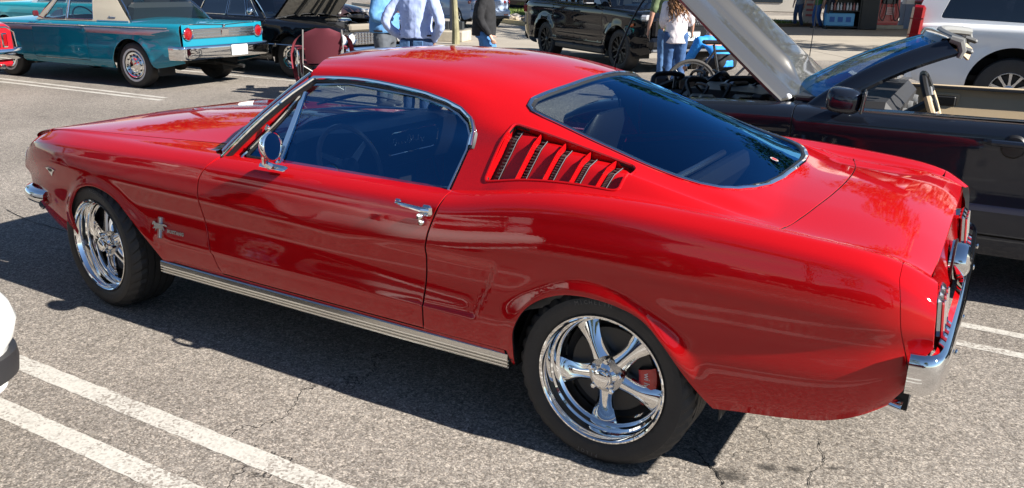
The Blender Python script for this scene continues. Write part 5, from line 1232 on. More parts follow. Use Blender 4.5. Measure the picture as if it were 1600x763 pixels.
mb = MB(); mb.box((-1.75, 0, .62), (1.5, 1.4, .30), bev=.05); eb = mb.build('engine_bay', DARKM, bs)
mb = MB(); mb.lathe([(0, .12), (.20, .12), (.23, .09), (.23, .02), (.20, .0)], (-1.75, 0, .84), 'z', 28); mb.build('air_cleaner', CHROME, eb)
for sd in (-1, 1):
    mb = MB(); mb.box((-1.72, sd * .30, .80), (.62, .16, .10), Euler((sd * .5, 0, 0)), bev=.03); mb.build('valve_cover', mat('engine_alloy', (.45, .45, .44), .3, 1), eb)
    mb = MB(); mb.tube([(-2.3, sd * .2, .86), (-2.1, sd * .35, .90), (-1.8, sd * .42, .86), (-1.5, sd * .45, .9)], .018, 6); mb.build('hose', BLACK, eb)
mb = MB(); mb.box((-2.42, 0, .84), (.10, .9, .12), bev=.03); mb.build('radiator', mat('radiator_tan', (.22, .19, .15), .6), eb)
mb = MB(); mb.box((-2.2, .52, .84), (.26, .2, .18), bev=.02); mb.build('battery', BLKPLASTIC, eb)
wells(bs, L_, .92); cabin(bs, -.80, 1.5, .78, .36, .96)
put_wheels(bs, simple_wheel('w', .345, .2, .20, 'cover', CHROME), (-1.51, 1.51), .89, .345)
mb = MB(); mb.box((-.62, .50, 1.02), (.004, .12, .05), Euler((0, .7, 0))); mb.build('windscreen_sticker', mat('paper', (.75, .75, .74), .7), bs)
bs.location = (-9.50, 8.15, 0); bs.rotation_euler = (0, 0, math.radians(180 - 3))
# ---------------------------------------------------------------- red pony car, only its tail in the frame
RED2 = paint('red_paint_second', (.46, .012, .02), rough=.4)
rt = thing('red_coupe', 'red coupe cut off by the left edge, three-bar tail lights and chrome bumper towards us', 'car')
sp = std_spec(4.7, .885, .27, .90, .86, .88, 2.74, .325, z7=[(-2.35, .72), (-2.2, .80), (-1.4, .85), (0, .88), (1.4, .93), (2.25, .92), (2.35, .86)])
L_ = car_loft(sp)
body_sides(rt, L_, [('front_fender', -2.33, -.5, 0), ('door', -.5, .72, .10), ('quarter_panel', .72, 2.31, 0)], RED2, .08)
top_panel(rt, L_, 'bonnet', -2.32, -.6, RED2); top_panel(rt, L_, 'boot_lid', 1.4, 2.33, RED2)
g = Green(dict(base=[(-.6, .80, .89), (1.8, .76, .93)], edge=[(-.6, .62, 1.2), (.2, .61, 1.26), (1.0, .60, 1.22), (1.8, .56, 1.02)], roof=[(-.6, 1.25), (.2, 1.33), (.9, 1.29), (1.8, 1.05)], header=-.14, rear_edge=.95, cowl=-.55, deck=1.7, wr=.02))
g.build(rt, RED2, BGLASS, [[(-.38, .06), (.66, .06), (.60, .88), (-.10, .88)]], trim=CHROME, ws_bow=.2)
tpm = block(rt, 'tail_panel', (2.325, 0, .70), (.05, 1.56, .32), RED2, .03)
mb = MB(); mb.tube([(2.34, -.83, .55), (2.352, -.80, .80), (2.34, -.70, .87), (2.34, .70, .87), (2.352, .80, .80), (2.34, .83, .55)], .012, 6); mb.build('tail_edge_trim', CHROME, rt)
for sd in (-1, 1):
    for k in range(3):
        b_ = block(rt, 'tail_light', (2.355, sd * (.44 + .105 * k), .69), (.03, .088, .20), CHROME, .012); c_ = block(rt, 'lens', (2.366, sd * (.44 + .105 * k), .69), (.02, .060, .170), REDLENS, .01); c_.parent = b_
tb = [(2.15, -.91), (2.32, -.90), (2.40, -.82), (2.42, -.4)]
bumper('rear_bumper', tb + [(2.425, 0)] + [(x, -y) for x, y in tb[::-1]], [(-.03, .56), (0, .57), (.014, .54), (.012, .48), (0, .43), (-.04, .42)], CHROME, rt)
mb = MB(); mb.tube([(2.0, .55, .33), (2.40, .55, .33)], .035, 12); mb.build('exhaust_tip', CHROME, rt)
mb = MB(); mb.box((2.30, 0, .38), (.1, 1.5, .12), bev=.03); mb.build('rear_valance', RED2, rt)
wells(rt, L_, .86); cabin(rt, -.5, 1.4, .7, .38, .9)
put_wheels(rt, simple_wheel('w', .325, .21, .19, 'cover', CHROME), (-1.37, 1.37), .84, .325)
rt.location = (-12.40, 2.83, 0); rt.rotation_euler = (0, 0, math.radians(4))
# ---------------------------------------------------------------- aqua two-tone wagon beyond the teal one
AQUA = paint('aqua_paint', (.010, .30, .36), rough=.35)
AQL = paint('pale_aqua_paint', (.05, .55, .62), rough=.35)
aq = thing('aqua_wagon', 'bright aqua two-tone fifties wagon with white roof, parked behind the teal coupe', 'car')
sp = std_spec(5.0, .93, .28, 1.02, .98, 1.02, 2.95, .345, z7=[(-2.5, .86), (-2.3, .96), (0, 1.02), (2.2, 1.04), (2.5, 1.0)])
L_ = car_loft(sp)
body_sides(aq, L_, [('front_fender', -2.47, -.6, 0), ('door', -.6, .5, .10), ('quarter_panel', .5, 2.46, 0)], AQUA, .08)
top_panel(aq, L_, 'bonnet', -2.47, -.7, AQL); top_panel(aq, L_, 'rear_deck', 2.1, 2.47, AQL)
g = Green(dict(base=[(-.7, .82, 1.02), (2.3, .82, 1.05)], edge=[(-.7, .68, 1.45), (.2, .68, 1.5), (1.6, .67, 1.5), (2.3, .64, 1.42)], roof=[(-.7, 1.5), (.2, 1.58), (1.6, 1.58), (2.3, 1.5)], header=-.2, rear_edge=1.95, cowl=-.66, deck=2.25, wr=.03))
g.build(aq, AQL, CGLASS, [[(-.45, .05), (.45, .05), (.45, .9), (-.15, .9)], [(.52, .05), (1.25, .05), (1.25, .9), (.52, .9)], [(1.32, .05), (2.1, .05), (1.9, .9), (1.32, .9)]], roof_mat=mat('white_roof_paint', (.75, .76, .76), .3, coat=1), trim=CHROME)
for sd in (-1, 1):
    bnd = [(x, L_.t_of(x, .80, 2, .2, .6)) for x in np.linspace(-2.2, 2.4, 18)] + [(x, L_.t_of(x, .93, 2, .2, .6)) for x in np.linspace(2.4, -2.2, 18)]
    panel('side_band', L_, bnd, AQL, aq, sp=.1, flange=0, off=.004, side=sd)
    mb = MB(); mb.tube([(.34, sd * .95, .93), (.38, sd * .975, .935), (.46, sd * .975, .935), (.49, sd * .945, .93)], .012, 6); mb.build('door_handle', CHROME, aq)
    lampdisc(aq, 'headlight', (-2.46, sd * .70, .80), .09, LAMPW, sgn=-1); lampdisc(aq, 'tail_light', (2.45, sd * .74, .80), .07, REDLENS)
block(aq, 'grille', (-2.45, 0, .72), (.06, 1.3, .2), CHROME); block(aq, 'tailgate', (2.44, 0, .78), (.05, 1.6, .44), AQL, .03)
for nm, x, s_ in (('front_bumper', -2.56, 1), ('rear_bumper', 2.56, 1)): block(aq, nm, (x, 0, .50), (.1, 1.84, .15), CHROME, .04)
wells(aq, L_, .9); cabin(aq, -.6, 2.1, .76, .40, 1.03)
put_wheels(aq, simple_wheel('w', .345, .2, .2, 'cover', CHROME, white=True), (-1.47, 1.47), .88, .345)
aq.location = (-13.9, 8.62, 0); aq.rotation_euler = (0, 0, math.radians(4))
# ---------------------------------------------------------------- black SUV
SUVP = paint('suv_black_paint', (.006, .007, .010), rough=.3)
MATB = mat('satin_black', (.010, .010, .011), .35)
sv = thing('black_suv', 'glossy black SUV with black wheels standing across the aisle, nose towards the couple', 'suv')
sp = std_spec(5.1, .985, .30, 1.08, 1.06, 1.1, 3.04, .40, front=2.42, nose=.10, lip=.022, lipw=.07, crease=[(.92, .006, .03), (.55, -.014, .08)],
              z7=[(-2.42, .94), (-2.30, 1.07), (-1.7, 1.145), (-.9, 1.18), (0, 1.19), (1.5, 1.22), (2.4, 1.22), (2.68, 1.12)], zc=[(-2.42, 1.02), (-2.25, 1.13), (-1.7, 1.20), (-.9, 1.25), (2.4, 1.24), (2.68, 1.18)])
L_ = car_loft(sp)
body_sides(sv, L_, [('front_fender', -2.40, -.92, 0), ('door', -.92, .18, .14), ('door', .18, 1.12, .14), ('quarter_panel', 1.12, 2.64, 0)], SUVP, .05)
top_panel(sv, L_, 'bonnet', -2.36, -1.02, SUVP)
g = Green(dict(base=[(-1.1, .88, 1.18), (2.6, .87, 1.21)], edge=[(-1.1, .72, 1.70), (.2, .72, 1.80), (1.6, .71, 1.80), (2.6, .68, 1.68)], roof=[(-1.1, 1.74), (.1, 1.86), (1.6, 1.87), (2.6, 1.74)], header=-.25, rear_edge=2.2, cowl=-1.05, deck=2.6, wr=.04))
g.build(sv, SUVP, BGLASS, [[(-.72, .05), (.12, .05), (.12, .86), (-.20, .86)], [(.20, .05), (1.05, .05), (1.05, .86), (.20, .86)], [(1.16, .08), (2.2, .15), (2.0, .86), (1.16, .86)]], trim=MATB, ws_bow=.25, rw_bow=.08)
wells(sv, L_, .93, .0); cabin(sv, -.9, 2.2, .78, .45, 1.1)
put_wheels(sv, simple_wheel('w', .395, .26, .265, 'vee', MATB, spokes=7), (-1.52, 1.52), .935, .395)
for sd in (-1, 1):
    block(sv, 'sill_cladding', (0, sd * .935, .34), (2.0, .10, .13), MATB, .03)
    mb = MB(); mb.box((-.55, sd * 1.08, 1.27), (.14, .22, .15), Euler((0, 0, sd * -.2)), bev=.04); mb.box((-.55, sd * .96, 1.22), (.08, .12, .05), bev=.02); dmr = mb.build('door_mirror', SUVP, sv)
    mb = MB(); mb.box((-.60, sd * 1.10, 1.235), (.10, .18, .025), bev=.01); mb.build('mirror_lamp', mat('lamp_clear', (.6, .6, .6), .1, .5), dmr)
    for x in (.08, 1.0):
        mb = MB(); mb.tube([(x - .10, sd * .992, 1.065), (x - .08, sd * 1.02, 1.07), (x + .05, sd * 1.02, 1.07), (x + .07, sd * .992, 1.065)], .014, 6); mb.build('door_handle', SUVP, sv)
    mb = MB(); mb.box((-2.22, sd * .78, 1.02), (.16, .34, .11), Euler((0, 0, sd * .5)), bev=.03); hl_ = mb.build('headlight', LAMPW, sv)
    mb = MB(); mb.box((-1.98, sd * .972, .88), (.14, .02, .05), Euler((0, .2, 0)), bev=.008); mb.build('marker_lamp', mat('amber', (.5, .10, .01), .3), sv)
    mb = MB(); mb.box((2.55, sd * .87, 1.03), (.20, .16, .20), bev=.03); mb.build('tail_light', REDLENS, sv)
block(sv, 'nose_panel', (-2.30, 0, .86), (.14, 1.50, .42), SUVP, .05); gr = block(sv, 'grille', (-2.375, 0, .97), (.04, 1.02, .18), BLACK, .01)
for k in range(20):
    for j in range(3): b_ = block(sv, 'grille_cell', (-2.40, -.475 + .05 * k + .025 * (j % 2), .92 + .045 * j), (.015, .034, .026), mat('cell_grey', (.10, .10, .11), .3), .004); b_.parent = gr
lb = block(sv, 'front_bumper', (-2.36, 0, .56), (.22, 1.72, .22), SUVP, .07); b_ = block(sv, 'bumper_intake', (-2.46, 0, .60), (.04, 1.15, .13), MATB, .01); b_.parent = lb
b_ = block(sv, 'skid_trim', (-2.44, 0, .44), (.07, 1.62, .05), mat('skid_grey', (.25, .26, .28), .3, .6), .015); b_.parent = lb
for k in range(9): b_ = block(sv, 'intake_bar', (-2.485, .14 + .05 * k, .60), (.01, .016, .11), mat('cell_grey', (.1, .1, .11), .3), .003); b_.parent = lb
pl = block(sv, 'number_plate', (-2.50, -.05, .70), (.016, .32, .16), PLATEW, .006); pb = block(sv, 'plate_holder', (-2.485, -.05, .70), (.02, .38, .21), BLKPLASTIC, .01); pb.parent = lb
text_at('plate_text', 'DXN 714', .085, (-2.512, -.05, .695), (0, -1, 0), (0, 0, 1), mat('plate_green', (.03, .10, .05), .5), pl)
mb = MB(); mb.tube([(-2.44, -.62, .42), (-2.50, -.62, .42)], .02, 8); mb.build('tow_hook', MATB, sv)
block(sv, 'tailgate', (2.60, 0, .80), (.08, 1.6, .62), SUVP, .06); block(sv, 'rear_bumper', (2.62, 0, .46), (.16, 1.8, .22), MATB, .06)
# place the SUV: nose towards +x and a little towards the camera; its right flank faces us
sv.location = (-4.93, 13.60, 0); sv.rotation_euler = (0, 0, math.radians(146))
# ---------------------------------------------------------------- dark convertible with its bonnet raised, parked alongside
CONVP = paint('convertible_paint', (.015, .020, .032), .25, rough=.3)
TAN = mat('tan_leather', (.52, .40, .25), .55, bump=(200, .1, 2))
SILVG = mat('silver_plastic', (.45, .45, .44), .3, .6)
cv = thing('open_convertible', 'dark grey convertible with raised bonnet and tan door linings beside the red fastback', 'car')
sp = std_spec(4.76, .94, .25, .96, .94, 1.0, 2.72, .345, front=2.22, lip=.014, crease=[(.845, .007, .018), (.60, -.010, .10)],
              z7=[(-2.22, .76), (-2.0, .86), (-1.36, .935), (-.6, .955), (0, .955), (.9, .965), (1.6, 1.0), (2.3, 1.0), (2.54, .93)], zc=[(-2.22, .80), (-2.0, .93), (-1.36, 1.0), (-.6, 1.02), (2.3, 1.03), (2.54, .98)], off=[-.06, -.02, 0, -.012, -.016, -.05])
CL = car_loft(sp)
body_sides(cv, CL, [('front_fender', -2.20, -.70, 0), ('door', -.70, .74, .12), ('quarter_panel', .74, 2.50, 0)], CONVP, .045)
top_panel(cv, CL, 'cowl', -.74, -.44, CONVP); top_panel(cv, CL, 'boot_lid', 1.15, 2.50, CONVP)
wells(cv, CL, .91)
put_wheels(cv, simple_wheel('w', .345, .24, .225, 'five', ALLOY, spokes=5), (-1.36, 1.36), .915, .345)
# raised bonnet, hinged at the cowl: outer skin with a power bulge, frame below
HP = 1.30; hin = Vector((-.78, 0, 1.005)); ang = math.radians(40)
def hoodp(u, y, off=0.0):
    s_ = HP * u; bul = .055 * _sst(.36, .28, abs(y)) * _sst(.05, .20, u); crown = .015 * (1 - (y / .78) ** 2) ; edge = -.03 * _sst(.66, .78, abs(y))
    dv = Vector((-math.cos(ang), 0, math.sin(ang))); nv = Vector((math.sin(ang), 0, math.cos(ang)))
    yy = y * (1 - .10 * u ** 2)
    scoop = -.0 * _sst(.24, .20, abs(y)) * _sst(.30, .34, u) * _sst(1.2, .9, u)
    return hin + dv * (s_ - .07 * (1 - (y / .78) ** 2) * (1 - u)) + nv * (bul + crown + edge + off + scoop) + Vector((0, yy, 0))
HOODS = paint('hood_paint_lit', (.16, .155, .145), .75, rough=.33)  # paler copy of the car's paint: light on the raised bonnet is in the colour
ysn = np.concatenate([np.linspace(-.78, -.34, 9), np.linspace(-.31, -.17, 8), np.linspace(-.12, .12, 5), np.linspace(.17, .31, 8), np.linspace(.34, .78, 9)])
mb = MB(); mb.grid([[hoodp(u, y) for u in np.linspace(0, 1, 36)] for y in ysn]); hd = mb.build('bonnet', HOODS, cv, flip_fix=False, angle=50)
mb = MB(); mb.grid([[hoodp(u, y, -.03) for u in np.linspace(.01, .99, 12)] for y in np.linspace(-.75, .75, 12)]); mb.build('bonnet_lining', BLACK, hd, flip_fix=False)
rim_ = [hoodp(u, -.78, -.014) for u in np.linspace(0, 1, 12)] + [hoodp(1, y, -.014) for y in np.linspace(-.7, .7, 10)] + [hoodp(u, .78, -.014) for u in np.linspace(1, 0, 12)] + [hoodp(0, y, -.014) for y in np.linspace(.7, -.7, 10)]
mb = MB(); mb.tube(rim_, .016, 6, closed=True, flat=1.0); mb.build('bonnet_edge', HOODS, hd)
mb = MB(); mb.tube(curve2([hoodp(.80, -.30, -.04), (-1.80, -.42, 1.55), (-1.95, -.50, 1.20), (-2.0, -.52, .92)], 18), .007, 6); mb.build('prop_cord', BLACK, hd)
# engine bay
eb = block(cv, 'engine_bay', (-1.38, 0, .66), (1.35, 1.5, .30), DARKM, .05)
block(cv, 'engine_cover', (-1.25, .02, .88), (.66, .60, .12), BLKPLASTIC, .05).parent = eb
random.seed(9)
EA = mat('engine_alloy', (.45, .45, .44), .3, 1)
for k in range(26):
    x = random.uniform(-1.95, -.80); y = random.uniform(-.68, .68); b_ = block(cv, random.choice(['engine_box', 'fluid_bottle', 'fuse_box', 'air_box']), (x, y, .86 + random.uniform(-.02, .05)), (random.uniform(.08, .22), random.uniform(.08, .2), random.uniform(.08, .17)), random.choice([BLKPLASTIC, BLACK, BLACK, EA, mat('hose_grey', (.06, .06, .065), .5)]), .02, Euler((0, 0, random.uniform(-.5, .5)))); b_.parent = eb
for k in range(16):
    x, y = random.uniform(-1.9, -.9), random.uniform(-.65, .5); mb = MB(); mb.tube(curve2([(x, y, .88), (x + random.uniform(-.1, .1), y + .1, .98), (x + random.uniform(-.2, .2), y + .25, .97), (x + random.uniform(-.2, .2), y + .32, .86)], 12), random.uniform(.008, .02), 6); mb.build('engine_hose', BLACK, eb)
mb = MB(); mb.sphere((-.78, -.70, .985), .022); mb.build('hinge_bolt', mat('paint_white_small', (.8, .8, .8), .4), cv)
block(cv, 'cowl_tray', (-.62, 0, .985), (.24, 1.46, .035), BLKPLASTIC, .01)
# windscreen: raked frame with glass
def cws(u, v, off=0.0):
    a = Vector((-.58 - .24 * (1 - u * u), .78 * u, 1.03 - .035 * u * u)); b = Vector((.02 - .14 * (1 - u * u), .66 * u, 1.36 - .03 * u * u)); return a.lerp(b, v) + Vector((-.5, 0, .85)) * (.03 * 4 * v * (1 - v) + off)
mb = MB(); mb.grid([[cws(u, v) for v in np.linspace(0, 1, 8)] for u in np.linspace(-1, 1, 17)]); wsn = mb.build('windscreen', GLASS, cv, angle=180)
for sd in (-1, 1):
    G = []
    for v in np.linspace(-.12, 1.0, 10):
        p = cws(sd, v); o_ = Vector((.02, sd * .035, -.03)); G.append([p + Vector((-.02, -sd * .05, .022)), p + Vector((-.01, sd * .0, .026)), p + Vector((.015, sd * .042, -.002)), p + Vector((.06, sd * .04, -.040)), p + Vector((.07, -sd * .01, -.055)), p + Vector((.0, -sd * .05, -.02))])
    mb = MB(); mb.grid([r + [r[0]] for r in G]); mb.build('windscreen_pillar', CONVP, cv, angle=50)
mb = MB(); HD = [cws(u, 1) for u in np.linspace(-1, 1, 15)]
mb.grid([[p + Vector((-.045, 0, .005)), p + Vector((-.03, 0, .030)), p + Vector((.03, 0, .034)), p + Vector((.075, 0, .010)), p + Vector((.07, 0, -.02)), p + Vector((-.03, 0, -.03)), p + Vector((-.045, 0, .005))] for p in HD]); hdm = mb.build('header_rail', CONVP, cv, angle=40)
mb = MB(); mb.tube([p + Vector((.065, 0, .016)) for p in HD], .026, 8); mb.build('header_seal', mat('seal_grey', (.22, .22, .21), .5), hdm)
for sd in (-1, 1):
    p = cws(sd, 1); mb = MB(); mb.tube([p + Vector((.01, sd * .02, .03)), p + Vector((.06, sd * .02, .015)), p + Vector((.075, sd * .01, -.03)), p + Vector((.065, sd * .015, -.07))], [.020, .026, .022, .014], 8); mb.build('header_end_seal', mat('seal_dark', (.16, .16, .155), .6), hdm)
    mb = MB(); mb.box(p + Vector((.085, -sd * .10, -.03)), (.09, .07, .03), Euler((0, .3, 0)), bev=.012); mb.build('top_latch', mat('latch_grey', (.12, .12, .12), .5), hdm)
    mb = MB(); mb.box(p + Vector((.07, -sd * .40, -.06)), (.10, .40, .015), Euler((0, .7, 0)), bev=.006); mb.build('sun_visor', TAN, hdm)
mb = MB(); mb.box((-.02, 0, 1.26), (.03, .24, .06), bev=.015); mb.build('rear_view_mirror', BLKPLASTIC, cv)
# doors: linings, handles, mirrors, mouldings
for sd in (-1, 1):
    mb = MB(); mb.grid([[(x, sd * (.82 - .17 * v ** 1.3), .965 + .012 * x - .36 * v) for v in np.linspace(0, 1, 7)] for x in np.linspace(-.56, .74, 9)]); mb.grid([[(x, sd * .88, .965 - .36 * v) for v in (0, 1)] for x in (-.56, .74)]); dl = mb.build('door_lining', TAN, cv, flip_fix=False)
    mb = MB(); mb.grid([[(x, sd * (.80 + w), .95 + .012 * x + z) for w, z in ((.0, -.10), (.0, .0), (.015, .016), (.075, .018))] for x in np.linspace(-.48, .72, 8)]); mb.build('door_cap', TAN if sd > 0 else BLKPLASTIC, dl, flip_fix=False)
    mb = MB(); mb.box((-.02, sd * .778, .865), (.20, .03, .075), bev=.012); hb_ = mb.build('inner_handle', BLKPLASTIC, dl)
    mb = MB(); mb.box((-.02, sd * .785, .865), (.24, .02, .11), bev=.02); mb.build('handle_bezel', TAN, dl)
    mb = MB(); mb.box((-.085, sd * .764, .865), (.03, .02, .05), bev=.008); mb.build('lock_button', SILVG, hb_)
    mb = MB(); mb.lathe([(0, -.012), (.05, -.010), (.062, .006)], (.41, sd * .941, .850), 'y', 24)
    mb.build('handle_recess', BLACK, cv)
    mb = MB(); mb.tube([(.28, sd * .945, .868), (.31, sd * .982, .870), (.50, sd * .982, .868), (.54, sd * .945, .866)], [.014, .017, .017, .012], 8); mb.build('door_handle', CONVP, cv)
    rub = [(x, CL.t_of(x, .50, 2, .1, .6)) for x in np.linspace(-.66, .70, 8)] + [(x, CL.t_of(x, .56, 2, .1, .6)) for x in np.linspace(.70, -.66, 8)]
    mb = MB(); mc = Vector((-.42, sd * 1.045, 1.035)); mb.X = Matrix.Translation(mc); mb.pillow((0, 0, 0), (.18, .20, .135), .55, 20, 14, Euler((0, .08, -sd * .10))); mb.tube([(.0, -sd * .08, -.04), (-.02, -sd * .17, -.065)], [.035, .025], 8); dm_ = mb.build('door_mirror', CONVP, cv)
    mb = MB(); mb.X = Matrix.Translation(mc); mb.box((.098, 0, .0), (.012, .185, .12), Euler((0, .08, -sd * .10)), bev=.03); mb.build('mirror_frame', SILVG if sd > 0 else BLKPLASTIC, dm_)
    mb = MB(); mb.X = Matrix.Translation(mc); mb.box((.106, 0, .0), (.006, .165, .10), Euler((0, .08, -sd * .10)), bev=.02); mb.build('mirror_glass', MATS['mirror_glass'], dm_)
    panel('side_stripe', CL, [(x, CL.t_of(x, .500, 2, .1, .6)) for x in np.linspace(-.66, .70, 8)] + [(x, CL.t_of(x, .535, 2, .1, .6)) for x in np.linspace(.70, -.66, 8)], mat('stripe_blue', (.015, .03, .09), .3, coat=1), cv, sp=.1, flange=0, off=.003, side=sd)
    mb = MB(); mb.tube([(-.55, sd * .80, .97), (-.38, sd * .79, 1.06), (-.40, sd * .80, .97)], .02, 6); mb.build('quarter_sail', BLKPLASTIC, cv)
block(cv, 'dashboard', (-.36, 0, .90), (.36, 1.54, .20), mat('dash_dark', (.02, .02, .022), .6), .06)
block(cv, 'dash_panel', (-.20, 0, .84), (.04, 1.40, .16), SILVG, .02)
for k in range(4): lampdisc(cv, 'dash_vent', (-.175, -.62 + .4 * k, .87), .042, BLACK, SILVG)
mb = MB(); cc_ = Vector((-.02, -.37, .97)); Mw = Matrix.Translation(cc_) @ Euler((0, -.40, 0)).to_matrix().to_4x4(); mb.X = Mw
mb.tube([(0, .185 * math.cos(a), .185 * math.sin(a)) for a in np.linspace(0, 2 * PI, 33)[:-1]], .020, 8, closed=True); sw2 = mb.build('steering_wheel', TAN, cv)
for a in (PI / 6, 5 * PI / 6, 3 * PI / 2):
    mb = MB(); mb.X = Mw; d = Vector((0, math.cos(a), math.sin(a))); mb.tube([d * .03, d * .18], .014, 6); mb.build('wheel_spoke', SILVG, sw2)
mb = MB(); mb.X = Mw; mb.lathe([(0, .03), (.05, .025), (.06, -.02)], axis='x', n=20); mb.tube([(0, 0, 0), (-.25, 0, -.05)], .04, 8); mb.build('horn_pad', BLKPLASTIC, sw2)
for a0, a1 in ((.35, 1.2), (1.95, 2.8)):
    mb = MB(); mb.X = Mw; mb.tube([(0, .185 * math.cos(a), .185 * math.sin(a)) for a in np.linspace(a0, a1, 8)], .0215, 8); mb.build('rim_grip', BLKPLASTIC, sw2)
block(cv, 'cabin_floor', (.2, 0, .40), (1.7, 1.5, .08), DARKM, .02); block(cv, 'console', (.1, 0, .62), (1.1, .22, .26), BLKPLASTIC, .05)
for y in (-.37, .37):
    s_ = block(cv, 'front_seat', (.42, y, .58), (.52, .5, .18), mat('seat_black_leather', (.015, .015, .016), .45), .06)
    mb = MB(); mb.box((.74, y, .86), (.14, .50, .60), Euler((0, .25, 0)), bev=.06); mb.build('seat_back', MATS['seat_black_leather'], s_)
    mb = MB(); mb.box((.86, y, 1.22), (.10, .28, .19), Euler((0, .2, 0)), bev=.045); mb.tube([(.83, y - .06, 1.10), (.845, y - .06, 1.18)], .008, 6); mb.build('head_rest', MATS['seat_black_leather'], s_)
block(cv, 'folded_top', (1.05, 0, .98), (.5, 1.4, .10), mat('black_canvas', (.012, .012, .013), .9), .05)
for nm, x in (('front_bumper', -2.16), ('rear_bumper', 2.46)): block(cv, nm, (x, 0, .52), (.16, 1.70, .42), CONVP, .07)
for sd in (-1, 1):
    mb = MB(); mb.sphere((-2.17, sd * .66, .70), (.05, .12, .09)); mb.build('headlight', LAMPW, cv); block(cv, 'tail_light', (2.52, sd * .62, .74), (.03, .30, .17), REDLENS, .01)
block(cv, 'grille', (-2.23, 0, .66), (.05, .9, .18), BLACK, .03)
mb = MB(); mb.tube([(-.95, .80, .94), (-.93, .80, 1.80)], .0035, 5); mb.build('antenna', BLACK, cv)
mb = MB(); mb.box((-.60, .05, 1.035), (.20, .24, .075), Euler((0, -.35, 0)), bev=.035); rgm = mb.build('cowl_red_piece', mat('glossy_red', (.42, .01, .015), .08, coat=1), cv)  # unidentified glossy red piece at the foot of the bonnet, not a known lamp
cv.location = (2.04, 2.66, 0); cv.rotation_euler = (0, 0, math.radians(1.5))
# ---------------------------------------------------------------- white SUV at the right edge
WHP = paint('white_car_paint', (.74, .75, .76), rough=.35)
ts = thing('white_suv', 'tall white SUV with dark windows and silver ten-spoke wheel behind the convertible', 'suv')
sp = std_spec(5.15, 1.0, .38, 1.22, 1.15, 1.2, 2.95, .40, front=2.42, lip=.012, lipw=.06, z7=[(-2.42, .98), (-2.2, 1.08), (-1.5, 1.14), (-.7, 1.18), (0, 1.18), (2.6, 1.20), (2.73, 1.18)], zc=[(-2.42, 1.02), (-2.1, 1.16), (-.7, 1.22), (2.73, 1.22)], crease=[(1.02, .006, .03)], arches=[(-1.47, .44, .50), (1.47, .44, .50)])
L_ = car_loft(sp)
body_sides(ts, L_, [('front_fender', -2.40, -.95, 0), ('door', -.95, .15, .12), ('door', .15, .98, .12), ('quarter_panel', .98, 2.70, 0)], WHP, .06)
top_panel(ts, L_, 'bonnet', -2.38, -1.0, WHP)
g = Green(dict(base=[(-1.1, .90, 1.18), (2.74, .90, 1.19)], edge=[(-1.1, .76, 1.74), (.2, .76, 1.82), (2.0, .75, 1.82), (2.74, .73, 1.76)], roof=[(-1.1, 1.78), (.2, 1.88), (2.0, 1.89), (2.74, 1.82)], header=-.35, rear_edge=2.52, cowl=-1.0, deck=2.69, wr=.05))
DGL = glass('privacy_glass', (.05, .055, .07), 1.6)
g.build(ts, WHP, DGL, [[(-.70, .06), (.10, .06), (.10, .86), (-.30, .86)], [(.20, .06), (.72, .06), (.86, .30), (.86, .86), (.20, .86)], [(1.22, .06), (2.38, .12), (2.22, .86), (1.05, .86)]], ws_bow=.2, rw_bow=.05)
wells(ts, L_, .96); cabin(ts, -.9, 2.3, .8, .5, 1.18)
put_wheels(ts, simple_wheel('w', .405, .27, .225, 'ten', mat('wheel_silver', (.62, .62, .62), .25, .8), spokes=10), (-1.47, 1.47), .97, .405)
for sd in (-1, 1):
    mb = MB(); mb.box((2.64, sd * .955, 1.17), (.16, .12, .50), Euler((0, -.05, 0)), bev=.03); tl_ = mb.build('tail_light', REDLENS, ts)
    for z in (1.05, 1.25): block(ts, 'light_divider', (2.64, sd * .963, z), (.165, .12, .012), mat('lens_dark', (.12, .005, .006), .2), .003).parent = tl_
    for x in (.0, .80):
        mb = MB(); mb.tube([(x - .11, sd * 1.005, 1.015), (x - .08, sd * 1.035, 1.02), (x + .08, sd * 1.035, 1.02), (x + .11, sd * 1.005, 1.015)], .015, 6, flat=.8); h_ = mb.build('door_handle', WHP, ts)
        mb = MB(); mb.lathe([(0, .0), (.06, .003)], (x, sd * 1.003, 1.01), 'y', 20); mb.build('handle_recess', mat('white_shadow', (.5, .5, .5), .5), h_)
    for q, (dx, dz) in enumerate(((0, 0), (.05, 0))):
        pass
    p = on_surf(g.L, [(1.10, .17)], sd, .004)[0]
    text_obj('pillar_badge', 'H', .075, frame(p, (-sd * 1.0 * -1 if False else (1 if sd < 0 else -1), 0, 0), (0, -sd * .25, 1)), mat('badge_teal', (.08, .25, .30), .3, .6), ts, .004, bold=.004)
    mb = MB(); mb.box((-.60, sd * 1.13, 1.25), (.13, .22, .19), bev=.04); mb.build('door_mirror', BLKPLASTIC, ts)
    block(ts, 'side_step', (0, sd * .98, .40), (2.1, .14, .06), BLKPLASTIC, .02)
block(ts, 'tailgate', (2.70, 0, .92), (.07, 1.78, .56), WHP, .04); block(ts, 'rear_bumper', (2.70, 0, .56), (.22, 1.94, .26), WHP, .07)
block(ts, 'nose_panel', (-2.36, 0, .84), (.12, 1.7, .44), WHP, .05); block(ts, 'grille', (-2.43, 0, .90), (.04, 1.1, .26), CHROME, .02); block(ts, 'front_bumper', (-2.40, 0, .56), (.2, 1.92, .24), WHP, .06)
ts.location = (3.86, 10.05, 0); ts.rotation_euler = (0, 0, math.radians(180))
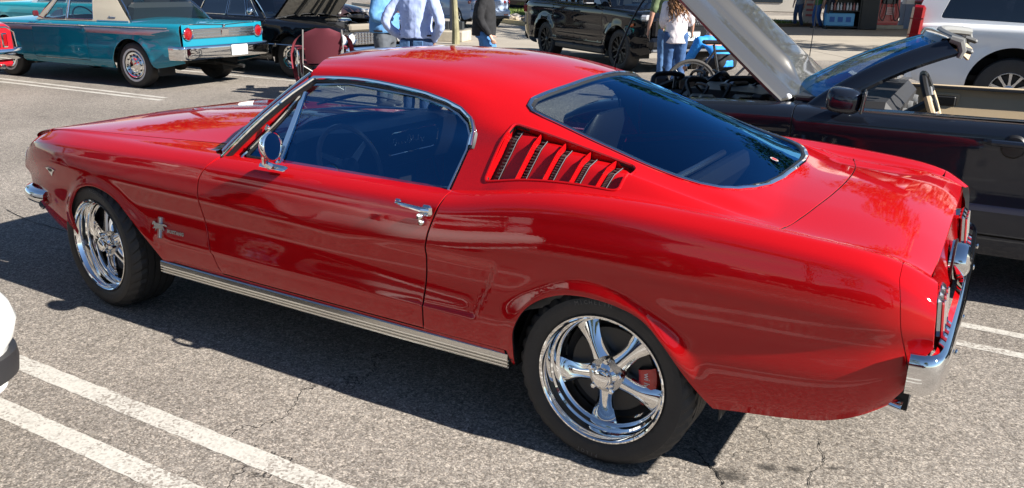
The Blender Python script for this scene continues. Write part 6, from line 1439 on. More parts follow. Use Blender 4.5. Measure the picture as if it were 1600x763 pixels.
# ---------------------------------------------------------------- white car at the left edge, nose towards us
wc = thing('white_sedan', 'white car cut off by the left edge, rounded front corner and black rubber bumper guard', 'car')
WHC = paint('white_sedan_paint', (.76, .77, .74), rough=.35)
sp = std_spec(4.7, .90, .28, .96, .93, .98, 2.8, .33, front=2.3, nose=.13, z7=[(-2.3, .66), (-2.22, .80), (-1.9, .88), (-.9, .93), (0, .95), (1.8, .97), (2.4, .92)], zc=[(-2.3, .72), (-2.2, .88), (-1.7, .96), (-.9, 1.0), (2.4, .98)])
L_ = car_loft(sp)
body_sides(wc, L_, [('front_fender', -2.29, -.8, 0), ('door', -.8, .3, .12), ('door', .3, 1.15, .12), ('quarter_panel', 1.15, 2.36, 0)], WHC, .05)
top_panel(wc, L_, 'bonnet', -2.26, -.95, WHC); top_panel(wc, L_, 'boot_lid', 1.4, 2.38, WHC)
g = Green(dict(base=[(-1, .80, .95), (1.8, .78, .98)], edge=[(-1, .62, 1.34), (.2, .62, 1.42), (1.8, .58, 1.3)], roof=[(-1, 1.38), (.2, 1.47), (1.8, 1.33)], header=-.2, rear_edge=1.0, cowl=-.95, deck=1.6, wr=.03))
g.build(wc, WHC, BGLASS, [[(-.62, .06), (.25, .06), (.25, .88), (-.15, .88)], [(.32, .06), (1.05, .06), (.85, .88), (.32, .88)]])
wells(wc, L_, .88); cabin(wc, -.85, 1.4, .72, .4, .96)
put_wheels(wc, simple_wheel('w', .325, .21, .2, 'cover', ALLOY), (-1.4, 1.4), .865, .325)
G = []
tb = [(-1.95, -.915), (-2.22, -.905), (-2.40, -.82), (-2.47, -.55)]
bb = bumper('front_bumper', tb + [(-2.49, 0)] + [(x, -y) for x, y in tb[::-1]], [(-d, z) for d, z in [(-.06, .66), (-.01, .64), (.03, .58), (.045, .53), (.03, .47), (.01, .44), (-.01, .30), (-.06, .28)]], WHC, wc)
tb2 = [(x - .0, y * 1.012) for x, y in tb]
bumper('bumper_guard', tb2 + [(-2.495, 0)] + [(x, -y) for x, y in tb2[::-1]], [(-d, z) for d, z in [(-.02, .432), (.022, .425), (.026, .39), (.020, .345), (-.03, .338)]], mat('rubber_guard', (.018, .018, .020), .5), bb)
gr = block(wc, 'grille', (-2.31, 0, .77), (.06, .75, .15), BLACK, .02)
for k in range(4): block(wc, 'grille_bar', (-2.345, 0, .715 + .036 * k), (.012, .74, .012), CHROME, .004).parent = gr
for sd in (-1, 1):
    b_ = block(wc, 'headlight', (-2.29, sd * .60, .78), (.09, .34, .14), LAMPW, .03); block(wc, 'tail_light', (2.37, sd * .6, .80), (.05, .36, .16), REDLENS, .02)
    mb = MB(); mb.box((-.68, sd * 1.0, 1.02), (.10, .2, .13), bev=.03); mb.build('door_mirror', WHC, wc)
block(wc, 'nose_panel', (-2.25, 0, .72), (.10, 1.55, .26), WHC, .04); block(wc, 'tail_panel', (2.34, 0, .74), (.08, 1.6, .4), WHC, .03); block(wc, 'rear_bumper', (2.38, 0, .48), (.18, 1.76, .2), BLKPLASTIC, .05)
wc.location = (-2.67, -2.74, 0); wc.rotation_euler = (0, 0, PI)
# ---------------------------------------------------------------- generic modern cars for the far rows and the row behind the photographer
def modern(name, label, cat, loc, rz, col, hatch=True, tall=0.0, group=None, detail=True, wheelm=ALLOY, glassm=None):
    c = thing(name, label, cat, loc, rz, group); P_ = paint(name + '_' + str(len(MATS)), col, rough=.35)
    h = tall
    sp = std_spec(4.5, .90, .27, .98 + h, .95 + h, 1.02 + h, 2.68, .34, nose=.14, lip=.014, z7=[(-2.25, .66 + h * .6), (-2.12, .80 + h), (-1.4, .93 + h), (0, .98 + h), (1.7, 1.03 + h), (2.15, 1.0 + h), (2.25, .90 + h)],
                  zc=[(-2.25, .72 + h * .6), (-2.1, .88 + h), (-1.3, 1.0 + h), (0, 1.05 + h), (2.15, 1.05 + h), (2.25, .96 + h)], crease=[(.80 + h, .008, .03), (.50, -.010, .08)])
    L = car_loft(sp)
    body_sides(c, L, [('front_fender', -2.23, -.85, 0), ('door', -.85, .20, .12), ('door', .20, 1.0, .12), ('quarter_panel', 1.0, 2.22, 0)], P_, .09)
    top_panel(c, L, 'bonnet', -2.22, -.95, P_, sp_=.14)
    rr = 1.85 if hatch else 1.05; dk = 2.12 if hatch else 1.65
    if not hatch: top_panel(c, L, 'boot_lid', 1.5, 2.22, P_, sp_=.14)
    g = Green(dict(base=[(-1, .79, .98 + h), (2.2, .78, 1.02 + h)], edge=[(-1, .63, 1.36 + h), (.2, .62, 1.47 + h), (1.2, .61, 1.47 + h), (2.2, .56, 1.33 + h)], roof=[(-1, 1.40 + h), (.2, 1.53 + h), (1.2, 1.53 + h), (2.2, 1.38 + h)], header=-.20, rear_edge=rr, cowl=-.98, deck=dk, wr=.03))
    wl_ = [[(-.64, .06), (.16, .06), (.16, .88), (-.12, .88)], [(.24, .06), (.98, .06), (.95, .88), (.24, .88)]] + ([[(1.04, .10), (1.70, .20), (1.5, .86), (1.04, .88)]] if hatch else [])
    g.build(c, P_, glassm or BGLASS, wl_, ws_bow=.2, rw_bow=.05 if hatch else .15)
    wells(c, L, .88); cabin(c, -.85, 1.5, .70, .4, .98 + h)
    put_wheels(c, simple_wheel('w', .34, .22, .23, 'five', wheelm, spokes=5), (-1.34, 1.34), .865, .34)
    for sd in (-1, 1):
        mb = MB(); mb.box((2.12, sd * .70, .90 + h), (.20, .36, .12), Euler((0, 0, sd * .35)), bev=.03); mb.build('tail_light', REDLENS, c)
        mb = MB(); mb.box((-2.10, sd * .68, .76 + h), (.24, .30, .11), Euler((0, 0, sd * .5)), bev=.03); mb.build('headlight', LAMPW, c)
        mb = MB(); mb.box((-.72, sd * .99, 1.04 + h), (.11, .2, .13), bev=.04); mb.build('door_mirror', P_, c)
        for x in (.10, .90):
            mb = MB(); mb.tube([(x - .09, sd * .905, .86 + h), (x - .05, sd * .925, .865 + h), (x + .05, sd * .925, .865 + h), (x + .08, sd * .905, .86 + h)], .012, 5); mb.build('door_handle', P_, c)
    block(c, 'tailgate', (2.19, 0, .80 + h), (.10, 1.56, .36 + h), P_, .05); rb_ = block(c, 'rear_bumper', (2.20, 0, .50), (.20, 1.72, .30), P_, .07)
    for sd in (-1, 1): block(c, 'rear_reflector', (2.30, sd * .62, .47), (.02, .20, .05), REDLENS, .008).parent = rb_
    block(c, 'bumper_trim', (2.24, 0, .39), (.18, 1.60, .13), BLKPLASTIC, .05).parent = rb_
    block(c, 'front_bumper', (-2.18, 0, .50), (.20, 1.66, .34), P_, .08); block(c, 'grille', (-2.27, 0, .62 + h * .5), (.06, .9, .15), BLACK, .03)
    block(c, 'number_plate', (2.26, 0, .72), (.015, .31, .15), PLATEW, .005)
    return c
modern('hatchback_car', 'pale blue-grey hatchback with red tail light driving off behind the lamp post', 'car', (-16.1, 24.0, 0), math.radians(-24), (.36, .44, .58))
modern('far_dark_car', 'dark car parked beyond the grass strip behind the man in black hoodie', 'car', (-21.4, 39.0, 0), math.radians(150), (.012, .016, .028), hatch=False)
modern('far_silver_car', 'silver car parked beyond the red fuel pump at the station', 'car', (-1.4, 45.5, 0), math.radians(15), (.30, .31, .33), hatch=True, tall=.15)
modern('maroon_car', 'dark brown car behind the teal coupe and beside the aqua wagon', 'car', (-15.6, 14.6, 0), math.radians(190), (.035, .02, .02), hatch=False)
# row behind the photographer: seen only mirrored in the paint
modern('dark_blue_car', 'dark blue sedan in the row behind the camera', 'car', (-.9, -5.75, 0), PI, (.01, .015, .04), hatch=False)
modern('white_hatchback', 'white hatchback in the row behind the camera', 'car', (-2.8, -8.6, 0), PI - .05, (.72, .73, .72), tall=.1)
modern('charcoal_suv', 'charcoal SUV in the row behind the camera', 'suv', (-6.9, -5.9, 0), 0.03, (.02, .02, .022), tall=.30)
modern('maroon_sedan', 'maroon sedan parked across the lane behind the camera', 'car', (3.2, -9.0, 0), .05, (.10, .008, .012), hatch=False)
modern('silver_suv', 'silver SUV parked across the lane behind the camera', 'suv', (-8.6, -9.0, 0), .04, (.32, .33, .34), tall=.28)
aq.location = (-15.25, 8.35, 0)
# white van beyond the grass
vn = thing('white_van', 'white cargo van parked far off beyond the grass strip', 'van', (-23.5, 43.5, 0), math.radians(150))
mb = MB(); mb.prism(rounded([(-2.7, .45), (2.7, .45), (2.7, 2.1), (2.5, 2.2), (-1.3, 2.2), (-1.9, 1.35), (-2.7, 1.15)], .12), lambda a, b: (a, -.95, b), (0, 1.9, 0)); mb.build('body', WHP, vn, angle=25)
for sd in (-1, 1):
    mb = MB(); mb.prism(rounded([(-1.75, 1.35), (-.6, 1.35), (-.6, 1.95), (-1.3, 1.95)], .05), lambda a, b: (a, sd * .955, b), (0, .01 * sd, 0)); mb.build('side_window', DGL, vn)
    mb = MB(); mb.box((2.70, sd * .85, 1.2), (.05, .12, .4), bev=.02); mb.build('tail_light', REDLENS, vn)
put_wheels(vn, simple_wheel('w', .38, .24, .22, 'cover', STEEL), (-1.7, 1.6), .93, .38)
# ================================================================ people
SKIN = mat('skin', (.50, .28, .20), .5, var=(30, .08)); SKINP = mat('skin_pale', (.58, .36, .27), .5, var=(30, .08))
def remesh(name, mb, m, parent, vox=.014, sm=5, kind=None):
    me = bpy.data.meshes.new('t'); me.from_pydata([tuple(v) for v in mb.V], [], mb.F)
    bm = bmesh.new(); bm.from_mesh(me); bmesh.ops.recalc_face_normals(bm, faces=bm.faces); bm.to_mesh(me); bm.free()
    o = bpy.data.objects.new('t', me); COL.objects.link(o)
    r = o.modifiers.new('r', 'REMESH'); r.mode = 'VOXEL'; r.voxel_size = vox
    s = o.modifiers.new('s', 'SMOOTH'); s.factor = .5; s.iterations = sm
    dg = bpy.context.evaluated_depsgraph_get(); m2 = bpy.data.meshes.new_from_object(o.evaluated_get(dg)); bpy.data.objects.remove(o)
    m2.materials.clear(); m2.materials.append(m); m2.polygons.foreach_set('use_smooth', [True] * len(m2.polygons))
    o = bpy.data.objects.new(name, m2); COL.objects.link(o)
    if parent is not None: o.parent = parent
    return o
def limb(mb, pts, rr, n=12):
    P = curve2(pts, 4 * (len(pts) - 1)); R = curve2([(r,) for r in rr], 4 * (len(pts) - 1))
    mb.tube(P, [float(r[0]) for r in R], n); mb.sphere(pts[0], rr[0], 10, 6); mb.sphere(pts[-1], rr[-1], 10, 6)
def trunk(mb, rows):
    """rows: (centre, half width (y), half depth (x))"""
    G = []
    for c, wy, dx in rows: G.append([(c[0] + dx * math.cos(a), c[1] + wy * math.sin(a), c[2]) for a in np.linspace(0, 2 * PI, 21)[:-1]])
    n = 20; V = [p for r in G for p in r]; F = [(i * n + k, i * n + (k + 1) % n, (i + 1) * n + (k + 1) % n, (i + 1) * n + k) for i in range(len(G) - 1) for k in range(n)]
    F += [tuple(range(n))[::-1], tuple((len(G) - 1) * n + k for k in range(n))]; mb.add(V, F)
def hand(mb, w, d, side, curl=.5, s=1.0):
    """palm, four unequal bent fingers and a thumb leaving the side of the palm; d = pointing direction"""
    d = Vector(d).normalized(); w = Vector(w); a = Vector((0, 0, 1)) if abs(d.z) < .7 else Vector((1, 0, 0)); u = (a - d * a.dot(d)).normalized(); nn = d.cross(u) * side
    pc = w + d * .05 * s; mb.tube([w, w + d * .03 * s, w + d * .09 * s], [.024 * s, .034 * s, .036 * s], 10, flat=.62)
    for k, ln in enumerate((.066, .076, .071, .056)):
        b = w + d * .088 * s + u * (.030 - .020 * k) * s; P = [b]; dd = d.copy()
        for q in range(3):
            dd = (dd + nn * curl * .55).normalized(); P.append(P[-1] + dd * ln / 3 * s)
        mb.tube(P, [.0105 * s, .0102 * s, .0095 * s, .008 * s], 7)
    b = w + d * .03 * s + u * .032 * s; mb.tube([b, b + (d * .6 + u * .7 + nn * .3) * .035 * s, b + (d * 1.1 + u * .7 + nn * .6) * .055 * s], [.013 * s, .0115 * s, .009 * s], 7)
def head(mb, c, f=(1, 0, 0), s=1.0):
    """skull, jaw, nose, ears; f = facing"""
    f = Vector(f).normalized(); r = Vector((-f.y, f.x, 0)); up = Vector((0, 0, 1)); c = Vector(c)
    def el(o, rr):
        n0 = len(mb.V); mb.sphere((0, 0, 0), rr, 16, 12)
        for i in range(n0, len(mb.V)):
            v = mb.V[i]; mb.V[i] = c + f * (o[0] + v.x) * s + r * (o[1] + v.y) * s + up * (o[2] + v.z) * s
    el((-.01, 0, .02), (.098, .076, .105)); el((.028, 0, -.055), (.062, .056, .062)); el((.092, 0, -.015), (.022, .014, .026)); el((.070, 0, .022), (.026, .055, .018)); el((.080, 0, -.062), (.018, .026, .012))
    for q in (-1, 1): el((-.012, q * .078, -.01), (.020, .010, .032))
    return c, f, r
def person(name, label, loc, rz, arms, legs, shirt, trousers, hair, torso=None, h=1.0, wide=1.0, sleeve='long', shirt_hem=.90, skin=None, face=(1, 0, 0), shoe=(.05, .05, .05), belt=None, hair_len=0, group=None, belly=0.0, cuff=None):
    """arms/legs: {side: [joint points]} in the person's own frame (facing +x, left is +y)"""
    root = thing(name, label, 'person', loc, rz, group); sk = skin or SKIN
    T = torso or [(0, 0, .93), (0, 0, 1.10), (0, 0, 1.28), (0, 0, 1.42)]; ck = Vector(T[-1]) + Vector((0, 0, .16)); hc = Vector(T[-1]) + Vector((.025, 0, .245))
    mb = MB(); trunk(mb, [((*T[0][:2], T[0][2] - .08), .15 * wide, .10), (T[0], .165 * wide, .115), (T[1], .145 * wide, .10 + belly * .6), (T[2], .17 * wide, .115), (T[3], .15 * wide, .085), ((*T[3][:2], T[3][2] + .05), .07, .06)])
    limb(mb, [Vector(T[3]) + Vector((0, 0, .0)), ck], [.062, .055])
    head(mb, hc, face)
    for sd, P in arms.items(): limb(mb, P, [.056, .045, .040, .029][:len(P)] if len(P) == 4 else [.056, .043, .028]); d = Vector(P[-1]) - Vector(P[-2]); hand(mb, P[-1], d, sd, .45)
    for sd, P in legs.items(): limb(mb, P, [.090, .062, .044] if len(P) == 3 else [.09] * len(P))
    body = remesh('body', mb, sk, root, .0115, 3)
    mb = MB(); hz = shirt_hem
    trunk(mb, [((*T[0][:2], hz), (.185 * wide), .135 + belly * .8), ((*T[0][:2], (hz + T[1][2]) / 2), .182 * wide, .130 + belly), (T[1], .172 * wide, .122 + belly), (T[2], .195 * wide, .132 + belly * .4), ((T[3][0], T[3][1], T[3][2] - .03), .195 * wide, .115), ((T[3][0], T[3][1], T[3][2] + .035), .11, .08), ((T[3][0] + .01, T[3][1], T[3][2] + .075), .066, .064)])
    for sd, P in arms.items():
        Q = P if sleeve == 'long' else [P[0], Vector(P[0]).lerp(Vector(P[1]), .75)]
        if sleeve == 'long':
            e = Vector(P[-2]).lerp(Vector(P[-1]), .92); Q = list(P[:-1]) + [e]
            limb(mb, Q, [.076, .062, .056, .046][:len(Q)] if len(Q) == 4 else [.076, .062, .044])
        else: limb(mb, Q, [.076, .066])
        limb(mb, [Vector(T[3]) + Vector((0, sd * .06, 0)), P[0]], [.07, .07])
    sh = remesh('shirt', mb, shirt, root, .014, 4)
    # cloth folds
    tx = bpy.data.textures.get('folds') or bpy.data.textures.new('folds', 'CLOUDS'); tx.noise_scale = .09
    dm = sh.modifiers.new('folds', 'DISPLACE'); dm.texture = tx; dm.strength = .022; dm.mid_level = .5; dm.texture_coords = 'LOCAL'
    mb = MB(); trunk(mb, [((*T[0][:2], T[0][2] - .10), .170 * wide, .125), ((*T[0][:2], T[0][2] - .02), .178 * wide, .128), ((*T[0][:2], T[0][2] + .07), .165 * wide, .118 + belly * .4)])
    for sd, P in legs.items(): limb(mb, [P[0], P[1], Vector(P[1]).lerp(Vector(P[2]), .93)], [.112, .083, .072])
    tr = remesh('trousers', mb, trousers, root, .014, 4); dm = tr.modifiers.new('folds', 'DISPLACE'); dm.texture = tx; dm.strength = .016; dm.mid_level = .5
    for sd, P in legs.items():
        a = Vector(P[-1]); mb = MB(); limb(mb, [a + Vector((-.04, 0, -.035)), a + Vector((.06, 0, -.045)), a + Vector((.17, sd * .02, -.055))], [.045, .045, .034]); s_ = remesh('shoe', mb, mat('shoe_%d' % int(shoe[0] * 1000), shoe, .6), root, .012, 3)
    if belt:
        mb = MB(); n_ = 24; mb.tube([(T[0][0] + (.130 + belly * .3) * math.cos(a), T[0][1] + .182 * wide * math.sin(a), T[0][2] + .055) for a in np.linspace(0, 2 * PI, n_ + 1)[:-1]], .012, 6, closed=True); mb.build('belt', mat('belt_brown', (.03, .018, .012), .5), root)
    if hair is not None:
        mb = MB(); f = Vector(face).normalized(); r = Vector((-f.y, f.x, 0))
        n0 = len(mb.V); mb.sphere((0, 0, 0), (.108, .088, .100), 16, 10)
        for i in range(n0, len(mb.V)):
            v = mb.V[i]; mb.V[i] = hc + f * (v.x - .022) + r * v.y + Vector((0, 0, v.z * .95 + .042))
        remesh('hair', mb, hair, root, .012, 2)
    return root, hc, T
A_hang = lambda: {-1: [(0, -.20, 1.40), (-.02, -.25, 1.14), (.05, -.26, .90)], 1: [(0, .20, 1.40), (-.02, .25, 1.14), (.05, .26, .90)]}
L_stand = lambda w=.10: {-1: [(0, -w, .90), (.015, -w - .01, .50), (-.02, -w - .01, .09)], 1: [(0, w, .90), (.015, w + .01, .50), (-.02, w + .01, .09)]}
DENIM = mat('denim_dark', (.025, .055, .13), .85, bump=(16, .8, 5, (1, 1, .6)), var=(9, .25)); DENIML = mat('denim_light', (.09, .19, .38), .85, bump=(16, .8, 5, (1, 1, .6)), var=(9, .25))
GREYP = mat('grey_trousers', (.075, .085, .10), .85, var=(9, .15))
HAIRB = mat('hair_brown', (.07, .035, .018), .6); HAIRG = mat('hair_grey', (.45, .43, .42), .6)
# man in a denim-blue shirt, side on, raising his forearm
p1, hc, T = person('person', 'man in denim-blue shirt and grey trousers raising his forearm by the black sedan', (-4.68, 5.52, 0), math.radians(18),
    {-1: [(0, -.21, 1.40), (-.03, -.26, 1.15), (.20, -.20, 1.22)], 1: [(0, .20, 1.40), (-.02, .26, 1.15), (.16, .18, 1.16)]}, L_stand(), mat('shirt_denim', (.10, .26, .50), .8, bump=(11, 1.0, 3, (1, 1, .35)), var=(12, .12)), GREYP, HAIRG, wide=1.12, belly=.07, belt=True, shirt_hem=.955, group=None)
mb = MB(); mb.lathe([(0, .0), (.026, .0), (.030, .006), (0, .012)], (.19, .02, .985), 'x', 16); mb.build('belt_buckle', SILV, p1)
# man in light-blue shirt, back to us, hands in pockets
p2, hc, T = person('person', 'man in pale blue shirt and jeans, back to us, hands in pockets', (-3.82, 5.06, 0), math.radians(100),
    {-1: [(0, -.21, 1.40), (-.10, -.36, 1.14), (.06, -.20, .92)], 1: [(0, .21, 1.40), (-.10, .36, 1.14), (.06, .20, .92)]}, L_stand(), mat('shirt_pale_blue', (.38, .46, .72), .8, bump=(11, 1.0, 3, (1, 1, .3)), var=(12, .06)), DENIM, HAIRG, wide=1.12, belly=.03, belt=True, shirt_hem=.95)
for y in (-.09, .09): block(p2, 'back_pocket', (-.137, y, .86), (.012, .13, .13), DENIML, .005)
# bearded man in a black hoodie walking to the right
p3, hc, T = person('person', 'bearded man in black hooded sweatshirt and blue jeans walking across the aisle', (-4.32, 7.35, 0), math.radians(28),
    {-1: [(0, -.20, 1.38), (-.04, -.25, 1.12), (.10, -.24, .88)], 1: [(0, .20, 1.38), (-.08, .24, 1.12), (-.06, .25, .88)]},
    {-1: [(0, -.09, .90), (.16, -.10, .52), (.10, -.10, .09)], 1: [(0, .09, .90), (.02, .10, .50), (-.22, .10, .12)]}, mat('hoodie_black', (.012, .012, .014), .9, bump=(10, 1.0, 3, (1, 1, .5)), var=(14, .3)), mat('denim_bright', (.06, .18, .42), .85, bump=(16, .8, 5, (1, 1, .6)), var=(9, .25)), None, wide=1.06, belly=.05, shirt_hem=.86, torso=[(0, 0, .93), (0, 0, 1.10), (.01, 0, 1.28), (.02, 0, 1.41)])
mb = MB(); mb.sphere((.11, 0, 1.585), (.06, .062, .075), 12, 8); remesh('beard', mb, mat('beard_white', (.62, .58, .54), .8), p3, .011, 2)
mb = MB(); mb.sphere((-.02, 0, 1.545), (.13, .135, .085), 14, 8); mb.sphere((-.07, 0, 1.58), (.09, .12, .10), 14, 8); remesh('hood', mb, MATS['hoodie_black'], p3, .014, 3)
# woman with long curly hair, back to us
p4, hc, T = person('person', 'woman with long curly hair, white top and blue jeans, back to us', (-2.30, 9.86, 0), math.radians(118),
    {-1: [(0, -.18, 1.30), (.02, -.22, 1.06), (.20, -.18, 1.02)], 1: [(0, .18, 1.30), (.0, .22, 1.06), (.16, .20, .98)]},
    {-1: [(0, -.09, .84), (.03, -.10, .47), (-.04, -.11, .09)], 1: [(0, .09, .84), (.05, .09, .47), (.05, .10, .09)]}, mat('top_white_pink', (.74, .68, .70), .8, bump=(12, 1.0, 3, (1, 1, .3)), var=(6, .06)), mat('denim_mid', (.035, .09, .22), .85, bump=(16, .8, 5, (1, 1, .6)), var=(9, .25)), None, torso=[(0, 0, .86), (0, 0, 1.02), (0, 0, 1.18), (0, 0, 1.31)], wide=.98, shirt_hem=.72, skin=SKINP, shoe=(.7, .7, .7))
random.seed(12); mb = MB()
mb.sphere(hc + Vector((-.03, 0, .03)), (.125, .105, .12), 14, 9)
for k in range(150):
    a = random.uniform(PI * .42, PI * 1.58); r0 = random.uniform(.075, .125); x0 = hc + Vector((-.02 + r0 * math.cos(a), r0 * .95 * math.sin(a), random.uniform(-.02, .09))); ln = random.uniform(.30, .52); ph = random.uniform(0, 6); sw = random.uniform(.014, .026)
    P = [];
    for q in range(13):
        u = q / 12; P.append(x0 + Vector((-.035 * math.sin(PI * min(1, u * 1.2)) - .05 * u + sw * math.cos(ph + u * 17), (x0.y - hc.y) * .55 * u + sw * math.sin(ph + u * 17), -ln * u)))
    mb.tube(P, [.012 - .007 * (q / 12) for q in range(13)], 5)
hr_ = mb.build('hair', mat('hair_curly', (.26, .13, .06), .5, var=(18, .5)), p4); hr_['kind'] = 'stuff'
# man in green tee beside her
p5, hc, T = person('person', 'man in green short-sleeved shirt and jeans in front of the woman with curly hair', (-2.55, 10.30, 0), math.radians(120),
    {-1: [(0, -.25, 1.42), (-.02, -.33, 1.15), (.06, -.36, .90)], 1: [(0, .25, 1.42), (-.02, .33, 1.15), (.05, .36, .90)]}, L_stand(.11), mat('tee_green', (.11, .15, .075), .85, var=(9, .1)), DENIML, HAIRB, wide=1.20, sleeve='short', shirt_hem=.86)
bt_ = thing('water_bottle', 'clear blue-tinted water bottle held in the hand of the man in green', 'bottle', (-2.07, 10.14, .60), 0)
mb = MB(); mb.lathe([(0, 0), (.034, .004), (.036, .03), (.033, .05), (.036, .07), (.033, .10), (.036, .13), (.034, .16), (.014, .19), (.013, .215), (0, .216)], axis='z', n=20); mb.build('bottle_body', mat('bottle_plastic', (.25, .55, .75), .1, coat=.5), bt_)
mb = MB(); mb.lathe([(.016, .205), (.016, .232), (0, .234)], axis='z', n=14); mb.build('bottle_cap', mat('cap_white', (.8, .8, .8), .4), bt_)
# figure in bright blue bending over a bicycle behind the raised bonnet
p6, hc, T = person('person', 'person in bright blue shirt bent over a bicycle behind the raised bonnet', (-1.02, 8.25, 0), math.radians(150),
    {-1: [(.30, -.18, .87), (.42, -.22, .66), (.54, -.18, .54)], 1: [(.30, .18, .87), (.42, .22, .66), (.54, .18, .54)]}, {-1: [(-.02, -.09, .62), (.24, -.12, .46), (-.02, -.12, .09)], 1: [(-.02, .09, .62), (.26, .12, .46), (.02, .12, .09)]}, mat('shirt_bright_blue', (.02, .26, .75), .7, var=(8, .1)), mat('trousers_black', (.012, .012, .014), .9), HAIRB, torso=[(0, 0, .66), (.08, 0, .74), (.18, 0, .82), (.30, 0, .88)], shirt_hem=.56, sleeve='long')
bk = thing('bicycle', 'bicycle with black spoked wheels standing behind the open engine bay', 'bicycle', (-1.22, 7.55, 0), math.radians(28))
BT_ = mat('bike_tyre', (.06, .055, .05), .8)
for x in (0, 1.04):
    mb = MB(); mb.tube([(x + .325 * math.cos(a), 0, .345 + .325 * math.sin(a)) for a in np.linspace(0, 2 * PI, 49)[:-1]], .022, 8, closed=True); w_ = mb.build('bicycle_wheel', BT_, bk)
    mb = MB(); mb.tube([(x + .298 * math.cos(a), 0, .345 + .298 * math.sin(a)) for a in np.linspace(0, 2 * PI, 49)[:-1]], .010, 6, closed=True); mb.build('bicycle_rim', mat('rim_alloy', (.4, .4, .4), .3, 1), w_)
    mb = MB()
    for k in range(24):
        a = 2 * PI * k / 24; mb.tube([(x, .02 * (-1) ** k, .345), (x + .295 * math.cos(a), 0, .345 + .295 * math.sin(a))], .0016, 4)
    mb.tube([(x, -.05, .345), (x, .05, .345)], .02, 8); o_ = mb.build('spokes', STEEL, w_); o_['kind'] = 'stuff'
FRM = mat('bike_frame', (.02, .02, .022), .3, coat=.6)
mb = MB()
for a, b in (((0, 0, .345), (.40, 0, .30)), ((0, 0, .345), (.28, 0, .80)), ((.40, 0, .30), (.26, 0, .88)), ((.40, 0, .30), (.86, 0, .78)), ((.28, 0, .80), (.86, 0, .82)), ((.84, 0, .90), (1.04, 0, .345))): mb.tube([a, b], .017, 8)
mb.build('bicycle_frame', FRM, bk)
mb = MB(); mb.box((.24, 0, .91), (.26, .13, .05), bev=.02); mb.build('saddle', BLACK, bk)
mb = MB(); mb.tube([(.90, -.30, .98), (.84, -.1, .95), (.84, .1, .95), (.90, .30, .98)], .013, 6); mb.build('handlebar', BLACK, bk)
mb = MB(); mb.lathe([(.09, -.01), (.095, .0), (.09, .01)], (.40, -.05, .30), 'y', 28); mb.tube([(.40, -.07, .30), (.52, -.07, .20)], .010, 6); mb.build('crankset', STEEL, bk)
# people walking at the fuel station
far = [('man in grey tee and dark jeans walking left of the station board sign', (-5.75, 34.2), -1.9, (.16, .18, .22), DENIM), ('person in green top and blue jeans walking at the fuel station', (-4.92, 33.9), -2.2, (.05, .17, .05), mat('denim_far', (.03, .10, .30), .85)), ('person in dark jacket just behind the green-topped walker', (-4.62, 34.6), -2.2, (.02, .02, .025), mat('trousers_dark', (.02, .02, .025), .9)), ('person in navy top and bright jeans beside the black bottle rack', (-4.42, 33.6), 2.4, (.015, .02, .05), mat('denim_bright', (.06, .18, .42), .85))]
for i, (lb, (x, y), rz, col, trm) in enumerate(far):
    person('person', lb, (x, y, 0), rz, A_hang(), {-1: [(0, -.09, .90), (.10, -.10, .50), (.02, -.10, .09)], 1: [(0, .09, .90), (.05, .10, .50), (-.14, .10, .11)]}, mat('far_shirt_%d' % i, col, .8), trm, HAIRB, sleeve='short')
# ================================================================ chair, lamp post, trees, verge, fuel station
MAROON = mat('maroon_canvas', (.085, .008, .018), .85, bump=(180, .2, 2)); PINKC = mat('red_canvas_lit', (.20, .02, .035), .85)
ch = thing('camp_chair', 'maroon folding camp chair standing open in front of the black sedan', 'chair', (-6.36, 6.12, 0), math.radians(-42))
STL = mat('chair_tube', (.30, .29, .28), .45, .2)
mb = MB(); G = []
for v in np.linspace(0, 1, 9):
    hw = .275 * (.80 + .20 * math.sin(PI * min(1, v * 1.1) * .7)) * (1 if v < .8 else math.sqrt(max(.12, 1 - ((v - .8) / .215) ** 2)))
    G.append([(.20 + .16 * v + .05 * (1 - (q / 1.0) ** 2), q * hw, .44 + .50 * v) for q in np.linspace(-1, 1, 9)])
mb.grid(G); mb.grid([[(p[0] + .014, p[1], p[2]) for p in r] for r in G]); mb.build('backrest', MAROON, ch)
mb = MB(); G = [[(-.26 + .48 * u, q * .26, .43 - .05 * math.sin(PI * u) * (1 - q * q) + .03 * (1 - u)) for q in np.linspace(-1, 1, 7)] for u in np.linspace(0, 1, 7)]; mb.grid(G); mb.grid([[(p[0], p[1], p[2] - .014) for p in r] for r in G]); mb.build('seat', MAROON, ch)
for sd in (-1, 1):
    mb = MB(); mb.tube([(.22, sd * .30, .02), (.30, sd * .29, .45), (.36, sd * .27, .92)], .010, 6); mb.build('back_post', STL, ch)
    mb = MB(); mb.tube([(.22, sd * .30, .03), (-.26, sd * .29, .44)], .009, 6); mb.build('leg', STL, ch)
    mb = MB(); mb.tube([(-.26, sd * .30, .03), (.26, sd * .28, .44)], .009, 6); mb.build('leg', STL, ch)
    mb = MB(); mb.tube([(-.26, sd * .32, .02), (-.27, sd * .33, .64)], .009, 6); mb.build('arm_post', STL, ch)
    mb = MB(); G = [[(-.30 + .62 * u, sd * (.33 - .03 * u) + q * .055, .66 + .02 * math.sin(PI * u) - .01 * q * q) for q in (-1, 0, 1)] for u in np.linspace(0, 1, 7)]; mb.grid(G); mb.grid([[(p[0], p[1], p[2] - .012) for p in r] for r in G]); mb.build('arm_rest', PINKC, ch)
    mb = MB(); mb.grid([[(.10 + .24 * u, sd * (.30 + .02 * v), .30 + .36 * v) for v in np.linspace(0, 1, 4)] for u in np.linspace(0, 1, 4)]); mb.grid([[(.10 + .24 * u, sd * (.306 + .02 * v), .30 + .36 * v) for v in np.linspace(0, 1, 4)] for u in np.linspace(0, 1, 4)]); mb.build('side_panel', PINKC, ch)
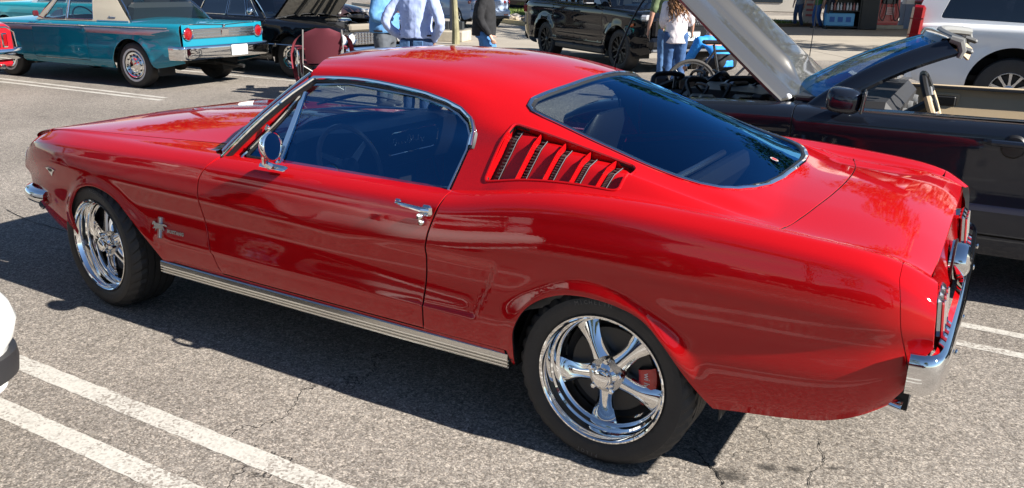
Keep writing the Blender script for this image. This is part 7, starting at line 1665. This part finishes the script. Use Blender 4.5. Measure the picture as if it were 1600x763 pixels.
for sd in (-1, 1):
    mb = MB(); G = [[Vector(p) + Vector((-.02 + .10 * v, sd * .05 * v, -.02 * v)) for v in np.linspace(0, 1, 3)] for p in curve2([(.36, sd * .28, .86), (.30, sd * .35, .78), (.20, sd * .39, .62), (.18, sd * .38, .40), (.20, sd * .33, .16)], 16)]
    mb.grid(G); mb.grid([[p + Vector((.012, sd * .006, 0)) for p in r] for r in G]); mb.build('side_flap', PINKC, ch)
mb = MB(); mb.tube([(-.26, -.30, .04), (-.26, .30, .42)], .008, 6); mb.tube([(.22, -.30, .04), (.22, .30, .42)], .008, 6); mb.tube([(.22, .30, .04), (.22, -.30, .42)], .008, 6); mb.tube([(-.26, .30, .04), (-.26, -.30, .42)], .008, 6); cbr = mb.build('cross_brace', STL, ch); cbr['kind'] = 'stuff'
# lamp post on its concrete footing
CONC = mat('concrete', (.42, .37, .29), .85, bump=(30, .3, 4), var=(5, .15))
lp = thing('lamp_post', 'dark grey lamp post on a square concrete footing beside the thin tree trunk', 'lamp post', (-11.25, 16.6, 0), .3)
mb = MB(); mb.box((0, 0, .14), (.85, .85, .30), bev=.03); mb.build('footing', CONC, lp)
mb = MB(); mb.box((0, 0, 3.2), (.13, .13, 5.8), bev=.01); mb.build('post', mat('post_grey', (.035, .04, .055), .5), lp)
for sd in (-1, 1): block(lp, 'post_bracket', (sd * .20, 0, .42), (.24, .16, .22), mat('bracket_dark', (.03, .035, .04), .5), .01)
block(lp, 'lamp_head', (.35, 0, 6.1), (.75, .30, .14), mat('post_grey', (.035, .04, .055), .5), .03)
# trees
def leaf_mesh(name, seed, centres, n, size, cols, flower=0.0):
    rnd = np.random.default_rng(seed); V = []; F = []; MI = []
    for c, r in centres:
        k = int(n * r ** 2 / sum(q ** 2 for _, q in centres))
        d = rnd.normal(size=(k, 3)); d /= np.linalg.norm(d, axis=1)[:, None]; rad = r * rnd.uniform(.35, 1.0, k) ** .6
        P = np.array(c) + d * rad[:, None] * np.array([1, 1, .8])
        for p in P:
            a = rnd.normal(size=3); a /= np.linalg.norm(a); b = np.cross(a, rnd.normal(size=3)); b /= np.linalg.norm(b); s = size * rnd.uniform(.6, 1.4); i = len(V)
            V += [p - a * s, p + b * s * .45, p + a * s, p - b * s * .45]; F.append((i, i + 1, i + 2, i + 3)); MI.append(int(rnd.integers(0, len(cols))))
    return V, F, MI
LEAVES = [mat('leaf_green_dark', (.035, .07, .015), .6), mat('leaf_green', (.07, .12, .025), .6), mat('leaf_olive', (.12, .13, .03), .6)]
BARK = mat('bark_pale', (.24, .22, .13), .9, bump=(24, .7, 4), var=(4, .35)); BARKD = mat('bark_dark', (.07, .05, .035), .9, bump=(16, .8, 4), var=(4, .3))
def tree(label, loc, hgt, cr, seed, trunk_r=.11, bark=BARKD, leaves=2600, clear=2.6, size=.16, group='trees round the lot'):
    random.seed(seed); t = thing('tree', label, 'tree', loc, 0, group); mb = MB()
    lean = Vector((random.uniform(-.05, .05), random.uniform(-.05, .05), 0)); tp = [Vector((0, 0, -.05)) + Vector((lean.x * z, lean.y * z, z)) + Vector((.05 * math.sin(z * 1.3 + seed), .05 * math.cos(z * 1.1), 0)) * min(1, z / 2) for z in np.linspace(0, hgt * .8, 9)]
    mb.tube(tp, [trunk_r * (1.25 if i == 0 else 1) * (1 - .8 * i / 8) for i in range(9)], 10)
    tr_ = mb.build('trunk', bark, t); cs = []
    for k in range(11):
        a = 2 * PI * k / 11 + random.uniform(-.4, .4); z0_ = clear + (hgt * .8 - clear) * (k / 11) ** .8; b = tp[min(8, int(z0_ / (hgt * .8) * 8))]; ln = cr * random.uniform(.55, 1.0) * (1 - .35 * k / 11)
        e = Vector((b.x + ln * math.cos(a), b.y + ln * math.sin(a), z0_ + ln * random.uniform(.35, .8))); m_ = Vector((b.x, b.y, z0_)).lerp(e, .5) + Vector((0, 0, -.08))
        mb = MB(); mb.tube([Vector((b.x, b.y, z0_)), m_, e], [trunk_r * .42, trunk_r * .28, trunk_r * .08], 6); mb.build('limb', bark, t)
        cs.append((tuple(e), cr * random.uniform(.28, .46))); cs.append((tuple(m_.lerp(e, .4) + Vector((random.uniform(-.3, .3), random.uniform(-.3, .3), random.uniform(.1, .5)))), cr * random.uniform(.22, .36)))
    cs.append(((lean.x * hgt, lean.y * hgt, hgt * .92), cr * .45))
    V, F, MI = leaf_mesh('crown', seed, cs, leaves, size, LEAVES); o = mobj('crown', V, F, LEAVES, t, False, mi=MI); o['kind'] = 'stuff'; return t
tree('slender young tree with pale greenish trunk beside the lamp post', (-10.45, 15.6, 0), 7.0, 2.3, 3, .09, BARK, 3000, 2.7, .13)
tree('tree standing far left behind the black sedan', (-20.5, 14.5, 0), 8.5, 3.4, 5, .17, leaves=3600)
tree('tree behind the raised bonnet of the convertible', (-5.0, 22.5, 0), 9.0, 3.2, 8, .16, leaves=3600, clear=3.2)
tree('tree beyond the white SUV', (2.3, 22.0, 0), 9.5, 3.6, 11, .17, leaves=3200)
tree('tree at the far end of the row on the left', (-27, 6, 0), 8.5, 3.6, 15, .17, leaves=3200)
tree('tree behind the row opposite, left', (-9, -19, 0), 8, 3.6, 21, .18, leaves=3000)
tree('tree behind the row opposite, middle', (1.5, -21, 0), 9, 3.8, 22, .18, leaves=3000)
tree('tree behind the row opposite, right', (10, -18, 0), 7.5, 3.4, 23, .18, leaves=3000)
tree('tree at the end of the lane on the left', (-22, -9, 0), 8, 3.6, 24, .18, leaves=3000)
# verge with grass, stones and kerb beyond the aisle
ax = Vector((.826, -.564, 0)); ay = Vector((.564, .826, 0)); v0 = Vector((-13.7, 25.4, 0))
def vg(a, b, z=0.0): p = v0 + ax * a + ay * b; return (p.x, p.y, z)
mb = MB(); mb.prism([(-26, .0), (1.0, .0), (1.6, .6), (1.6, 13), (-26, 13)], lambda a, b: vg(a, b, -.02), (0, 0, .15)); mb.build('verge', mat('verge_soil', (.12, .085, .05), .95, var=(3, .2)), None, smooth=False)['kind'] = 'structure'
KERB = mat('kerb_yellow', (.55, .43, .22), .8, bump=(40, .2, 3), var=(6, .15))
for k in range(9):
    mb = MB(); mb.prism(rounded([(0, 0), (.18, 0), (.18, .17), (.03, .17)], .03), lambda a, b: vg(1.0 - 3.0 * k - 2.985, -.18 + a, b), Vector(ax) * 2.985); mb.build('kerb', KERB if k < 3 else CONC, None, angle=40)['kind'] = 'structure'
random.seed(31); RK = [mat('rock_tan', (.33, .27, .20), .9, var=(6, .3)), mat('rock_grey', (.26, .24, .22), .9, var=(6, .3))]
mb = MB()
for k in range(420):
    a, b = random.uniform(-14, 1.3), random.uniform(.05, 2.0); s = random.uniform(.06, .20); c = vg(a, b, .13 + s * .2); mb.cur = k % 2
    n0 = len(mb.V); mb.sphere(c, (s, s * random.uniform(.6, 1), s * .6), 6, 4)
    for i in range(n0, len(mb.V)): mb.V[i] += Vector((random.uniform(-.2, .2), random.uniform(-.2, .2), random.uniform(-.2, .2))) * s
mb.build('stone_bed', RK, None, smooth=False)['kind'] = 'stuff'
rnd = np.random.default_rng(7); V = []; F = []; MI = []
for k in range(26000):
    a, b = rnd.uniform(-16, 1.5), rnd.uniform(2.0, 12.5); p = np.array(vg(a, b, .13)); d = rnd.normal(size=2); d /= np.linalg.norm(d); h_ = rnd.uniform(.06, .16); w_ = .018; ln = rnd.normal(size=2) * .04; i = len(V)
    V += [p + (*(-d * w_), 0), p + (*(d * w_), 0), p + (*ln, h_)]; F.append((i, i + 1, i + 2)); MI.append(int(rnd.integers(0, 3)))
GR = [mat('grass_a', (.08, .16, .02), .8), mat('grass_b', (.12, .19, .03), .8), mat('grass_c', (.16, .19, .05), .8)]
mobj('grass', V, F, GR, None, False, mi=MI)['kind'] = 'stuff'
# paler concrete apron of the station and its canopy
CPAV = mat('station_paving', (.34, .30, .245), .9, bump=(60, .2, 3), var=(.8, .10))
s0 = Vector((-6.0, 33.0, 0)); sx = Vector((.83, .56, 0)); sy = Vector((-.56, .83, 0))
def sg(a, b, z=0.0): p = s0 + sx * a + sy * b; return Vector((p.x, p.y, z))
for i in range(8):
    for j in range(6):
        mb = MB(); mb.prism([(-14 + 5 * i, -15.5 + 5 * j), (-14 + 5 * i + 4.97, -15.5 + 5 * j), (-14 + 5 * i + 4.97, -15.5 + 5 * j + 4.97), (-14 + 5 * i, -15.5 + 5 * j + 4.97)], lambda a, b: sg(a, b, -.1), (0, 0, .105)); mb.build('paving_slab', CPAV, None, smooth=False)['kind'] = 'structure'
WP = mat('post_white', (.72, .70, .68), .4); PREDS = mat('pump_red', (.48, .012, .012), .35, coat=.6)
cnp = thing('station_canopy', 'fuel station canopy on pale posts above the red pumps', 'canopy')
mb = MB(); mb.prism([(-4, -9.2), (22, -9.2), (22, 4.0), (-4, 4.0)], lambda a, b: sg(a, b, 4.5), (0, 0, .9)); mb.build('roof', WP, cnp, smooth=False)
for px, py, w_ in ((-3.27, 35.15, .30), (-1.86, 36.6, .36), (1.9, 30.0, .3), (6.5, 42.0, .36)):
    mb = MB(); mb.box((px, py, 2.25), (w_, w_, 4.5), Euler((0, 0, .6)), bev=.01); mb.build('post', WP, cnp)
    mb = MB(); mb.box((px, py, .5), (w_ + .03, w_ + .03, 1.0), Euler((0, 0, .6)), bev=.01); mb.build('post_guard', mat('post_guard_blue', (.12, .16, .25), .5), cnp)
def pump(label, x, y, rz):
    p = thing('fuel_pump', label, 'fuel pump', (x, y, 0), rz, 'fuel pumps'); block(p, 'plinth', (0, 0, .08), (1.35, .85, .16), CONC, .02)
    mb = MB(); mb.prism(rounded([(-.48, .16), (.48, .16), (.46, 1.35), (.36, 1.95), (-.36, 1.95), (-.46, 1.35)], .10), lambda a, b: (a, -.28, b), (0, .56, 0)); mb.build('cabinet', PREDS, p, angle=30)
    block(p, 'display_panel', (0, -.285, 1.25), (.55, .03, .50), mat('panel_dark', (.02, .02, .025), .3), .02); block(p, 'price_sign', (.06, -.29, .72), (.34, .02, .30), mat('sign_pale', (.75, .55, .52), .5), .01)
    for q in range(3): block(p, 'price_line', (.06, -.305, .64 + .08 * q), (.26, .006, .03), PREDS, .002)
    for sd in (-1, 1):
        mb = MB(); mb.box((sd * .30, -.32, 1.15), (.07, .10, .26), bev=.02); mb.build('nozzle', BLACK, p)
        mb = MB(); mb.tube(curve2([(sd * .30, -.34, 1.05), (sd * .42, -.42, .55), (sd * .25, -.42, .35), (sd * .14, -.36, .80), (sd * .18, -.30, 1.6)], 20), .022, 6); mb.build('hose', BLACK, p)
    return p
pump('red fuel pump with black hoses between the pale canopy posts', -2.62, 35.85, .6); pump('second red fuel pump farther back under the canopy', 3.2, 40.5, .6)
rk = thing('bottle_rack', 'black display rack with drink bottles and a yellow price card at the fuel station', 'rack', (-3.95, 33.75, 0), .45)
block(rk, 'side_panel', (-.62, 0, .95), (.05, .6, 1.9), BLACK, .01); block(rk, 'side_panel', (.62, 0, .95), (.05, .6, 1.9), BLACK, .01); block(rk, 'back_panel', (0, .28, .95), (1.24, .04, 1.9), BLACK, .005)
for z in (.10, .72, 1.20, 1.86): block(rk, 'shelf', (0, 0, z), (1.2, .56, .04), BLACK, .005)
block(rk, 'side_cabinet', (1.0, .05, .95), (.7, .65, 1.9), mat('cabinet_black', (.014, .014, .015), .5), .03)
block(rk, 'price_card', (.92, -.285, 1.38), (.34, .015, .28), mat('card_yellow', (.75, .70, .03), .5), .003)
for q in range(3): block(rk, 'card_line', (.92, -.295, 1.31 + .07 * q), (.22, .004, .018), BLACK, .001)
JUG = mat('jug_amber', (.45, .27, .14), .2, coat=.6)
for k, x in enumerate((-.30, .22)):
    j = thing('drink_jug', ('left' if k == 0 else 'right') + ' one of the two amber jugs on the top shelf of the bottle rack', 'jug', (rk.location.x + x * math.cos(.45), rk.location.y + x * math.sin(.45), 1.22), .45, 'amber jugs on the rack')
    mb = MB(); mb.lathe([(0, 0), (.15, .01), (.16, .06), (.15, .28), (.07, .44), (.05, .50), (0, .50)], axis='z', n=16); mb.build('jug_body', JUG, j); mb = MB(); mb.lathe([(.055, .49), (.055, .55), (0, .55)], axis='z', n=12); mb.build('cap', WP, j)
for k in range(9):
    j = thing('drink_bottle', ['leftmost', 'second', 'third', 'fourth', 'middle', 'sixth', 'seventh', 'eighth', 'rightmost'][k] + ' small bottle from the left on the middle shelf of the rack', 'bottle', (rk.location.x + (-.50 + .125 * k) * math.cos(.45) + .08, rk.location.y + (-.50 + .125 * k) * math.sin(.45) - .16, .74), .45, 'bottles on the middle shelf')
    mb = MB(); mb.lathe([(0, 0), (.045, .01), (.047, .18), (.02, .25), (.018, .30), (0, .30)], axis='z', n=10); mb.build('bottle_body', mat('bottle_%d' % (k % 3), [(.55, .55, .58), (.35, .12, .10), (.60, .62, .66)][k % 3], .3), j)
wp_ = thing('water_pack', 'blue shrink-wrapped pack of water bottles on the lowest shelf of the rack', 'pack', (rk.location.x - .05, rk.location.y - .20, .12), .45)
block(wp_, 'pack_wrap', (0, 0, .26), (1.12, .30, .50), mat('wrap_blue', (.10, .38, .68), .3), .03)
for k in range(3): block(wp_, 'pack_label', (-.32 + .32 * k, -.155, .27), (.20, .01, .20), mat('label_blue', (.02, .12, .45), .4), .003)
sn = thing('pavement_sign', 'red and white board sign standing at the fuel station', 'sign', (-5.55, 35.6, 0), .5)
mb = MB(); mb.prism(rounded([(-.34, .05), (.34, .05), (.34, 1.35), (-.34, 1.35)], .04), lambda a, b: (a, 0, b), (0, .05, 0)); mb.build('board', WP, sn); block(sn, 'sign_post', (-.42, .02, .8), (.10, .10, 1.6), PREDS, .01)
for k in range(4): block(sn, 'sign_line', (0, -.008, .45 + .22 * k), (.44, .012, .09), mat('sign_pink', (.65, .20, .22), .5), .003)
bn = thing('litter_bin', 'dark bin with red surround beside the canopy post', 'bin', (-1.15, 36.9, 0), .6)
block(bn, 'bin_body', (0, 0, .55), (.85, .7, 1.1), mat('bin_dark', (.025, .022, .02), .6), .05); block(bn, 'bin_rim', (0, 0, 1.12), (.95, .8, .14), PREDS, .05); block(bn, 'bin_rim', (.46, 0, .7), (.08, .8, .9), PREDS, .03)
# far side of the street: low building and hedge beyond the station
sh_ = thing('shop_building', 'pale low shop building far behind the fuel station', 'building', (4, 64, 0), .3)
block(sh_, 'wall', (0, 0, 2.2), (46, 9, 4.4), mat('shop_wall', (.50, .46, .40), .85, var=(.5, .08)), .05); block(sh_, 'roof', (0, 0, 4.55), (47, 10, .35), mat('shop_roof', (.25, .2, .17), .8), .03)
for k in range(9): block(sh_, 'window', (-19 + 4.6 * k, -4.52, 1.6), (3.2, .08, 2.0), mat('shop_glass', (.03, .04, .05), .1), .02)
